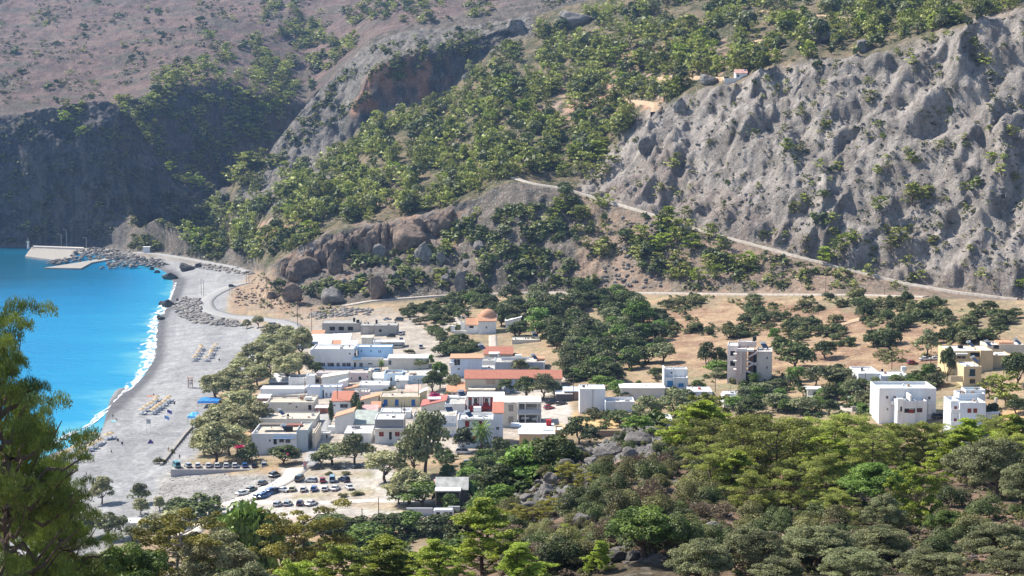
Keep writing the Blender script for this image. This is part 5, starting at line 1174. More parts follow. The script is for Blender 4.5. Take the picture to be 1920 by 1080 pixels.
def B(name, label, l, r, top, base, depth, wall, roof=None, rk='flat', **k): return Bld(name, label, l, r, top, base, depth, wall, roof, rk, **k)
# --- the row behind the hotel
b = B('ruined_building', 'long roofless-looking grey building with three dark openings beside the coast road', 604, 674, 606, 624, 12, GRY, RGR, par=.12)
for a in (623, 640, 657): b.win(a, 616, 10, 7, kind='hole')
b.chim(664, 596, 606, 6, 1.0, DARK); b.chim(671, 600, 608, 2, 1.4, DARK)
b = B('ruined_building', 'middle section of the grey derelict row with a pale boarded door', 676, 701, 610, 627, 9, GRY, RGR, par=.12); b.win(686, 619, 10, 13, kind='door', col=(.5, .48, .46))
b = B('ruined_building', 'right section of the grey derelict row with one small square window', 702, 745, 610, 629, 11, GRY, RGR, par=.12); b.win(713, 620, 5, 5, kind='hole'); b.chim(706, 600, 607, 5, .9, DARK)
B('shed', 'low shed with an orange tiled roof at the end of the grove', 583, 605, 632, 638, 9, WHT, TERRA_O, 'shed')
b = B('house', 'low house with long white metal roof behind the hotel', 582, 618, 640, 650, 9, (.25, .35, .5), RWH, 'shed')
B('house', 'low white roofed house left of the beige cube behind the hotel', 622, 655, 639, 652, 9, WHT, RWH, 'shed'); B('house', 'beige cube house behind the light blue hotel wing', 678, 698, 633, 652, 9, CRM, RBE, rk='slab')
B('house', 'white flat house right of the beige cube', 699, 715, 640, 655, 7, WHT, RWH); B('shed', 'small white roofed shed left of the parked camper', 717, 757, 641, 653, 6, GRY, RWH, rk='slab')
B('house', 'white hut with a small orange roof patch behind the hotel', 622, 638, 646, 656, 5, WHT, TERRA_O, 'shed'); B('house', 'white hut with grey sloping roof behind the hotel', 597, 620, 646, 657, 7, WHT, OFF, 'shed'); B('house', 'white hut with bright roof behind the hotel centre', 640, 668, 648, 657, 6, WHT, RWH, 'shed')
# --- the hotel
b = B('hotel', 'two-storey white hotel with balcony strip windows and a light blue wing', 585, 663, 654, 694, 13, WHT, RWH, cat='hotel', par=.5)
b.block(663, 728, 675, 694, 0, 12, OFF, RWH, par=.05, ground=True); b.block(670, 735, 650, 674, 6.5, 7, BLU, RWH, par=.3); b.part('parapet', 661, 719, 670, 675, -.15, .2, WHT); b.part('parapet', 582, 586, 655, 676, -.4, 8, WHT); b.part('awning', 660, 676, 671.5, 675, -1.3, 1.2, BLU)
for a, w_ in ((602.5, 14), (620, 12), (634, 6), (645, 7), (653.5, 8)): b.win(a, 684.5, w_, 9, fr=(.45, .47, .5))
for a in (606, 598, 617): b.win(a, 684, .7, 9, dy=-.05, kind='shutter', col=WHT)
b.win(656, 663, 2.6, 3, kind='hole'); b.win(666, 664, 4, 6, dy=0, kind='arch'); b.win(665.5, 684, 4, 8, kind='door', col=DARK); b.win(694, 682, 9, 3.4); b.win(677, 684, 7, 8, fr=BLU)
b.win(678, 658, 2.4, 2.4, dy=6.5, kind='hole'); b.win(696, 658, 2.4, 2.4, dy=6.5, kind='hole'); b.win(710.5, 659, 1.4, 5, dy=6.5, kind='hole'); b.win(714, 659, 1.4, 5, dy=6.5, kind='hole'); b.win(671.5, 661, 2, 8, dy=6.5, kind='hole')
b.rail(588, 661, 692, -1.6, 1.1, (.35, .5, .72), True); b.posts([586, 628, 662], 676, 693, -.25, .5); b.rail(664, 707, 693, -1.6, .9, (.35, .5, .72), True); b.chim(600, 660, 664, 3, 1.5, CON); b.chim(640, 650, 655, 4, 1.2, GRY)
b = B('house', 'long plain cream building with a white roof edge right of the hotel', 728, 803, 671, 693, 10, CRM, RWH, rk='slab', par=.1); b.win(731, 680, 6, 9, fr=(.5, .6, .7))
b = B('house', 'long pale pink building with arched window in front of the hotel', 594, 694, 699, 717, 7, PNK, (.5, .47, .44), par=.15); b.win(675, 709, 6, 7, kind='arch'); b.win(659, 709, 2, 4, kind='arch'); b.win(689, 706, 2, 2, kind='hole'); b.part('parapet', 690, 695, 695, 717, -.2, 7.3, CRM)
b = B('house', 'small white house with rounded vault right of the pink building', 701, 721, 709, 717, 6, WHT, RWH, 'gable'); b.win(708, 715, 2, 2, kind='hole')
b = B('house', 'light blue house with tall front block and long cluttered flat roof', 720, 754, 700, 722, 9, LBL_, (.5, .46, .42), par=.8); b.block(754, 806, 704, 727, 1, 13, LBL_, RBE, par=.15, ground=True)
b.win(733.5, 711, 3.4, 7, kind='arch'); b.win(726, 710, 2, 7, kind='arch', col=BLU); b.win(777, 712, 1.6, 1.6, dy=1, kind='hole'); b.chim(760, 699, 704, 8, 2.2, (.2, .24, .3), 'water_tank'); b.chim(774, 701, 704, 4, 2.6, (.25, .15, .12)); b.chim(788, 698, 702, 8, 1.2, WHT); b.chim(800, 699, 703, 7, 1.5, WHT)
b = B('house', 'small white gabled annexe with a round black opening', 742, 764, 713, 728, 5, WHT, RWH, 'gable'); b.win(745.5, 713.5, 5, 5, kind='hole')
B('terrace_house', 'white walled house with broad bright terrace roof in the village centre', 673, 728, 722, 734, 11, WHT, RWH, par=.25)
b = B('house', 'grey-white house with stepped wall beside the cream awning', 603, 651, 709, 727, 7, OFF, CRM, 'side_r'); b = B('house', 'narrow white house with sloping wing wall', 636, 650, 718, 737, 4, WHT, RWH, 'side_r')
b = B('awning_frame', 'pergola with a cream awning over a shaded terrace', 588, 628, 706, 720, 5, (.4, .3, .25), (.75, .66, .48), rk='slab', cat='pergola'); b.win(594, 714, 8, 6, kind='hole')
b = B('house', 'pale blue-white house with tall narrow door slot behind the tiled house', 576, 640, 725, 746, 6, (.70, .74, .82), RWH); b.win(612, 740, 4, 8); b.win(620, 740, 3.5, 8); b.win(606, 739, 2.6, 15, kind='hole'); b.part('door_surround', 601, 604, 724, 746, -.1, .2, BLU); b.rail(606, 622, 753, -1.4, .9, WHT, True)
b = B('house', 'small house with an orange sloping roof above the cypress', 641, 671, 731, 739, 5, CRM, TERRA_O, 'side_r')
b = B('house', 'white house with terracotta tiled roof and one wide dark window', 622, 660, 752, 778, 9, WHT, TERRA, 'shed'); b.win(645, 761, 15, 8, fr=WHT); b.win(627, 760, 5, 4); b.win(628, 780, 6, 4, kind='hole'); b.part('parapet', 623, 645, 733, 737, 9, .3, WHT)
b = B('house', 'pink block with a row of small arches on its roof terrace', 665, 692, 735, 750, 6, PNK, RBE, par=.2); b.win(671.5, 742, 6, 4.5); b.part('roof_arcade', 664, 690, 729, 731, 0, .3, WHT)
for a in (665, 671, 677, 683, 689): b.posts([a], 730, 735, 0, .35, WHT, 'pillar')
b = B('house', 'cream house with an orange roof sloping up to the right', 677, 710, 751, 764, 7, CRM, TERRA_O, 'side_r'); b.win(693, 760.5, 8, 1.6, kind='hole'); b.win(680, 756, 5, 6, kind='hole')
b = B('guesthouse', 'yellow guesthouse with three bright blue doors in a row', 712, 787, 744, 763, 11, YEL, (.55, .49, .41), par=.3, cat='guesthouse')
for a in (723, 744, 775): b.win(a, 755, 7, 12, kind='door', col=BLUEP)
for a in (735, 759, 767): b.win(a, 753, 2.4, 4)
b.win(718, 762, 5, 10, kind='door', col=BLUEP)
b = B('house', 'cream hall with red tiled roof and a white skylight panel', 790, 836, 762, 776, 12, CRM, TERRA_R, 'side_r'); b.part('skylight', 802, 826, 748, 750, 4, 4.5, WHT)
b = B('house', 'yellow-white gable wall left of the red tiled hall', 787, 799, 738, 756, 5, YEL, RWH, 'side_r')
B('house', 'white flat-roofed house with solar gear below the yellow guesthouse', 713, 770, 772, 786, 8, WHT, RWH, par=.3)
b = B('house', 'two-storey house with wooden balcony and dark red shutters', 703, 757, 786, 832, 11, (.68, .66, .63), RWH, par=.3); b.part('cladding', 703.5, 756.5, 787, 803, -.12, .1, (.30, .29, .29))
for a in (715, 745): b.win(a, 794, 9, 9, kind='shutter', col=(.35, .36, .38)); b.win(a, 814, 8.5, 8.5, kind='shutter', col=WOODC)
b.win(731, 795, 5, 12, kind='door', col=DARK); b.win(732, 817, 5, 14, kind='door', col=DARK); b.rail(703, 757, 804, -1.5, 1.0, (.25, .25, .27))
b = B('house', 'low white house with dusty white roof beside the tall olive clump', 645, 696, 812, 832, 13, OFF, RWH, par=.15); b.win(664, 802, 0.1, 0.1, dy=4, kind='hole'); b.chim(663, 800, 803, 7, 1.4, (.2, .2, .22)); b.chim(672, 799, 803, 8, 1.2, (.3, .3, .32))
B('shed', 'shed with white and grey-green sloping roof above the white house', 662, 701, 795, 806, 15, OFF, (.42, .46, .42), 'shed'); B('shed', 'pink edged lean-to roof behind the grey-green shed', 676, 706, 773, 784, 6, OFF, (.70, .42, .40), 'shed')
b = B('house', 'white house with orange ridge edge sloping up beside the lane', 628, 662, 783, 812, 8, OFF, TERRA_O, 'side_r')
B('wall', 'low white garden wall at the lane corner below the orange edged house', 615, 640, 800, 812, 2, WHT, WHT, cat='wall', par=.02)
# --- the roof terrace complex
b = B('house', 'large house with the roof terrace, white front wall and pergola facing the car park', 472, 556, 813, 850, 17, WHT, (.60, .54, .45), par=.9); b.block(556, 577, 806, 846, .5, 14, (.50, .55, .55), (.55, .5, .42), par=.5, ground=True)
b.win(506, 826, 2.6, 4, kind='hole'); b.win(516, 828, 6, 10, kind='door', col=DARK); b.win(528, 826, 9, 7, fr=(.3, .35, .4)); b.win(540, 827, 9, 7, fr=(.3, .35, .4)); b.part('awning', 512, 552, 822, 823.3, -1.5, 1.5, (.2, .3, .45)); b.part('roof_shade', 488, 532, 796, 799, 8, 3.5, (.20, .17, .15)); b.part('roof_shade', 530, 566, 797, 801, 8, 3, (.30, .13, .10)); b.chim(542, 800, 810, 3, 2, DARK, 'water_tank'); b.chim(482, 808, 813, 4, .7, WHT)
b = B('house', 'cream middle house with flat roof right behind the roof terrace', 486, 592, 785, 806, 13, CRM, (.60, .55, .46), par=.35)
b.chim(540, 777, 781, 6, .7, DARK); b.chim(502, 780, 786, 2, .3, GRY); b.chim(548, 782, 786, 2, .3, GRY)
b = B('house', 'cream upper house with cluttered flat roof at the end of the grove', 500, 588, 754, 776, 15, CRM, (.60, .53, .43), par=.5); b.win(544, 757, 6, 1.6, kind='hole'); b.win(556, 763, 3, 3, kind='hole'); b.win(588 - 7, 764, 6, 9, kind='hole'); b.block(486, 500, 758, 772, 0, 6, OFF, RWH, par=.1)
b.part('roof_wall', 508, 580, 741, 745, 11, .3, (.4, .38, .36)); b.chim(566, 744, 749, 7, 1.2, (.35, .2, .12)); b.chim(578, 745, 750, 5, 2.4, OFF)
B('ramp_wall', 'cream parapet of the ramp stepping down along the lane', 586, 591, 812, 842, 18, (.62, .55, .45), RBE, cat='wall', par=.4)
b = B('awning_frame', 'white sheet awning on the left of the cream upper house', 482, 503, 746, 766, 8, (.3, .2, .16), RWH, rk='slab', cat='pergola')
b = B('awning_frame', 'white marquee roof at the edge of the grove', 505, 540, 716, 722, 9, (.2, .2, .22), RWH, rk='shed', cat='pergola'); B('house', 'white flat-roofed house with a stone heap on top beside the marquee', 541, 573, 708, 722, 8, WHT, (.5, .48, .46)); B('house', 'narrow white house left of the awning pergola', 574, 590, 704, 724, 6, WHT, RWH)
B('house', 'long white low house with a pale orange roof edge beside the grove', 488, 572, 729, 740, 8, WHT, OFF, par=.1); b = B('shed', 'small dark shelter with white top between grove and hotel', 564, 576, 669, 676, 4, (.1, .12, .15), RWH, rk='slab')
for l, r, t_, bs, dp, wc, rf, rk_, lb in [(774, 812, 780, 800, 8, (.72, .68, .60), RBE, 'flat', 'cream flat-roofed house half hidden by the eucalyptus'), (758, 772, 806, 828, 6, (.48, .52, .56), RWH, 'flat', 'grey-blue annexe right of the shuttered house'), (592, 613, 764, 776, 5, (.30, .12, .10), OFF, 'slab', 'small red terrace shelter at the lane behind the tiled house'),
    (696, 712, 764, 772, 5, WHT, TERRA_O, 'shed', 'little orange roofed house left of the yellow guesthouse'), (838, 858, 735, 743, 6, WHT, TERRA_O, 'shed', 'small orange roofed house left of the dark red house'), (655, 672, 697, 702, 4, WHT, RWH, 'flat', 'white terrace room before the hotel steps'), (808, 830, 700, 708, 6, WHT, RWH, 'flat', 'white low house between the light blue house and the trees'),
    (468, 486, 768, 778, 5, (.35, .25, .2), RWH, 'slab', 'white awning shelter under the grove trees'), (545, 562, 676, 684, 5, (.2, .2, .22), RWH, 'slab', 'white cafe canopy among the grove trees'), (862, 880, 722, 730, 5, CRM, RBE, 'flat', 'cream cabin at the left end of the very long tiled house'), (760, 786, 734, 741, 6, WHT, (.7, .5, .42), 'shed', 'white house with faded pink roof above the yellow guesthouse'), (600, 618, 812, 822, 4, OFF, RWH, 'flat', 'low white store beside the ramp lane')]:
    b = B('house', lb, l, r, t_, bs, dp, wc, rf, rk_)
    if bs - t_ > 7: b.win(l + (r - l) * .3, (t_ + bs) / 2, 3, 4); b.win(l + (r - l) * .7, (t_ + bs) / 2 + 1, 3, 6, kind='door', col=(.12, .08, .06))
# --- front row
b = B('house', 'white two-storey house with two balconies and dark doors behind the eucalyptus', 817, 855, 779, 818, 9, WHT, RBE, par=.25); b.win(833, 790, 6, 12, kind='door', col=DARK); b.win(834, 813, 6, 12, kind='door', col=DARK); b.win(849, 787, 2.4, 3.4); b.win(849, 808, 2.4, 3.4); b.rail(817, 856, 800, -1.3, 1.0, (.12, .14, .18)); b.rail(818, 856, 820, -1.3, 1.0, (.2, .3, .5))
b = B('house', 'white house with a scalloped parapet and red doors above the palm', 858, 924, 787, 838, 12, (.74, .78, .84), OFF, par=.6); b.part('awning', 868, 908, 786.6, 787.6, -1.4, 1.38, (.3, .3, .3)); b.win(876, 795, 8, 11, kind='door', col=(.30, .05, .03)); b.win(901, 795, 6, 11, kind='door', col=(.22, .03, .03)); b.win(889, 796, 4, 8); b.win(888, 822, 8, 10, kind='door', col=(.3, .04, .04))
for a in np.arange(865, 923, 2.6): b.posts([a], 784, 787, .0, .3, WHT, 'baluster')
b.chim(895, 764, 772, 9, 2.4, WHT, 'water_tank')
b = B('house', 'white tower with a small red tiled cap and a dark red garage', 925, 943, 774, 834, 8, (.74, .78, .84), TERRA, 'shed'); b.win(933, 803, 6, 6); b.win(933, 826, 16, 14, kind='door', col=(.16, .02, .02))
b = B('house', 'grey-white flat-roofed house with satellite gear behind the balcony house', 834, 872, 757, 776, 14, OFF, (.52, .52, .49), par=.4); b.block(836, 874, 745, 757, 12, 5, WHT, RWH, par=.1)
b = B('house', 'dark red house with white columns, arched windows and a white roof', 877, 944, 743, 770, 9, (.32, .045, .04), RWH, rk='slab'); b.win(892, 751, 7, 11, kind='arch'); b.win(912, 750, 7, 9, kind='arch'); b.posts([877, 886, 900, 904, 918, 943], 743, 769, -.3, .45, WHT); b.win(881, 755, 5, 11, fr=(.3, .3, .3)); b.part('railing_panel', 882, 930, 761, 768, -1.2, .15, (.30, .04, .04))
B('shed', 'beige slab roof behind the dark red house', 880, 927, 730, 742, 6, CRM, (.66, .60, .50), rk='slab')
b = B('house', 'beige two-storey house with open columned terraces on its right', 926, 970, 754, 800, 11, (.66, .60, .50), (.78, .76, .72), rk='slab')
b.part('roof', 970.5, 1015, 753, 757, -.3, 11, (.78, .76, .72)); b.part('terrace_floor', 970.5, 1015, 774.5, 778, -.3, 11, (.5, .5, .48)); b.posts([972, 985, 1008, 1013], 757, 797, -.1, .4, (.6, .58, .54)); b.part('terrace_wall', 972, 1014, 768, 775, -.25, .2, (.36, .40, .46)); b.part('back_wall', 972, 1015, 757, 800, 10, .3, (.5, .47, .42))
b.win(958, 765, 9, 13, kind='shutter', col=(.30, .26, .23)); b.win(958, 787, 9, 13, kind='shutter', col=(.34, .29, .24)); b.win(940, 763, 8, 6, kind='shutter', col=(.4, .36, .3)); b.part('string_course', 926, 970, 772, 773.5, -.08, .07, (.7, .65, .55)); b.part('parked_things', 977, 992, 782, 786, 2, 2, WHT); b.part('parked_things', 998, 1008, 784, 788, 2, 2, WHT)
b = B('house', 'ochre house with a bright white flat roof and red tank behind it', 974, 1039, 813, 838, 17, TAN, (.85, .85, .85), rk='slab'); b.win(1001, 823, 4, 7, fr=WHT); b.win(1019, 822, 3, 10, kind='door', col=(.6, .65, .8)); b.win(1026, 825, 5, 14, fr=(.7, .75, .9)); b.win(1004, 820, 1.6, 1.6, kind='hole'); b.part('roof_box', 1018, 1036, 806, 809, 4, 3, (.75, .78, .82)); b.part('gutter_wall', 958, 974, 798, 800, 10, 5, WHT)
b = B('house', 'small ochre annexe behind the ochre house with a dark window', 1041, 1057, 806, 832, 7, TAN, RWH); b.win(1049, 812, 3, 4, kind='hole'); b.part('roof_tank', 1024, 1034, 788, 798, 10, 2, (.45, .05, .05))
b = B('shed', 'small red roofed shed behind the parked cars', 1030, 1048, 845, 856, 4, TAN, (.5, .12, .07), 'shed'); b = B('awning_frame', 'red awning strip under the ochre house', 976, 994, 838, 842, 2, (.4, .15, .1), (.5, .14, .09), rk='slab', cat='pergola')
# --- middle
b = B('house', 'very long house with weathered red tiled roof behind the olives', 872, 1053, 710, 733, 9, (.60, .53, .42), TERRA, 'gable'); b.win(920, 716, 17, 9, kind='door', col=(.45, .34, .27)); b.part('facing', 938, 1020, 711, 733, -.1, .09, (.55, .62, .72)); b.win(960, 715, 6, 2, kind='hole'); b.win(915, 712, 8, 1.2, kind='hole')
B('house', 'orange roofed lean-to with red flowers left of the long tiled house', 858, 873, 733, 742, 8, OFF, TERRA_O, 'shed')
b = B('house', 'pale blue two-storey house with a glazed corner and orange roof edge', 845, 903, 671, 706, 11, (.60, .68, .80), TERRA_O, 'slab'); b.win(857, 679, 12, 12, fr=WHT); b.win(860, 692, 5, 4); b.part('balcony_wall', 842, 852, 680, 687, -1.2, 1.2, WHT); b.part('door_panel', 878, 899, 672, 696, -.1, .09, (.56, .62, .72))
b = B('house', 'low house with a clean red tiled roof below the chapel path', 908, 961, 664, 670, 9, CRM, TERRA, 'gable'); b = B('house', 'little white roofed cabin before the red tiled roof', 918, 935, 663, 676, 5, (.3, .3, .3), RWH, rk='slab'); b.part('wall_pier', 933, 936, 662, 677, -.3, 3, WHT)
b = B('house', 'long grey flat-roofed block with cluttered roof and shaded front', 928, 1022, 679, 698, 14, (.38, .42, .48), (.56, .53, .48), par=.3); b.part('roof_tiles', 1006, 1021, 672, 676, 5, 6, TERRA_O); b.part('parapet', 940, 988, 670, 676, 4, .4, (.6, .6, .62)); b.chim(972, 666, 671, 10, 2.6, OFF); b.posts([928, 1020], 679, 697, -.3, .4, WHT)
b = B('house', 'grey two-level house with an untidy roof left of the grey block', 896, 928, 676, 690, 8, OFF, RGR); b = B('house', 'low white house with flat pale roof behind the very long tiled house', 884, 950, 692, 700, 10, WHT, (.7, .69, .64), par=.15)
B('house', 'low cream roof almost lost in the dark trees', 960, 1012, 637, 643, 9, CRM, (.68, .64, .54), par=.3); B('house', 'white walled house half hidden behind the trees right of the chapel', 948, 977, 603, 620, 8, WHT, RWH, 'side_r')
# --- chapel with dome
b = B('chapel', 'domed white chapel with orange tiled roofs on the rise behind the village', 897, 930, 602, 626, 12, WHT, TERRA_O, 'gable', cat='chapel'); b.block(874, 897, 609, 624, 3, 9, WHT, TERRA_O, 'gable', ground=True); b.win(912, 614, 2.4, 3.4, kind='hole'); b.win(884, 613, 8, 4, kind='hole', dy=3); b.part('buttress', 929, 933, 590, 600, 5, 1.2, OFF)
m_ = MB(); R0 = 3.9; cx_, cy_, cz_ = b.x(915, 6), 6.0, b.z(593.5, 6)
rings = [(R0, -1.6)] + [(R0 * math.cos(t), R0 * .92 * math.sin(t)) for t in np.linspace(0, math.pi / 2 * .97, 8)]
for (r0, z0), (r1, z1) in zip(rings[:-1], rings[1:]):
    for i in range(24):
        t0, t1 = 2 * math.pi * i / 24, 2 * math.pi * (i + 1) / 24
        m_.poly([(cx_ + r0 * math.cos(t0), cy_ + r0 * math.sin(t0), cz_ + z0), (cx_ + r0 * math.cos(t1), cy_ + r0 * math.sin(t1), cz_ + z0), (cx_ + r1 * math.cos(t1), cy_ + r1 * math.sin(t1), cz_ + z1), (cx_ + r1 * math.cos(t0), cy_ + r1 * math.sin(t0), cz_ + z1)], 1 if z0 < 0 else 0)
m_.put('dome', [TERRA_O, mp(WHT)], b.o)
t_ = MB(); t_.box(cx_ - .08, cx_ + .08, cy_ - .08, cy_ + .08, cz_ + 3, cz_ + 4.6); t_.box(cx_ - .4, cx_ + .4, cy_ - .07, cy_ + .07, cz_ + 3.9, cz_ + 4.05); t_.put('cross', mp(WHT), b.o)
b = B('bell_tower', 'slender white bell tower with a tiny red cap left of the chapel', 864, 873, 604, 622, 2.3, WHT, RWH, cat='tower', par=.05); b.posts([864.8, 872.2], 593, 604, 0, .4, WHT, 'pillar'); b.posts([864.9, 872.3], 593, 604, 1.8, .4, WHT, 'pillar'); b.part('cap', 864, 873, 592, 593.5, 0, 2.3, WHT); b.part('cap_roof', 865.5, 871.5, 589.5, 592, .4, 1.5, TERRA_O); b.part('bell', 867.6, 869.8, 595, 598, .9, .5, (.2, .15, .08))
b = B('gable_monument', 'pointed white memorial wall left of the bell tower', 845, 853, 612, 624, 1.2, WHT, WHT, 'side_l', cat='wall'); B('wall', 'low pale churchyard wall below the bell tower', 850, 876, 620, 626, 1, OFF, OFF, cat='wall', par=.02)
b = B('chapel', 'tiny white hilltop chapel with pink tiled roof far above the village', 1379, 1401, 137, 146, 7, WHT, (.7, .42, .36), 'gable', cat='chapel'); b.win(1384, 142, 3.6, 4.5, kind='hole'); b.part('belfry', 1394, 1397, 130, 137, 2, 1.2, WHT); b.block(1399, 1409, 140, 146, 1, 5, WHT, RWH, ground=True)
B('wall', 'pale terrace wall under the tiny hilltop chapel', 1358, 1412, 146.5, 150, 1, OFF, OFF, cat='wall', par=.02)
# --- centre right
b = B('house', 'tall windowless white block beside the gravel yard', 1087, 1135, 729, 774, 9, (.76, .77, .80), RWH, par=.3); b.part('pipe', 1111, 1112, 731, 773, -.12, .1, (.4, .38, .36)); b.chim(1118, 727, 730, 5, 2, (.3, .2, .15)); b.win(1136.5, 742, .1, .1, kind='hole')
B('boundary_wall', 'white boundary wall running right from the windowless block', 1135, 1190, 753, 774, 9, (.74, .76, .82), OFF, cat='wall', par=.9)
b = B('shed', 'open shelter with a white sheet roof over parked things', 1043, 1072, 738, 753, 7, (.12, .11, .11), RWH, rk='slab'); B('house', 'low house with blue-white roof left of the windowless block', 1058, 1088, 733, 750, 9, (.35, .24, .18), (.68, .76, .88), rk='slab')
b = B('house', 'long plain cream house with an overhanging white roof', 1164, 1246, 727, 748, 9, (.66, .63, .57), RWH, rk='slab'); b.chim(1212, 722, 727, 3, .4, GRY)
b = B('house', 'small white tower house with bright blue windows and roof terrace', 1246, 1290, 708, 732, 8, (.74, .74, .74), RWH, par=.5); b.block(1246, 1289, 692, 707, 5, 5, WHT, RWH, par=.5); b.win(1256.5, 720, 11, 12, kind='door', col=(.06, .22, .45)); b.win(1277, 722, 10, 7, kind='shutter', col=(.06, .22, .5)); b.part('pier', 1244.5, 1247, 690, 728, -.2, 6, WHT); b.part('pier', 1263, 1264.4, 700, 730, -.2, .3, WHT); b.win(1259, 699, 3, 3, dy=5, kind='hole')
b.part('stair_wall', 1247, 1262, 728, 738, -2.5, 2.4, (.7, .58, .45))
b = B('house', 'low white house with a red chimney box beside the tower house', 1293, 1336, 734, 746, 10, (.76, .76, .78), RWH, par=.2); b.part('chimney', 1309, 1314.5, 728, 736, 5, 1.2, (.45, .05, .04))
b = B('house', 'small white cube house with a dark roof tank among the gardens', 1357, 1391, 744, 762, 8, (.74, .75, .78), RWH, par=.3); b.block(1358, 1391, 738, 746, 4, 5, WHT, RWH, par=.1); b.chim(1385, 736, 740, 5, .9, DARK, 'water_tank'); b.part('roof_step', 1367, 1382, 748, 750, 1, 2.5, (.5, .5, .5))
b = B('house', 'low white walled house top hidden among pines near the rocks', 1238, 1262, 788, 800, 6, OFF, RWH)
b = B('shed', 'white garden shed with a flat roof on the lane', 1514, 1541, 729, 743, 5, (.74, .72, .66), RWH, rk='slab'); B('wall', 'pale garden wall below the white shed', 1514, 1560, 743, 749, 1, OFF, OFF, cat='wall', par=.02)
B('shed', 'small white hut among the tamarisks at the lower left', 234, 258, 980, 992, 5, (.7, .68, .64), RWH, rk='slab')
# --- three-storey house with the outside stair
b = B('apartment_house', 'three-storey pinkish house with zigzag outside stair and roof solar panel', 1419, 1447, 659, 716, 11, (.62, .55, .50), (.7, .66, .62), rot=-9, par=.3, cat='house')
b.block(1382, 1400, 655, 716, -1, 9, (.60, .47, .43), OFF, par=.5, ground=True); b.block(1400, 1419, 660, 716, 3.5, 5, (.42, .24, .20), RBE, par=.2, ground=True); b.block(1372, 1399, 649, 656, 6, 5, (.66, .58, .54), WHT, par=.2); b.block(1379, 1413, 641, 651, 5, 4, (.66, .55, .50), WHT, par=.3)
b.block(1362, 1382, 649, 712, 2.5, 9, (.74, .68, .66), WHT, par=.4, ground=True)
for y_ in (664, 683): b.rail(1363, 1382, y_, 1.2, .9, (.7, .66, .64), True) if False else b.win(1372, y_, 9, 9, dy=2.5, kind='hole')
b.posts([1391], 662, 702, -1.6, .5, (.70, .62, .58)); b.part('roof_slab', 1382, 1414, 656.5, 660, -1.2, 4.5, (.74, .70, .68))
for (xa, ya), (xb, yb) in (((1394, 673), (1419, 683)), ((1400, 688), (1419, 679)), ((1393, 692), (1419, 702)), ((1402, 670), (1419, 660))):
    m_ = MB(); A, Bq = (b.x(xa, -.6), b.z(ya, -.6)), (b.x(xb, -.6), b.z(yb, -.6)); m_.hexa([(A[0], -.9, A[1] - .5), (Bq[0], -.9, Bq[1] - .5), (Bq[0], 0.2, Bq[1] - .5), (A[0], .2, A[1] - .5), (A[0], -.9, A[1]), (Bq[0], -.9, Bq[1]), (Bq[0], .2, Bq[1]), (A[0], .2, A[1])]); m_.put('stair', mp((.68, .62, .60)), b.o)
for y_ in (671, 689): b.win(1438, y_, 4, 6); 
for y_ in (673, 693): b.win(1412.5, y_, 5.5, 13, dy=3.5, kind='door', col=(.05, .06, .10))
for y_ in (661, 674, 690): b.part('balcony', 1376, 1383, y_ + 4, y_ + 7, -.8, 7, (.72, .66, .62))
b.part('roof_tank', 1404, 1411, 632, 640, 8, 2, DARK)
# --- right-hand houses
b = B('house', 'long low white house with stepped white roof at the dry field', 1609, 1651, 700, 721, 15, WHT, RWH, par=.5); b.block(1651, 1705, 705, 721, -2, 10, (.62, .68, .78), RWH, par=.2, ground=True); b.win(1676, 716, 3, 4, dy=-2, kind='hole'); b.win(1686, 716, 4, 5, dy=-2); b.chim(1654, 692, 698, 8, .6, DARK); b.chim(1695, 688, 696, 5, 1.6, (.6, .6, .6), 'water_tank')
b = B('house', 'big white two-storey house with a projecting grey middle block', 1648, 1755, 728, 790, 13, (.80, .79, .78), (.55, .60, .62), par=.9); b.block(1683, 1717, 752, 790, -6, 6, (.70, .72, .74), (.50, .62, .66), par=.8, ground=True); b.block(1717, 1738, 752, 790, -5, 5, (.72, .73, .74), (.50, .62, .66), par=.8, ground=True); b.block(1683, 1694, 748, 770, -6.5, 2, WHT, WHT, par=.1)
b.part('divider', 1706, 1709, 741, 752, -5.8, 5.7, WHT); b.win(1663, 745, 3.6, 5, kind='shutter', col=(.12, .08, .07)); b.win(1677, 748, 5, 10, kind='shutter'); b.win(1742, 746, 4, 5, kind='shutter', col=(.1, .08, .07)); b.win(1664, 767, 4, 5, kind='window'); b.win(1679, 767, 4, 7, kind='shutter'); b.rail(1672, 1682, 758, -1.4, 1.0, WHT, True)
b.win(1706, 770, 20, 8, dy=-6, kind='hole'); b.win(1709, 771, 9, 7, dy=-6.04, kind='shutter'); b.win(1724.5, 769, 10, 8, dy=-5, kind='shutter', col=(.10, .05, .05)); b.part('stair_rail', 1740, 1747, 756, 776, -2, .2, (.7, .7, .7)); b.win(1690, 767, 3, 9, dy=-6.6, kind='hole')
b = B('house', 'white three-storey house with four dark red shutters and roof terraces', 1799, 1848, 755, 822, 9, (.72, .75, .80), (.62, .68, .66), par=.9); b.block(1782, 1799, 752, 822, 1.5, 8, (.72, .75, .80), (.62, .68, .66), par=.9, ground=True); b.block(1797, 1846, 738, 752, 9, 6, (.74, .76, .8), (.55, .6, .62), par=.5); b.block(1809, 1846, 731, 740, 12, 5, WHT, (.45, .55, .6), par=.6)
for x_ in (1817, 1828):
    for y_ in (770, 791): b.win(x_, y_, 7, 8, kind='shutter', fr=(.7, .62, .4))
for y_ in (767, 790): b.win(1791, y_, 5, 11, dy=1.5, kind='shutter'); b.rail(1783, 1799, y_ + 7, -1.0, 1.0, WHT, True)
b.block(1808, 1841, 802, 840, -6, 6, (.70, .72, .78), (.8, .8, .8), par=.4, ground=True); b.chim(1817, 754, 757, 3, .8, OFF); b.chim(1822, 754, 757, 3, .8, OFF)
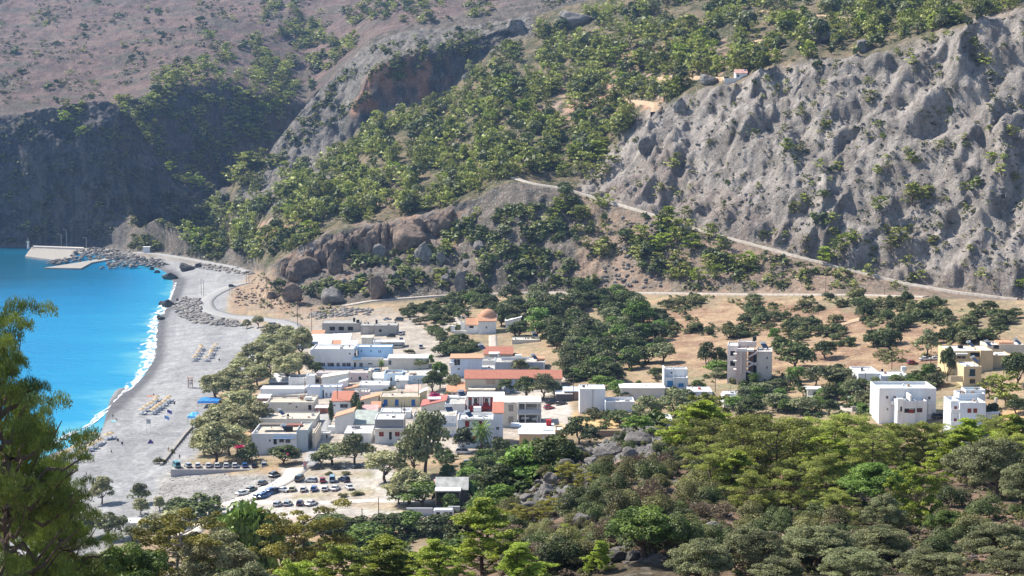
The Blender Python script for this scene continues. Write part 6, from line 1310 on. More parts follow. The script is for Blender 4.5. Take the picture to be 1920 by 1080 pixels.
b = B('house', 'narrow ochre tower house with two dark windows and a roof solar heater', 1807, 1840, 687, 724, 11, (.68, .54, .34), RWH, par=.25); b.win(1823, 699, 10, 14, kind='shutter', col=(.04, .07, .08)); b.win(1823.5, 715, 10, 8, fr=(.05, .08, .08)); b.rail(1816, 1830, 706, -.8, .9, (.1, .12, .12)); b.part('garden_wall', 1782, 1807, 705, 716, 1, .4, (.68, .56, .38))
b = B('house', 'large ochre villa with stepped white flat roofs and solar tanks at right', 1778, 1838, 658, 700, 14, (.66, .52, .30), RWH, par=.35); b.block(1838, 1862, 657, 704, -1, 12, (.62, .48, .30), RWH, par=.3, ground=True); b.block(1862, 1898, 666, 704, 2, 10, (.55, .42, .26), RWH, par=.4, ground=True); b.block(1850, 1920, 646, 662, 14, 9, (.70, .62, .5), RWH, par=.4)
b.win(1828, 665, 18, 8, kind='hole'); b.win(1883, 681, 8, 13, dy=2, kind='door', col=(.06, .05, .07)); b.win(1802, 670, 18, 6, kind='window'); b.part('awning', 1793, 1815, 663, 666, -1.8, 1.8, OFF); b.part('roof_tiles', 1872, 1900, 642, 647, 16, 6, TERRA_O); b.posts([1789], 660, 684, -.8, .5, OFF); b.chim(1801, 648, 653, 8, 1.5, DARK, 'water_tank'); b.chim(1868, 648, 654, 8, 1.6, DARK, 'water_tank')
b = B('pergola', 'small white garden canopy beside the ochre tower house', 1781, 1799, 684, 698, 4, (.2, .15, .1), RWH, rk='slab', cat='pergola')
B('boundary_wall', 'white stepped boundary wall right of the three-storey white house', 1852, 1872, 776, 806, 1.2, WHT, WHT, 'side_r', cat='wall'); B('gate_pillar', 'lone stone pillar beside the cypress at right', 1866, 1870, 746, 768, .8, OFF, OFF, cat='pillar', par=.02)
B('retaining_wall', 'low retaining wall on the lane left of the big white house', 1598, 1640, 762, 770, .6, CON, CON, cat='wall', par=.02)
B('retaining_wall', 'brown retaining wall under the gold dry field', 1122, 1162, 807, 818, 1, (.28, .2, .15), (.6, .45, .25), cat='wall', par=.02)
# --- taverna below the car park
b = B('taverna', 'thatched taverna hut with a grey gabled roof and shaded veranda', 818, 876, 918, 946, 8, (.14, .11, .09), (.50, .49, .46), 'gable', cat='taverna'); b.part('veranda_roof', 815, 864, 920, 922.5, -4, 4.2, (.62, .60, .56)); b.posts([817, 840, 862], 922, 946, -3.9, .25, (.3, .25, .2)); b.part('red_panel', 824, 840, 928, 944, -.2, .15, (.10, .03, .03)); b.part('side_roof', 812, 824, 906, 916, 3, 5, (.6, .36, .32))
B('wall', 'grey rendered wall left of the white caravan', 762, 811, 953, 967, .8, (.42, .43, .46), (.5, .5, .5), cat='wall', par=.02); B('wall', 'grey rendered wall right of the white caravan', 840, 862, 950, 962, .8, (.42, .43, .46), (.5, .5, .5), cat='wall', par=.02)
# --- beach wall under the row of cars
b = B('retaining_wall', 'long pale retaining wall carrying the row of parked cars', 320, 503, 880, 887, 8, (.45, .42, .42), (.46, .42, .37), cat='wall', par=.02, sink=1.5)
ROWW = (b.Y + 3.2, b.Z + b.z(880) - .02)
B('kiosk', 'white cube kiosk beside the harbour road', 268, 281, 463, 475, 5, WHT, RWH, rk='slab', cat='kiosk')

# --- solar water heaters
M_TANK = plain((.75, .77, .78), .25, .05, 2, .6, .5, name='steel'); M_PANEL = plain((.03, .05, .10), .15, .05, 2, .7, name='panel')
h0 = MB(); h0.hexa([(-1, -.9, 0), (1, -.9, 0), (1, .5, 1.1), (-1, .5, 1.1), (-1, -.94, .08), (1, -.94, .08), (1, .46, 1.18), (-1, .46, 1.18)]); P_M = h0.mesh('panel', M_PANEL)
h1 = MB(); h1.tube((-1, .75, 1.45), (1, .75, 1.45), .32, .32, 12); T_M = h1.mesh('tank', M_TANK)
h2 = MB()
for x_ in (-.9, .9):
    h2.tube((x_, .6, 0), (x_, .6, 1.2), .04, .04, 5); h2.tube((x_, -.85, 0), (x_, .6, 1.15), .03, .03, 5)
S_M = h2.mesh('stand', mp(CON))
def heater(px_, py_, Yd, label, rz=0., sc=1.):
    X, Z = W(px_, py_, Yd); e = D.objects.new('solar_water_heater', None); COL.objects.link(e); e.location = (float(X), Yd, float(Z)); e.rotation_euler[2] = rz; e.scale = (sc,) * 3
    tag(e, label, 'water heater', 'solar water heaters on the roofs'); put('panel', P_M, e); put('tank', T_M, e); put('stand', S_M, e)
def yb(px_, py_): return float(ray1(px_, py_)[1])
for a, c_, base, dd, lab, rz in [(527, 777, 806, 6, 'solar heater on the cream middle house roof', 1.2), (535, 807, 850, 6, 'solar heater on the roof terrace corner', .9), (949, 736, 770, 4, 'solar heater with steel tank right of the white roof of the dark red house', 1.3), (866, 742, 776, 9, 'solar heater with pink tank behind the scalloped house', .5),
        (842, 771, 818, 5, 'solar heater frame on the balcony house roof', .4), (879, 781, 838, 5, 'pale solar panel on the scalloped parapet house', .9), (1002, 673, 698, 8, 'solar heater on the long grey block', .9), (904, 654, 706, 9, 'solar heater left of the clean red tiled roof', .9), (1003, 631, 643, 6, 'solar heater on the cream roof lost in trees', .7), (1433, 652, 716, 6, 'blue solar panel on the three-storey pinkish house', .5),
        (1828, 679, 724, 4, 'solar heater on the ochre tower house', .9), (1820, 650, 700, 7, 'left solar heater on the ochre villa', .9), (1853, 649, 704, 7, 'middle solar heater on the ochre villa', .9), (1908, 645, 704, 18, 'right solar heater on the ochre villa', .9), (714, 762, 763, 14, 'solar frame beside the yellow guesthouse', .3), (765, 779, 786, 5, 'solar heater on the flat white house below the guesthouse', .5)]:
    heater(a, c_, yb(a, base) + dd, lab, rz, 1.15)
# ------------------------------------------------------------------ rocks
import bmesh
def rockm(seed, sub=3, flat=.7, bar=0.):
    bm = bmesh.new(); bmesh.ops.create_icosphere(bm, subdivisions=sub, radius=1); V = np.array([v.co[:] for v in bm.verts]); Fc = np.array([[v.index for v in f.verts] for f in bm.faces]); bm.free()
    r = np.random.default_rng(seed + 50)
    for _ in range(16):      # flat broken faces
        n0 = unit(r.normal(size=3)); q = r.uniform(.52, .85); dd = np.maximum(V @ n0 - q, 0); V = V - dd[:, None] * n0
    o = seed * 3.1; n_ = ridged(V[:, 0] * 1.1 + o, V[:, 1] * 1.1, V[:, 2] * 1.1, 3); n2_ = fbm(V[:, 0] * 2.3 + o, V[:, 1] * 2.3, V[:, 2] * 2.3, 3)
    cr_ = np.minimum(np.abs(pn(V[:, 0] * 1.7 + o, V[:, 1] * 1.7, V[:, 2] * .8)), .14) / .14      # fissures
    V = V * (.84 + .14 * n_ + .16 * n2_ + .13 * cr_)[:, None]; V[:, 2] *= flat; return V, Fc
def rock_mat(name, c1, c2):
    m, n, l, o = nt(name); b = N(n, 'BsdfPrincipled', i={'Roughness': .95, 'Specular IOR Level': .1}); ge = N(n, 'NewGeometry'); oi = N(n, 'ObjectInfo')
    t = N(n, 'TexNoise', i={'Scale': .28, 'Detail': 8, 'Roughness': .75}); l.new(ge.outputs['Position'], t.inputs['Vector'])
    r = N(n, 'ValToRGB'); r.color_ramp.elements[0].position = .35; r.color_ramp.elements[1].position = .65; r.color_ramp.elements[0].color = (*c1, 1); r.color_ramp.elements[1].color = (*c2, 1)
    l.new(t.outputs[0], r.inputs[0]); l.new(r.outputs[0], b.inputs['Base Color'])
    t2 = N(n, 'TexNoise', i={'Scale': .45, 'Detail': 9, 'Roughness': .72}); l.new(ge.outputs['Position'], t2.inputs['Vector']); bu = N(n, 'Bump', i={'Strength': 1, 'Distance': 1.6}); l.new(t2.outputs[0], bu.inputs['Height']); l.new(bu.outputs[0], b.inputs['Normal'])
    l.new(b.outputs[0], o.inputs[0]); return m
M_CRAG = rock_mat('crag_rock', (.11, .09, .078), (.34, .25, .19)); M_GREYR = rock_mat('grey_rock', (.12, .115, .11), (.36, .335, .31)); M_DARKR = rock_mat('sea_rock', (.05, .05, .05), (.16, .15, .145))
RK = [rockm(i, 4 if i < 4 else 2, .85) for i in range(8)]
RM = {}
def rock(px_, pyb, wp, hp, label, mat=M_CRAG, k=0, deep=1.0, rz=0., name='boulder', group=None, sink=.15):
    X, Y, Z = ray1(px_, pyb); s = F / Y; key = (k, mat.name)
    if key not in RM: RM[key] = mesh_np('boulder', *RK[k], mat, sm=True)
    w, h = wp / s / 2, hp / s / 2
    o = put(name, RM[key], None, (X, Y + w * deep * .6, Z + h * (1 - 2 * sink)), rz, (w * 1.15, w * deep * 1.15, h * 1.35)); return tag(o, label, 'rock', group)
CR = [(628, 516, 34, 68, 'tall rounded rock tower at the left end of the crag band', 0), (575, 518, 66, 46, 'long brown rock face at the foot of the promontory', 1), (690, 474, 70, 46, 'brown rock wall in the middle of the crag band', 2), (775, 470, 96, 74, 'largest brown rock face split by a dark crack under the ridge', 3),
      (795, 492, 40, 54, 'pale grey upright boulder below the split rock face', 0), (711, 490, 38, 40, 'twin topped boulder left of the upright grey boulder', 1), (708, 562, 52, 70, 'tall brown rock pillar standing at the valley road', 2), (624, 570, 56, 42, 'smooth grey round boulder at the bottom of the promontory', 3), (828, 500, 34, 42, 'split brown boulder right of the upright grey boulder', 2), (862, 548, 28, 50, 'pale jagged rock above the valley road', 1),
      (645, 540, 30, 26, 'small pale boulder between the round boulder and the pillar', 0), (510, 560, 30, 20, 'brown outcrop on the bare earth nose of the promontory', 2), (548, 566, 46, 44, 'dark grooved outcrop behind the power poles', 1), (900, 470, 30, 26, 'grey boulder in the dark scrub of the crags', 3)]
for a, b, w_, h_, lab, k in CR: rock(a, b, w_ * .86, h_ * .84, lab, M_GREYR if 'grey' in lab or 'pale' in lab else M_CRAG, k, .8, k * .7)
for i in range(34):
    a = 536 + i * 9.6 + random.uniform(-5, 5); tp = float(M1[0](a)); hh = random.uniform(22, 50); bb = tp + hh + random.uniform(-6, 10); later(rock(a, bb, random.uniform(16, 40), hh, None, M_CRAG, random.randrange(4), .8, random.uniform(0, 3), 'crag_block', 'rock blocks of the crag band'), 'brown rock block', a, bb - hh / 2)
for i in range(46):
    a = random.uniform(560, 1060); bb = random.uniform(470, 545); hh = random.uniform(7, 20); later(rock(a, bb, hh * random.uniform(.9, 1.5), hh, None, random.choice([M_CRAG, M_GREYR]), random.randrange(4), .8, random.uniform(0, 3), 'boulder', 'boulders under the crag band'), 'small boulder', a, bb - hh / 2)
for a, b, w_, h_, lab, k in [(876, 152, 18, 18, 'lone pale boulder right of the red cliff', 0), (746, 214, 16, 20, 'pale boulder under the left red cliff', 1), (722, 232, 34, 18, 'flat pale slab rock under the left red cliff', 2), (641, 262, 14, 16, 'small pale rock on the central ridge foot', 3), (551, 316, 18, 14, 'round grey rock at the end of the central ridge', 0), (1620, 98, 50, 24, 'pale dome rock above the grey slope', 1), (1535, 80, 70, 44, 'dark jagged outcrop near the upper track', 2), (1330, 158, 40, 22, 'dark rock below the tiny hilltop chapel', 3), (1276, 212, 26, 34, 'dark upright rock at the edge of the grey slope', 0), (1210, 290, 46, 36, 'rounded dark rock knob above the track', 1), (965, 60, 60, 30, 'grey broken outcrop near the top centre', 2), (1080, 50, 80, 36, 'scattered pale grey outcrop at the top centre', 3)]:
    rock(a, b, w_, h_, lab, M_GREYR, k, .7, k)
for a, b, w_, h_, lab, k in [(318, 525, 30, 16, 'largest dark wet rock at the north tip of the beach', 0), (294, 514, 14, 8, 'small dark rock in the water beside the quay rubble', 1), (284, 508, 16, 10, 'dark rock touching the quay rubble', 2), (300, 600, 18, 11, 'dark rock at the waterline below the boulder spit', 3), (314, 576, 26, 17, 'large dark rock at the head of the boulder spit', 0), (303, 573, 16, 9, 'low dark rock seaward of the spit', 1), (332, 564, 8, 6, 'small dark rock on the spit', 2), (348, 508, 34, 17, 'long dark boulder on the shingle by the harbour road', 3), (370, 502, 24, 10, 'grey boulder on the shingle by the harbour road', 2), (36, 480, 14, 9, 'black rock at the seaward tip of the quay', 0), (86, 488, 14, 8, 'black rock below the concrete apron', 1), (120, 490, 16, 9, 'second black rock below the concrete apron', 2)]:
    rock(a, b, w_, h_, lab, M_DARKR, k, .7, k)
# rocks of the near ridge crest
for i, (a, b, w_, h_) in enumerate([(1085, 862, 60, 34), (1060, 880, 40, 22), (1110, 872, 40, 20), (1040, 905, 44, 26), (1025, 930, 46, 30), (1000, 962, 50, 24), (1010, 912, 26, 18), (1130, 858, 44, 24), (1155, 852, 40, 20), (1180, 858, 36, 22), (1225, 812, 44, 16), (1200, 832, 60, 26), (1265, 815, 50, 20), (975, 985, 36, 18), (1090, 985, 44, 30), (1120, 975, 30, 18), (1060, 958, 30, 16), (1150, 1055, 60, 24), (1190, 1050, 50, 20), (1240, 1000, 40, 16), (990, 940, 34, 18), (960, 1010, 40, 20), (1078, 1020, 40, 22), (1310, 830, 30, 14), (1340, 990, 30, 16), (1450, 1000, 30, 14), (1560, 1000, 30, 14), (1690, 1020, 30, 16), (1800, 940, 36, 18), (1720, 1045, 40, 16)]):
    rock(a, b, w_, h_, 'pale weathered limestone outcrop on the near ridge', M_GREYR, (i % 4), .8, i * 1.3, 'rock_outcrop', 'limestone outcrops of the near ridge', .25); later(scene.objects['rock_outcrop' + ('.%03d' % i if i else '')], 'pale rock outcrop', a, b)
def rubble(name, poly, n, size, label, mat, zl=None):
    a = np.array(poly, float); P = np.stack([rng.uniform(a[:, 0].min(), a[:, 0].max(), n * 3), rng.uniform(a[:, 1].min(), a[:, 1].max(), n * 3)], 1); P = P[inside(P[:, 0], P[:, 1], poly)][:n]
    VV = []; FF = []; b = 0
    for (p, q) in P:
        if zl is None: X, Y, Z = ray1(p, q)
        else: Y = float(Y_at(q, zl)); X = float(W(p, q, Y)[0]); Z = zl + random.uniform(-.3, .8)
        V, Fc = RK[4 + random.randrange(4)]; s = size * random.uniform(.45, 1.35); an = random.uniform(0, 6.3); c, s_ = math.cos(an), math.sin(an)
        v_ = V * (s * random.uniform(.7, 1.2), s * random.uniform(.7, 1.2), s * random.uniform(.5, .9)); VV.append(np.stack([v_[:, 0] * c - v_[:, 1] * s_ + X, v_[:, 0] * s_ + v_[:, 1] * c + Y, v_[:, 2] + Z + s * .2], 1)); FF.append(Fc + b); b += len(V)
    return tag(put(name, mesh_np(name, np.concatenate(VV), np.concatenate(FF), mat)), label, None, None, 'stuff')
M_RUB = rock_mat('rubble_rock', (.22, .20, .185), (.46, .42, .38)); M_RUBD = rock_mat('quay_rubble', (.13, .125, .12), (.34, .32, .30))
rubble('boulder_spit', [(322, 575), (345, 558), (378, 562), (376, 582), (400, 596), (440, 602), (462, 610), (440, 614), (360, 606), (335, 592)], 520, 1.25, 'spit of tumbled boulders between beach and coast road', M_RUB)
rubble('quay_rubble', [(140, 470), (180, 466), (240, 470), (300, 478), (345, 484), (345, 496), (300, 500), (262, 500), (226, 504), (180, 503), (225, 484), (172, 488), (96, 497), (84, 494), (130, 484)], 620, 1.7, 'rubble of dark boulders armouring the harbour quay', M_RUBD, 1.2)
rubble('road_rubble', [(372, 492), (470, 508), (488, 516), (440, 514), (370, 502)], 140, 1.3, 'band of rubble between harbour road and upper beach', M_RUB)
rubble('slope_rubble', [(570, 588), (640, 578), (700, 580), (690, 592), (620, 596), (590, 600)], 170, 1.3, 'broken stones on the bank behind the derelict row', M_RUB)
rubble('slope_rubble', [(440, 545), (500, 520), (560, 560), (600, 575), (500, 582), (440, 575)], 160, 1.1, 'loose stones on the bare earth nose of the promontory', M_CRAG)
rubble('shingle_stones', STONY, 300, .28, 'loose stones scattered on the shingle beside the car park', M_RUB)
rubble('slope_rubble', [(1100, 540), (1180, 440), (1160, 400), (1230, 420), (1240, 540)], 150, 1.2, 'pale scree stones under the diagonal track', M_GREYR)
rubble('ridge_stones', [(1000, 960), (1080, 870), (1300, 840), (1560, 960), (1900, 960), (1900, 1060), (1100, 1060)], 420, .30, 'loose limestone blocks littering the near ridge', M_GREYR)
rubble('slope_rubble', [(1250, 200), (1500, 130), (1900, 60), (1920, 540), (1500, 470), (1150, 350)], 500, 1.1, 'stones littering the grey eroded slope', M_GREYR)

# ------------------------------------------------------------------ harbour
M_CONC = plain((.36, .335, .30), .9, .18, .4, .15); M_CONL = plain((.55, .52, .48), .9, .12, .4, .15)
def slab(name, poly, z, h, mat, label=None, cat=None, part=None):
    P = []
    for a, b in poly:
        Y = float(Y_at(b, z)); P.append((float(W(a, b, Y)[0]), Y))
    m_ = MB(); m_.poly([(x, y, z) for x, y in P]); n_ = len(P)
    for i in range(n_):
        x0, y0 = P[i]; x1, y1 = P[(i + 1) % n_]; m_.poly([(x0, y0, z - h), (x1, y1, z - h), (x1, y1, z), (x0, y0, z)])
    return m_.put(name, mat, part) if part else (tag(m_.put(name, mat), label, cat) if cat else m_.put(name, mat))
q = slab('quay', [(47, 480), (60, 462), (82, 462), (140, 466), (165, 465), (240, 468), (300, 474), (262, 479), (190, 476), (140, 474), (135, 483), (107, 488), (82, 485)], 1.3, 5, M_CONC, 'sloping concrete quay apron reaching out beyond the boulders', 'quay')
slab('quay_wall', [(62, 460.5), (157, 463.5), (157, 465.5), (62, 462)], 2.6, 2, M_CONL, 'white top wall along the outer concrete quay', 'wall')
slab('jetty', [(82, 502), (140, 493), (175, 487), (225, 480), (267, 478.5), (225, 483), (172, 492), (152, 503)], 1.1, 5, M_CONC, 'low concrete jetty ramp tapering over the boulders', 'jetty')
e = D.objects.new('harbour_beacon', None); COL.objects.link(e); Yb = float(Y_at(466, 1.3)); e.location = (float(W(53, 466, Yb)[0]), Yb, 1.3); tag(e, 'small white harbour beacon on the tip of the quay', 'beacon')
m_ = MB(); m_.tube((0, 0, 0), (0, 0, 5.2), 1.0, .7, 12); m_.put('tower', mp(WHT), e); m_ = MB(); m_.tube((0, 0, 5.2), (0, 0, 5.5), 1.5, 1.5, 12); m_.put('gallery', mp(WHT), e); m_ = MB(); m_.tube((0, 0, 5.5), (0, 0, 7.0), .5, .5, 10); m_.tube((0, 0, 7.0), (0, 0, 7.7), .6, .1, 10); m_.put('lantern', mp((.3, .35, .35)), e)
m_ = MB(); m_.tube((0, 0, 7.7), (0, 0, 9.8), .06, .06, 5); m_.put('mast', mp(WHT), e)
# lamps along the harbour
def lamp(px_, pyt, pyb, label, Yd=None, arm=1, name='street_lamp', grp='harbour street lamps', col=(.6, .62, .62)):
    if Yd is None: X, Y, Z = ray1(px_, pyb); Z -= .1
    else: Y = Yd; X, Z = W(px_, pyb, Y); X = float(X); Z = float(Z)
    h = float(W(px_, pyt, Y)[1]) - Z; e = D.objects.new(name, None); COL.objects.link(e); e.location = (X, Y, Z); tag(e, label, 'lamp', grp)
    m_ = MB(); m_.tube((0, 0, -.5), (0, 0, h), .16, .10, 7); m_.put('pole', mp(col), e); m_ = MB(); m_.tube((0, 0, h), (-1.8 * arm, 0, h + .25), .08, .06, 5); m_.put('arm', mp(col), e); m_ = MB(); m_.box(-2.6 * arm if arm > 0 else 1.6, -1.6 * arm if arm > 0 else 2.6, -.2, .2, h + .14, h + .34); m_.put('lamp_head', mp((.75, .75, .75)), e)
Yq = float(Y_at(463, 1.3))
for a, t, b, lab, y in [(115, 439, 461, 'harbour lamp standing on the outer quay', Yq), (125, 431, 461, 'tallest harbour lamp right beside the outer quay lamp', Yq), (162, 446, 467, 'harbour lamp at the end of the white quay wall', Yq - 15), (212, 440, 456, 'harbour lamp on the far side of the basin', Yq - 10), (233, 443, 464, 'harbour lamp above the quay rubble', None), (294, 445, 464, 'harbour lamp beside the white kiosk', None)]: lamp(a, t, b, lab, y)

# ------------------------------------------------------------------ poles
POLW = plain((.17, .13, .10), .9, .2, 2, .1); POLG = plain((.42, .40, .37), .9, .2, 2, .1)
def pole(px_, pyt, pyb, label, cross=True, mat=None, r=.15, Yd=None):
    if Yd is None: X, Y, Z = ray1(px_, pyb)
    else: Y = Yd; X = float(W(px_, pyb, Y)[0]); Z = zat(X, Y)
    h = float(W(px_, pyt, Y)[1]) - Z; e = D.objects.new('utility_pole', None); COL.objects.link(e); e.location = (X, Y, Z); tag(e, label, 'pole', 'wooden utility poles')
    m_ = MB(); m_.tube((0, 0, -.6), (0, 0, h), r, r * .65, 7); m_.put('pole', mat or POLW, e)
    if cross: m_ = MB(); m_.box(-.8, .8, -.06, .06, h - .75, h - .62); m_.put('crossarm', mat or POLW, e); m_ = MB(); [m_.tube((x_, 0, h - .62), (x_, 0, h - .4), .05, .05, 5) for x_ in (-.7, .7)]; m_.put('insulator', mp((.6, .6, .6)), e)
    return np.array((X, Y, Z + h - .4))
T1 = [pole(a, t, b, lab, c) for a, t, b, lab, c in [
 (501, 518, 578, 'left pole of the pair on the bare earth nose', True), (509, 524, 579, 'right pole of the pair on the bare earth nose', True), (558, 547, 612, 'tall pole at the coast road bend behind the grove', True), (584.5, 578, 622, 'pole left of the derelict row', True),
 (377.5, 522, 554, 'left pale pole on the shingle inside the road bend', False), (382, 526, 554, 'right pale pole on the shingle inside the road bend', False), (462, 507, 532, 'left pole of the pair at the top of the beach', True), (467, 508, 532, 'right pole of the pair at the top of the beach', True), (431, 538, 553, 'short post at the inner road bend', False), (435, 540, 555, 'second short post at the inner road bend', False),
 (633, 722, 777, 'dark pole in front of the terracotta roofed house', True), (572, 706, 742, 'dark pole left of the pale blue-white house', False), (712, 684, 713, 'pole before the hotel right corner', False), (785, 710, 757, 'pole with an arm in front of the yellow guesthouse', True), (753, 754, 792, 'dark pole on the flat white house', False), (759, 756, 830, 'pole at the corner of the shuttered house', False),
 (710, 933, 983, 'tall pole beside the sandy lot', False), (679, 953, 981, 'shorter pole beside the sandy lot', False), (1548, 500, 554, 'tall pole on the valley road under the diagonal track', False), (1288, 515, 549, 'pole on the valley road left of the tall one', False), (1658, 536, 554, 'short pole on the valley road', False), (820, 520, 552, 'pole below the crag band', False),
 (1622, 698, 738, 'pole before the long low white house', False), (1672, 670, 693, 'pole behind the long low white house', False), (1745, 636, 680, 'pole by the cars under the dry field', False), (1477, 690, 738, 'brown pole in the middle gardens', False), (1203, 590, 632, 'pole at the edge of the dark tree belt', False), (1075, 705, 750, 'pole left of the windowless block', False), (1555, 690, 716, 'lamp pole in the gardens below the dry field', False), (1341, 700, 735, 'pole left of the small white cube house', False)]]
def cable(p, q, sag=.6):
    m_ = MB(); last = None
    for t in np.linspace(0, 1, 9):
        c = p + (q - p) * t - np.array((0, 0, sag * 4 * t * (1 - t)))
        if last is not None: m_.tube(last, c, .022, .022, 3, cap=False)
        last = c
    return m_
for i, (a, b, lab) in enumerate([(0, 2, 'cable from the bare earth nose to the road bend pole'), (2, 3, 'cable from the road bend pole to the derelict row'), (3, 12, 'cable from the derelict row over the hotel'), (10, 13, 'cable across the village roofs to the guesthouse'), (17, 16, 'cable between the two poles of the sandy lot'), (19, 18, 'cable along the valley road poles'), (18, 20, 'cable to the short valley road pole'), (4, 6, 'cable from the shingle poles to the top of the beach')]):
    tag(cable(T1[a], T1[b], .8).put('power_cable', mp((.05, .05, .05))), lab, 'cable')

# ------------------------------------------------------------------ cars
M_TYRE = plain((.02, .02, .02), .9, .1, 2, .2); M_RIM = plain((.45, .45, .46), .35, .05, 2, .5, .6); M_LAMP = plain((.75, .75, .72), .2, .05, 2, .6); M_RED = plain((.45, .02, .02), .3, .05, 2, .5); M_TRIM = plain((.03, .03, .03), .7, .05, 2, .2)
def loft(st, mat, name):
    """st: stations (x, [(y, z)...]) left half; mirrored"""
    m_ = MB(); n_ = len(st[0][1]); rows_ = []
    for x, pr in st:
        full = [(x, y, z) for y, z in pr] + [(x, -y, z) for y, z in pr[::-1]]; rows_.append(full)
    for a, b in zip(rows_[:-1], rows_[1:]):
        for i in range(2 * n_ - 1): m_.poly([a[i], a[i + 1], b[i + 1], b[i]])
        m_.poly([a[-1], a[0], b[0], b[-1]])
    m_.poly(rows_[0][::-1]); m_.poly(rows_[-1]); me = m_.mesh(name, mat); me.polygons.foreach_set('use_smooth', [False] * len(me.polygons)); return me
def car_meshes(kind):
    L, Wd, Hh = {'hatch': (3.9, 1.68, 1.46), 'sedan': (4.4, 1.74, 1.43), 'van': (4.6, 1.8, 1.95), 'suv': (4.3, 1.82, 1.72)}[kind]; h = L / 2; w = Wd / 2; bz = {'van': 1.05, 'suv': 1.0}.get(kind, .86)
    def S(x, k, z1, z0=.25): return (x, [(w * k * .92, z0), (w * k, z0 + .15), (w * k, z1 - .14), (w * k * .93, z1)])
    body = loft([S(-h, .80, bz - .16, .38), S(-h + .16, .95, bz - .02), S(-h + .7, 1, bz + .03), S(0, 1, bz), S(h * .42, 1, bz - .03), S(h - .35, .96, bz - .17 if kind != 'van' else bz - .12), S(h - .05, .86, bz - .27, .35)], CARP, 'body')
    xb = {'hatch': -h + .12, 'sedan': -h + .75, 'van': -h + .06, 'suv': -h + .10}[kind]; xf = {'hatch': h * .50, 'sedan': h * .44, 'van': h * .72, 'suv': h * .47}[kind]
    rb, rf = xb + (.42 if kind != 'sedan' else .75), xf - (.72 if kind != 'van' else .55)
    def G(x, k, z): return (x, [(w * .93, bz - .06), (w * k, z)])
    cab = MB(); A = [(xb, w * .92, bz - .02), (xf, w * .92, bz - .05)]; T_ = [(rb, w * .76, Hh - .06), (rf, w * .76, Hh - .06)]
    cab.hexa([(A[0][0], -A[0][1], A[0][2]), (A[1][0], -A[1][1], A[1][2]), (A[1][0], A[1][1], A[1][2]), (A[0][0], A[0][1], A[0][2]), (T_[0][0], -T_[0][1], T_[0][2]), (T_[1][0], -T_[1][1], T_[1][2]), (T_[1][0], T_[1][1], T_[1][2]), (T_[0][0], T_[0][1], T_[0][2])])
    rf_ = MB(); rf_.hexa([(rb - .08, -w * .80, Hh - .10), (rf + .10, -w * .80, Hh - .10), (rf + .10, w * .80, Hh - .10), (rb - .08, w * .80, Hh - .10), (rb + .08, -w * .68, Hh), (rf - .08, -w * .68, Hh), (rf - .08, w * .68, Hh), (rb + .08, w * .68, Hh)])
    for s in (-1, 1):   # pillars
        for xa, xc in ((xb + .02, rb), (xf - .02, rf), ((xb + xf) / 2 - .2, (rb + rf) / 2 - .15)): rf_.tube((xa, s * w * .925, bz - .04), (xc, s * w * .775, Hh - .08), .045, .04, 4)
    wh = MB(); wh.tube((0, -.10, 0), (0, .10, 0), .32, .32, 14); ri = MB(); ri.tube((0, -.115, 0), (0, .115, 0), .19, .19, 10)
    hl = MB(); hl.box(-.06, .06, -.17, .17, -.08, .08)
    bp = MB(); bp.box(h - .10, h + .03, -w * .84, w * .84, .30, .48); bp.box(-h - .03, -h + .10, -w * .84, w * .84, .32, .50)
    return dict(body=body, glass=cab.mesh('windows', GLASS), roof=rf_.mesh('roof', CARP), wheel=wh.mesh('tyre', M_TYRE), rim=ri.mesh('rim', M_RIM), head=hl.mesh('headlight', M_LAMP), tail=hl.mesh('taillight', M_RED), bump=bp.mesh('bumper', M_TRIM), L=L, w=w, bz=bz)
CM = {k: car_meshes(k) for k in ('hatch', 'sedan', 'van', 'suv')}
def car(px_, pyb, hd, col, kind, label, group='cars parked around the village', YZ=None):
    X, Y, Z = ray1(px_, pyb)
    if YZ: Y, Z = YZ; X = float(W(px_, pyb, Y)[0])
    M = CM[kind]; e = D.objects.new('parked_car', None); COL.objects.link(e); e.location = (X, Y, Z + .02); e.rotation_euler = (0, 0, math.radians(hd)); tag(e, label, 'van' if kind == 'van' else 'car', group)
    h = M['L'] / 2
    for n_, k in (('body', 'body'), ('windows', 'glass'), ('roof', 'roof'), ('bumper', 'bump')):
        o = put(n_, M[k], e); o.color = (*col, 1)
    for sx_ in (-.62, .64):
        for sy_ in (-1, 1):
            t = put('wheel', M['wheel'], e, (h * sx_, sy_ * (M['w'] - .07), .32)); put('rim', M['rim'], t)
    for sy_ in (-1, 1): put('headlight', M['head'], e, (h - .06, sy_ * M['w'] * .62, M['bz'] - .34)); put('taillight', M['tail'], e, (-h + .01, sy_ * M['w'] * .62, M['bz'] - .28))
    return e
cW = (.78, .78, .78); cS = (.45, .48, .50); cB = (.05, .14, .38); cK = (.015, .016, .018); cG = (.06, .09, .10); cR = (.35, .02, .03); cT = (.03, .26, .27); cL = (.28, .45, .58); cY = (.62, .60, .32); cN = (.03, .04, .09)
ORD = ['first', 'second', 'third', 'fourth', 'fifth', 'sixth', 'seventh', 'eighth', 'ninth', 'tenth']
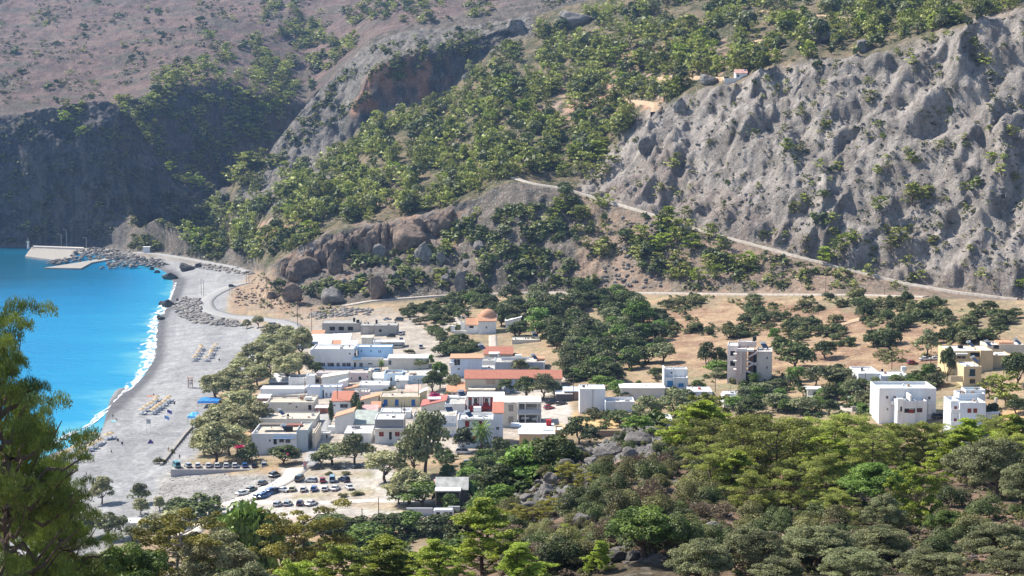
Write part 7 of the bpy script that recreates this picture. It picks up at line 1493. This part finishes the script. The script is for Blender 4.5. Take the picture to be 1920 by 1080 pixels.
for i, (a, col, nm, k) in enumerate([(331, cT, 'teal', 'van'), (353, cS, 'silver-blue', 'hatch'), (371, cW, 'white', 'hatch'), (391, cW, 'white', 'hatch'), (407, cW, 'white', 'hatch'), (424, cW, 'white', 'hatch'), (440, cW, 'white', 'hatch'), (459, cB, 'blue', 'hatch'), (477, cK, 'black', 'hatch'), (495, cS, 'grey-blue', 'suv')]):
    car(a, 879, 100 + random.uniform(-3, 3) if i > 1 else 115, col, k, f'{nm} {"van" if k == "van" else "car"}, {ORD[i]} from the left in the row above the long retaining wall', 'cars in the row above the long retaining wall', ROWW)
for a, b, hd, col, k, lab in [(594, 880, 178, cK, 'suv', 'black estate car on the upper road, left of three black cars'), (633, 880, 4, cK, 'sedan', 'black saloon on the upper road, middle of three black cars'), (672, 878, 176, cK, 'sedan', 'black saloon on the upper road, right of three black cars'),
    (515, 894, 60, cG, 'suv', 'dark grey car at the end of the retaining wall'), (493, 909, 72, cG, 'hatch', 'grey hatchback below the end of the retaining wall'), (472, 921, 60, (.07, .11, .10), 'hatch', 'grey-green car next to the silver car on the track'), (455, 928, 40, cW, 'sedan', 'silver-white car standing leftmost on the pale track'),
    (562, 902, 75, (.05, .08, .06), 'van', 'dark green pickup standing apart left of the upper row'), (583, 904, 160, cS, 'hatch', 'silver car beside the dark green pickup'), (605, 904, 95, cR, 'hatch', 'red car in the upper parking row'), (623, 903, 95, cL, 'van', 'light blue van right of the red car'), (645, 903, 130, cN, 'suv', 'black car right of the light blue van'),
    (548, 920, 92, cY, 'hatch', 'pale yellow car in the middle parking row'), (569, 921, 90, cW, 'hatch', 'white car right of the yellow car'), (589, 920, 88, cB, 'hatch', 'blue car in the middle parking row'), (610, 920, 86, cW, 'hatch', 'white car right of the blue car'), (629, 919, 75, cW, 'sedan', 'white saloon second from the right in the middle row'), (655, 917, 110, cW, 'sedan', 'white saloon at the right end of the middle row'),
    (486, 934, 50, cS, 'hatch', 'silver-blue car leftmost in the slanted cluster'), (494, 933, 52, cB, 'hatch', 'blue car second in the slanted cluster'), (503, 928, 52, (.10, .20, .5), 'hatch', 'bright blue car third in the slanted cluster'), (510, 925, 52, cB, 'suv', 'tall blue car fourth in the slanted cluster'), (518, 923, 52, cN, 'hatch', 'dark blue car fifth in the slanted cluster'), (529, 922, 150, cW, 'sedan', 'white car at the right end of the slanted cluster'),
    (521, 949, 75, cS, 'hatch', 'silver car left of four on the lower sandy lot'), (540, 948, 78, (.35, .42, .45), 'hatch', 'silver-blue car second of four on the lower sandy lot'), (563, 947, 85, (.04, .025, .06), 'hatch', 'dark purple car third of four on the lower sandy lot'), (584, 947, 60, cW, 'sedan', 'white car right of four on the lower sandy lot'),
    (974, 865, 10, cS, 'hatch', 'silver car behind the trees left of the ochre house'), (988, 865, 30, cW, 'hatch', 'white car behind the trees below the ochre house'), (1006, 866, 0, (.1, .3, .5), 'hatch', 'blue car below the ochre house'), (1034, 870, 25, cW, 'sedan', 'white saloon at the bend right of the ochre house'), (1017, 866, 0, cN, 'hatch', 'dark car between the blue and the white cars below the ochre house'),
    (1034, 758, 178, cK, 'suv', 'black car on the gravel yard beside the beige terrace house'), (1052, 759, 10, cK, 'sedan', 'second black car on the gravel yard'), (1030, 767, 20, cR, 'hatch', 'red car half hidden on the gravel yard'),
    (733, 632, 175, cK, 'suv', 'dark car in the shade of the derelict row'), (752, 628, 85, cW, 'van', 'white van at the right end of the derelict row'), (752, 638, 100, cS, 'hatch', 'silver car on the yard below the white van'), (789, 653, 95, cW, 'van', 'white camper van alone on the bare yard'), (745, 653, 180, (.5, .48, .42), 'van', 'beige van under the shed roof'),
    (435, 538, 20, cG, 'suv', 'dark car driving at the inner road bend'), (325, 477, 175, cS, 'hatch', 'left of two cars by the harbour road'), (336, 478, 175, cG, 'hatch', 'right of two cars by the harbour road'), (382, 486, 150, cG, 'suv', 'dark car on the harbour road under the wooded slope'), (509, 611, 175, cW, 'van', 'white minibus on the coast road above the grove'),
    (1735, 676, 5, cW, 'sedan', 'white car left of two under the dry field'), (1753, 675, 175, cW, 'sedan', 'white car right of two under the dry field'), (1711, 683, 10, cR, 'hatch', 'red car below the dry field'), (1757, 695, 40, cW, 'hatch', 'white car on the drive of the ochre villa'), (1757, 706, 20, cS, 'hatch', 'silver car beside the ochre villa garden'), (1456, 735, 10, cS, 'sedan', 'pale car in the middle gardens'), (1433, 711, 175, (.05, .15, .3), 'sedan', 'blue car in the shade of the three-storey house'),
    (1598, 752, 20, cS, 'hatch', 'silver car under the olives on the lane'), (1607, 760, 100, cK, 'hatch', 'dark car on the lane under the olives'), (1761, 785, 10, cK, 'suv', 'black car behind the big white house'), (1853, 787, 60, cK, 'hatch', 'black car beside the three-storey white house'), (1218, 790, 30, cW, 'hatch', 'white car among the rocks behind the ridge'), (1235, 797, 20, cW, 'hatch', 'second white car among the rocks behind the ridge'),
    (690, 697, 0, (.2, .4, .6), 'hatch', 'pale blue car at the hotel corner'), (705, 697, 180, (.3, .45, .6), 'hatch', 'second pale blue car at the hotel corner'), (868, 851, 0, cW, 'van', 'white van roof among the gardens'), (880, 871, 5, cS, 'hatch', 'silver car under the garden trees'), (726, 600, 20, cS, 'sedan', 'grey car wreck on the bank behind the derelict row'), (748, 602, 170, cG, 'van', 'rusty van on the bank behind the derelict row')]:
    car(a, b, hd, col, k, lab)
# caravan
X, Y, Z = ray1(832, 973); e = D.objects.new('caravan', None); COL.objects.link(e); e.location = (X, Y, Z); tag(e, 'long white caravan with two windows under the grey wall', 'caravan'); w_ = 19 / (F / Y)
b_ = loft([(-w_, [(1.0, .6), (1.1, 1.3), (1.05, 2.3), (.9, 2.5)]), (-w_ + .3, [(1.1, .45), (1.15, 1.3), (1.12, 2.45), (.95, 2.7)]), (w_ - .3, [(1.1, .45), (1.15, 1.3), (1.12, 2.45), (.95, 2.7)]), (w_, [(1.0, .7), (1.1, 1.3), (1.05, 2.2), (.9, 2.4)])], mp((.75, .76, .78), .4), 'body'); put('body', b_, e)
for x_ in (-w_ * .55, w_ * .25, w_ * .7):
    m_ = MB(); m_.box(x_ - .45, x_ + .45, -1.19, -1.1, 1.45, 2.05); m_.put('window', GLASS, e)
for x_ in (-.4, .4):
    t = put('wheel', CM['van']['wheel'], e, (x_, -1.0, .32)); put('rim', CM['van']['rim'], t)

# ------------------------------------------------------------------ beach
TH = plain((.62, .47, .29), .95, .25, 3, .1); WD = plain((.35, .24, .15), .9, .2, 2, .1)
m_ = MB()
for k in range(3):      # thatch skirts
    r0, r1, z0, z1 = (1.35 - .38 * k, .95 - .38 * k, 1.95 + .2 * k, 2.2 + .2 * k)
    for i in range(12):
        t0, t1 = 2 * math.pi * i / 12, 2 * math.pi * (i + 1) / 12; m_.poly([(r0 * math.cos(t0), r0 * math.sin(t0), z0 - .03 * (i % 2)), (r0 * math.cos(t1), r0 * math.sin(t1), z0 - .03 * ((i + 1) % 2)), (max(r1, .05) * math.cos(t1), max(r1, .05) * math.sin(t1), z1), (max(r1, .05) * math.cos(t0), max(r1, .05) * math.sin(t0), z1)])
PC = m_.mesh('canopy', TH); m_ = MB(); m_.tube((0, 0, -.3), (0, 0, 2.5), .045, .04, 6); PP = m_.mesh('pole', WD)
m_ = MB(); m_.box(-.32, .32, -.95, .45, .26, .32)
for x_ in (-.3, .26):
    for y_ in (-.9, .35): m_.box(x_, x_ + .05, y_, y_ + .05, 0, .26)
LF = m_.mesh('frame', mp((.30, .33, .38))); m_ = MB(); m_.box(-.30, .30, -.93, .40, .323, .40); LM = m_.mesh('mattress', mp((.16, .26, .42))); m_ = MB(); m_.hexa([(-.3, .42, .33), (.3, .42, .33), (.3, .95, .78), (-.3, .95, .78), (-.3, .38, .40), (.3, .38, .40), (.3, .90, .86), (-.3, .90, .86)]); LB = m_.mesh('backrest', mp((.16, .26, .42)))
def row(p0, p1, n, lab, grp):
    for i in range(n):
        t = i / max(n - 1, 1); a = p0[0] + (p1[0] - p0[0]) * t; b = p0[1] + (p1[1] - p0[1]) * t; X, Y, Z = ray1(a, b); X += random.uniform(-.5, .5); Y += random.uniform(-1.2, 1.2); Z = zat(X, Y)
        e = D.objects.new('thatched_parasol', None); COL.objects.link(e); e.location = (X, Y, Z); e.rotation_euler[2] = random.uniform(0, 1); tag(e, f'straw parasol in {lab}, {ORDN[i]} from the near end', 'parasol', 'straw parasols ' + grp); put('canopy', PC, e); put('pole', PP, e)
        for s in (-1, 1):
            e = D.objects.new('sun_lounger', None); COL.objects.link(e); xx, yy = X + s * .75 + .5, Y - .4 - s * .2; e.location = (xx, yy, zat(xx, yy)); e.rotation_euler[2] = -.9; tag(e, f'sun lounger {"left" if s < 0 else "right"} of the {ORDN[i]} parasol in {lab}'.replace('lounger block', 'block'), 'sun lounger', 'sun loungers ' + grp); put('frame', LF, e); put('mattress', LM, e); put('backrest', LB, e)
row((108, 869), (178, 822), 11, 'the seaward row of the largest lounger block', 'of the seaward row, largest block'); row((138, 867), (207, 822), 10, 'the landward row of the largest lounger block', 'of the landward row, largest block')
row((270, 776), (295, 754), 6, 'the seaward row of the middle lounger block', 'of the seaward row, middle block'); row((289, 777), (317, 753), 7, 'the landward row of the middle lounger block', 'of the landward row, middle block')
row((365, 678), (379, 655), 6, 'the seaward row of the far lounger block', 'of the seaward row, far block'); row((388, 678), (404, 654), 6, 'the landward row of the far lounger block', 'of the landward row, far block')
# lifeguard tower
X, Y, Z = ray1(357, 727); e = D.objects.new('lifeguard_tower', None); COL.objects.link(e); e.location = (X, Y, Z); tag(e, 'wooden lifeguard tower standing alone on the shingle', 'tower'); RW = plain((.36, .20, .13), .9, .2, 2, .1)
for x_ in (-.9, .9):
    for y_ in (-.7, .7): m_ = MB(); m_.tube((x_, y_, -.2), (x_ * .8, y_ * .8, 4.0), .09, .08, 5); m_.put('leg', RW, e)
for z_ in (1.6, 2.9): m_ = MB(); m_.box(-1.0, 1.0, -.8, .8, z_, z_ + .12); m_.put('platform', RW, e)
m_ = MB(); m_.box(-1.15, 1.15, -.95, .95, 4.0, 4.14); m_.put('roof', RW, e); m_ = MB(); m_.box(-.7, .7, -.82, -.76, 1.75, 2.5); m_.put('panel', mp((.7, .66, .6)), e)
m_ = MB(); [m_.box(-.35, .35, -1.3 + i * .1, -1.24 + i * .1, .3 * i + .1, .3 * i + .16) for i in range(5)]; m_.tube((-.35, -1.35, 0), (-.35, -.8, 1.6), .04, .04, 4); m_.tube((.35, -1.35, 0), (.35, -.8, 1.6), .04, .04, 4); m_.put('ladder', RW, e)
# blue tarpaulin shades
M_TARP = plain((.035, .22, .58), .7, .12, 1, .2)
for l, r, t, b_, dpt, lab in [(373, 412, 750, 762, 9, 'bright blue tarpaulin shade beside the tamarisks'), (354, 369, 778, 790, 8, 'smaller pale blue tarpaulin shade above the promenade')]:
    b = Bld('tarpaulin_shade', lab, l, r, t, b_, 0, WHT, cat='shade'); x0, x1, z1 = b.x(l), b.x(r), max(2.3, b.z(t)); m_ = MB(); k = 6; P = [[(x0 + (x1 - x0) * i / k, dpt * j / k - dpt * .3, z1 + .5 * math.sin(math.pi * i / k) * math.sin(math.pi * j / k) + .12 * math.sin(i * 2.1 + j)) for j in range(k + 1)] for i in range(k + 1)]
    for i in range(k):
        for j in range(k): m_.poly([P[i][j], P[i + 1][j], P[i + 1][j + 1], P[i][j + 1]])
    m_.poly([P[0][0], P[k][0], (x1, P[k][0][1] - .5, z1 - .7), (x0, P[0][0][1] - .5, z1 - .7)]); m_.put('sheet', M_TARP if l > 360 else plain((.10, .42, .75), .7, .12, 1, .2), b.o)
    for xx in (x0 + .1, x1 - .1):
        for yy in (-dpt * .3 + .1, dpt * .65): m_ = MB(); m_.tube((xx, yy, -.3), (xx, yy, z1), .07, .07, 5); m_.put('post', WD, b.o)
# promenade edge
Pp = ray([302, 318, 332, 346, 360], [873, 853, 835, 817, 802]); m_ = MB()
for a, b in zip(Pp[:-1], Pp[1:]):
    t = unit((b - a)[None])[0]; n_ = np.array((-t[1], t[0], 0)) * .45; dn = np.array((0, 0, -.5)); up_ = np.array((0, 0, .8)); m_.hexa([a - n_ + dn, b - n_ + dn, b + n_ + dn, a + n_ + dn, a - n_ + up_, b - n_ + up_, b + n_ + up_, a + n_ + up_])
e = m_.put('promenade_wall', M_CONC); tag(e, 'low concrete promenade wall running down to the parked cars', 'wall')
m_ = MB(); P2 = [p + np.array((1.6, 0, 0)) for p in Pp]
for i in range(16):
    t = i / 15 * 3.999; k = int(t); p = P2[k] + (P2[min(k + 1, 4)] - P2[k]) * (t - k); q_ = MB(); q_.tube((0, 0, -.3), (0, 0, 1.0), .09, .09, 5); tag(q_.put('bollard', WD, loc=tuple(p)), f'wooden post beside the promenade wall, {ORDN[i]} from the parked cars', 'post', 'wooden posts beside the promenade wall')
tree('shrub_olive', 300, 869, 26, 13, 'creeping green plant mound beside the promenade wall'); tree('shrub_olive', 323, 850, 10, 9, 'small bush on the seaward side of the promenade wall')
# sign, flags, volleyball net
for a, t, b, lab, wx_, hz_, c in [(279, 786, 812, 'grey notice board on posts above the beach path', 1.5, 1.6, (.5, .5, .48))]:
    X, Y, Z = ray1(a, b); e = D.objects.new('notice_board', None); COL.objects.link(e); e.location = (X, Y, Z); tag(e, lab, 'sign'); h = float(W(a, t, Y)[1]) - Z
    for x_ in (-.7, .7): m_ = MB(); m_.tube((x_, 0, -.2), (x_, 0, h), .05, .05, 5); m_.put('post', mp((.6, .6, .6)), e)
    m_ = MB(); m_.box(-wx_ / 2, wx_ / 2, -.04, .04, h - hz_, h); m_.put('board', mp(c), e)
for a, t, b, lab, c in [(314, 767, 800, 'tall flagpole with a purple-blue flag on the shingle', (.12, .11, .40)), (309, 778, 812, 'flagpole with a pale blue flag nearer the promenade', (.25, .40, .72))]:
    X, Y, Z = ray1(a, b); h = float(W(a, t, Y)[1]) - Z; e = D.objects.new('flagpole', None); COL.objects.link(e); e.location = (X, Y, Z); tag(e, lab, 'flagpole'); m_ = MB(); m_.tube((0, 0, -.3), (0, 0, h), .06, .04, 6); m_.put('pole', mp((.8, .8, .8)), e)
    m_ = MB(); k = 6; xs_ = [i * 1.7 / k for i in range(k + 1)]
    for i in range(k): m_.poly([(xs_[i], .15 * math.sin(i), h - 1.2 - .12 * i), (xs_[i + 1], .15 * math.sin(i + 1), h - 1.2 - .12 * (i + 1)), (xs_[i + 1], .15 * math.sin(i + 1), h - .1 - .10 * (i + 1)), (xs_[i], .15 * math.sin(i), h - .1 - .10 * i)])
    m_.put('flag', plain(c, .8, .1, 1, .1), e)
# people
def person_mesh(J, E, Rr, skin, cloth, split):
    me = D.meshes.new('p'); me.from_pydata(J, E, []); o = D.objects.new('p', me); COL.objects.link(o); mod = o.modifiers.new('s', 'SKIN'); o.modifiers.new('ss', 'SUBSURF').levels = 1
    for i, v_ in enumerate(me.skin_vertices[0].data): v_.radius = (Rr[i], Rr[i] * .85); v_.use_root = (i == 0)
    dg = bpy.context.evaluated_depsgraph_get(); r_ = D.meshes.new_from_object(o.evaluated_get(dg)); D.objects.remove(o); D.meshes.remove(me)
    r_.materials.clear(); r_.materials.append(skin); r_.materials.append(cloth)
    for p in r_.polygons: p.material_index = 1 if split(p.center) else 0
    r_.name = 'person'; return r_
SK = plain((.42, .26, .18), .7, .1, 2, .3)
ST_J = [(0, 0, .95), (0, 0, 1.2), (0, 0, 1.42), (0, 0, 1.52), (0, .01, 1.66), (.19, 0, 1.40), (.27, .02, 1.12), (.27, -.08, .86), (-.19, 0, 1.40), (-.27, 0, 1.12), (-.25, -.12, .88), (.10, 0, .90), (.11, -.02, .50), (.11, .03, .08), (.11, -.12, .03), (-.10, 0, .90), (-.13, -.08, .50), (-.13, .05, .08), (-.13, -.10, .03)]
ST_E = [(0, 1), (1, 2), (2, 3), (3, 4), (2, 5), (5, 6), (6, 7), (2, 8), (8, 9), (9, 10), (0, 11), (11, 12), (12, 13), (13, 14), (0, 15), (15, 16), (16, 17), (17, 18)]
ST_R = [.15, .14, .15, .06, .11, .065, .05, .04, .065, .05, .04, .095, .07, .05, .045, .095, .07, .05, .045]
LY_J = [(x, -z + .9, .14 + (-y * .3)) for x, y, z in ST_J]
SI_J = [(0, 0, .16), (0, .05, .42), (0, .08, .62), (0, .07, .72), (0, .04, .86), (.19, .08, .6), (.26, .2, .34), (.25, .3, .08), (-.19, .08, .6), (-.27, .18, .34), (-.25, .28, .08), (.10, -.08, .15), (.12, -.45, .42), (.12, -.75, .08), (.12, -.88, .05), (-.10, -.08, .15), (-.13, -.5, .15), (-.13, -.9, .10), (-.13, -.98, .16)]
def pm(kind, c):
    cl_ = plain(c, .85, .1, 3, .1)
    if kind == 'stand': return person_mesh(ST_J, ST_E, ST_R, SK, cl_, lambda q: .62 < q.z < 1.46 and abs(q.x) < .22)
    if kind == 'lie': return person_mesh(LY_J, ST_E, ST_R, SK, cl_, lambda q: -.2 < q.y < .25 and abs(q.x) < .22)
    return person_mesh(SI_J, ST_E, ST_R, SK, cl_, lambda q: q.z < .62 and -.2 < q.y < .25 and abs(q.x) < .2)
HAIR = plain((.06, .04, .03), .9, .2, 4, .1); hm_ = MB(); [hm_.tube((0, 0, z_), (0, 0, z_ + .05), r0, r1, 10) for z_, r0, r1 in ((-.02, .115, .125), (.03, .125, .10), (.08, .10, .03))]; HM = hm_.mesh('hair', HAIR)
def person(px_, pyb, kind, c, label, rz=0.):
    X, Y, Z = ray1(px_, pyb); o = put('person', pm(kind, c), None, (X, Y, Z + .02), rz); tag(o, label, 'person')
    h_ = {'stand': ST_J, 'lie': LY_J, 'sit': SI_J}[kind][4]; put('hair', HM, o, (h_[0], h_[1], h_[2] + .02))
for a, b, k, c, lab, rz in [(282, 743, 'lie', (.7, .25, .12), 'sunbather on an orange towel above the middle lounger block', 1.0), (288, 742, 'sit', (.03, .03, .05), 'person in dark clothes sitting beside the orange towel', .6), (192, 789, 'lie', (.75, .25, .08), 'person lying on a bright orange towel near the surf', 1.5), (212, 785, 'stand', (.03, .03, .04), 'person in black standing near the surf', 0.), (218, 788, 'sit', (.25, .05, .08), 'person sitting beside the one in black', 1.2),
      (179, 809, 'sit', (.3, .05, .08), 'left person of three sitting above the large lounger block', .4), (184, 808, 'stand', (.12, .04, .10), 'middle person of three above the large lounger block', 0.), (190, 807, 'sit', (.05, .05, .06), 'right person of three sitting above the large lounger block', -.5), (183, 819, 'stand', (.04, .04, .05), 'dark figure standing between the parasols and the seated group', .5),
      (113, 818, 'stand', (.2, .06, .06), 'person standing left of the group at the waterline', 0.), (117, 823, 'sit', (.3, .15, .12), 'person sitting first at the waterline', .3), (122, 823, 'sit', (.12, .1, .2), 'person sitting second at the waterline', .6), (129, 821, 'sit', (.3, .08, .05), 'person sitting last at the waterline', 1.), (337, 862, 'stand', (.02, .02, .03), 'person in black walking by the parked cars', 0.), (381, 573, 'stand', (.35, .08, .05), 'walker on the coast road above the boulder spit', 0.), (316, 848, 'stand', (.7, .3, .1), 'walker by the small bush on the promenade', 0.), (209, 849, 'sit', (.03, .03, .05), 'person in dark clothes alone on the shingle', .5)]:
    person(a, b, k, c, lab, rz)
for a, b, c, lab in [(282, 743, (.75, .25, .1), 'orange towel above the middle lounger block'), (193, 789, (.8, .28, .08), 'bright orange towel near the surf'), (214, 790, (.2, .5, .6), 'pale turquoise towel beside the seated pair')]:
    X, Y, Z = ray1(a, b); m_ = MB(); m_.box(-1.2, 1.2, -1.0, 1.0, 0, .03); tag(m_.put('beach_towel', mp(c), loc=(X, Y, Z + .06), rz=.8), lab, 'towel')
X, Y, Z = ray1(282, 831); e = D.objects.new('beach_tent', None); COL.objects.link(e); e.location = (X, Y, Z); tag(e, 'small purple and orange pop-up tent alone on the shingle', 'tent'); m_ = MB(); m_.poly([(-1, -.8, 0), (1, -.8, 0), (0, 0, 1.5)]); m_.poly([(1, -.8, 0), (1, .8, 0), (0, 0, 1.5)]); m_.put('flap', mp((.10, .07, .22)), e); m_ = MB(); m_.poly([(1, .8, 0), (-1, .8, 0), (0, 0, 1.5)]); m_.poly([(-1, .8, 0), (-1, -.8, 0), (0, 0, 1.5)]); m_.put('cover', mp((.6, .2, .12)), e)
for a, b, lab in [(327, 758, 'black litter bin right of the middle lounger block'), (221, 827, 'dark bag left of two on the shingle'), (229, 833, 'dark bag right of two on the shingle'), (411, 676, 'dark blue bag beside the far lounger block')]:
    X, Y, Z = ray1(a, b); m_ = MB(); m_.tube((0, 0, 0), (0, 0, .75), .28, .34, 9); m_.tube((0, 0, .75), (0, 0, .85), .36, .30, 9); tag(m_.put('litter_bin' if 'bin' in lab else 'beach_bag', mp((.03, .035, .05)), loc=(X, Y, Z)), lab, 'bin' if 'bin' in lab else 'bag')
# street furniture by the car park
X, Y, Z = ray1(572, 880); e = D.objects.new('notice_post', None); COL.objects.link(e); e.location = (X, Y, Z); tag(e, 'red and white notice post at the car park entrance', 'sign'); m_ = MB(); m_.box(-.5, .5, -.1, .1, .9, 2.3); m_.put('board', mp((.6, .3, .28)), e); m_ = MB(); m_.box(-.45, .45, -.25, .25, 0, .9); m_.put('base', mp((.4, .4, .42)), e)
X, Y, Z = ray1(695, 873); m_ = MB(); m_.tube((0, 0, .2), (0, 0, 1.6), .9, .9, 12); m_.tube((0, 0, 1.6), (0, 0, 1.9), .9, .4, 12); tag(m_.put('water_tank', mp((.78, .78, .8)), loc=(X, Y, Z)), 'round white water tank at the verge under the olives', 'tank')
settle_labels()
print('tris', sum(len(o.data.loops) - 2 * len(o.data.polygons) for o in scene.objects if o.type == 'MESH'), 'objs', len(scene.objects))
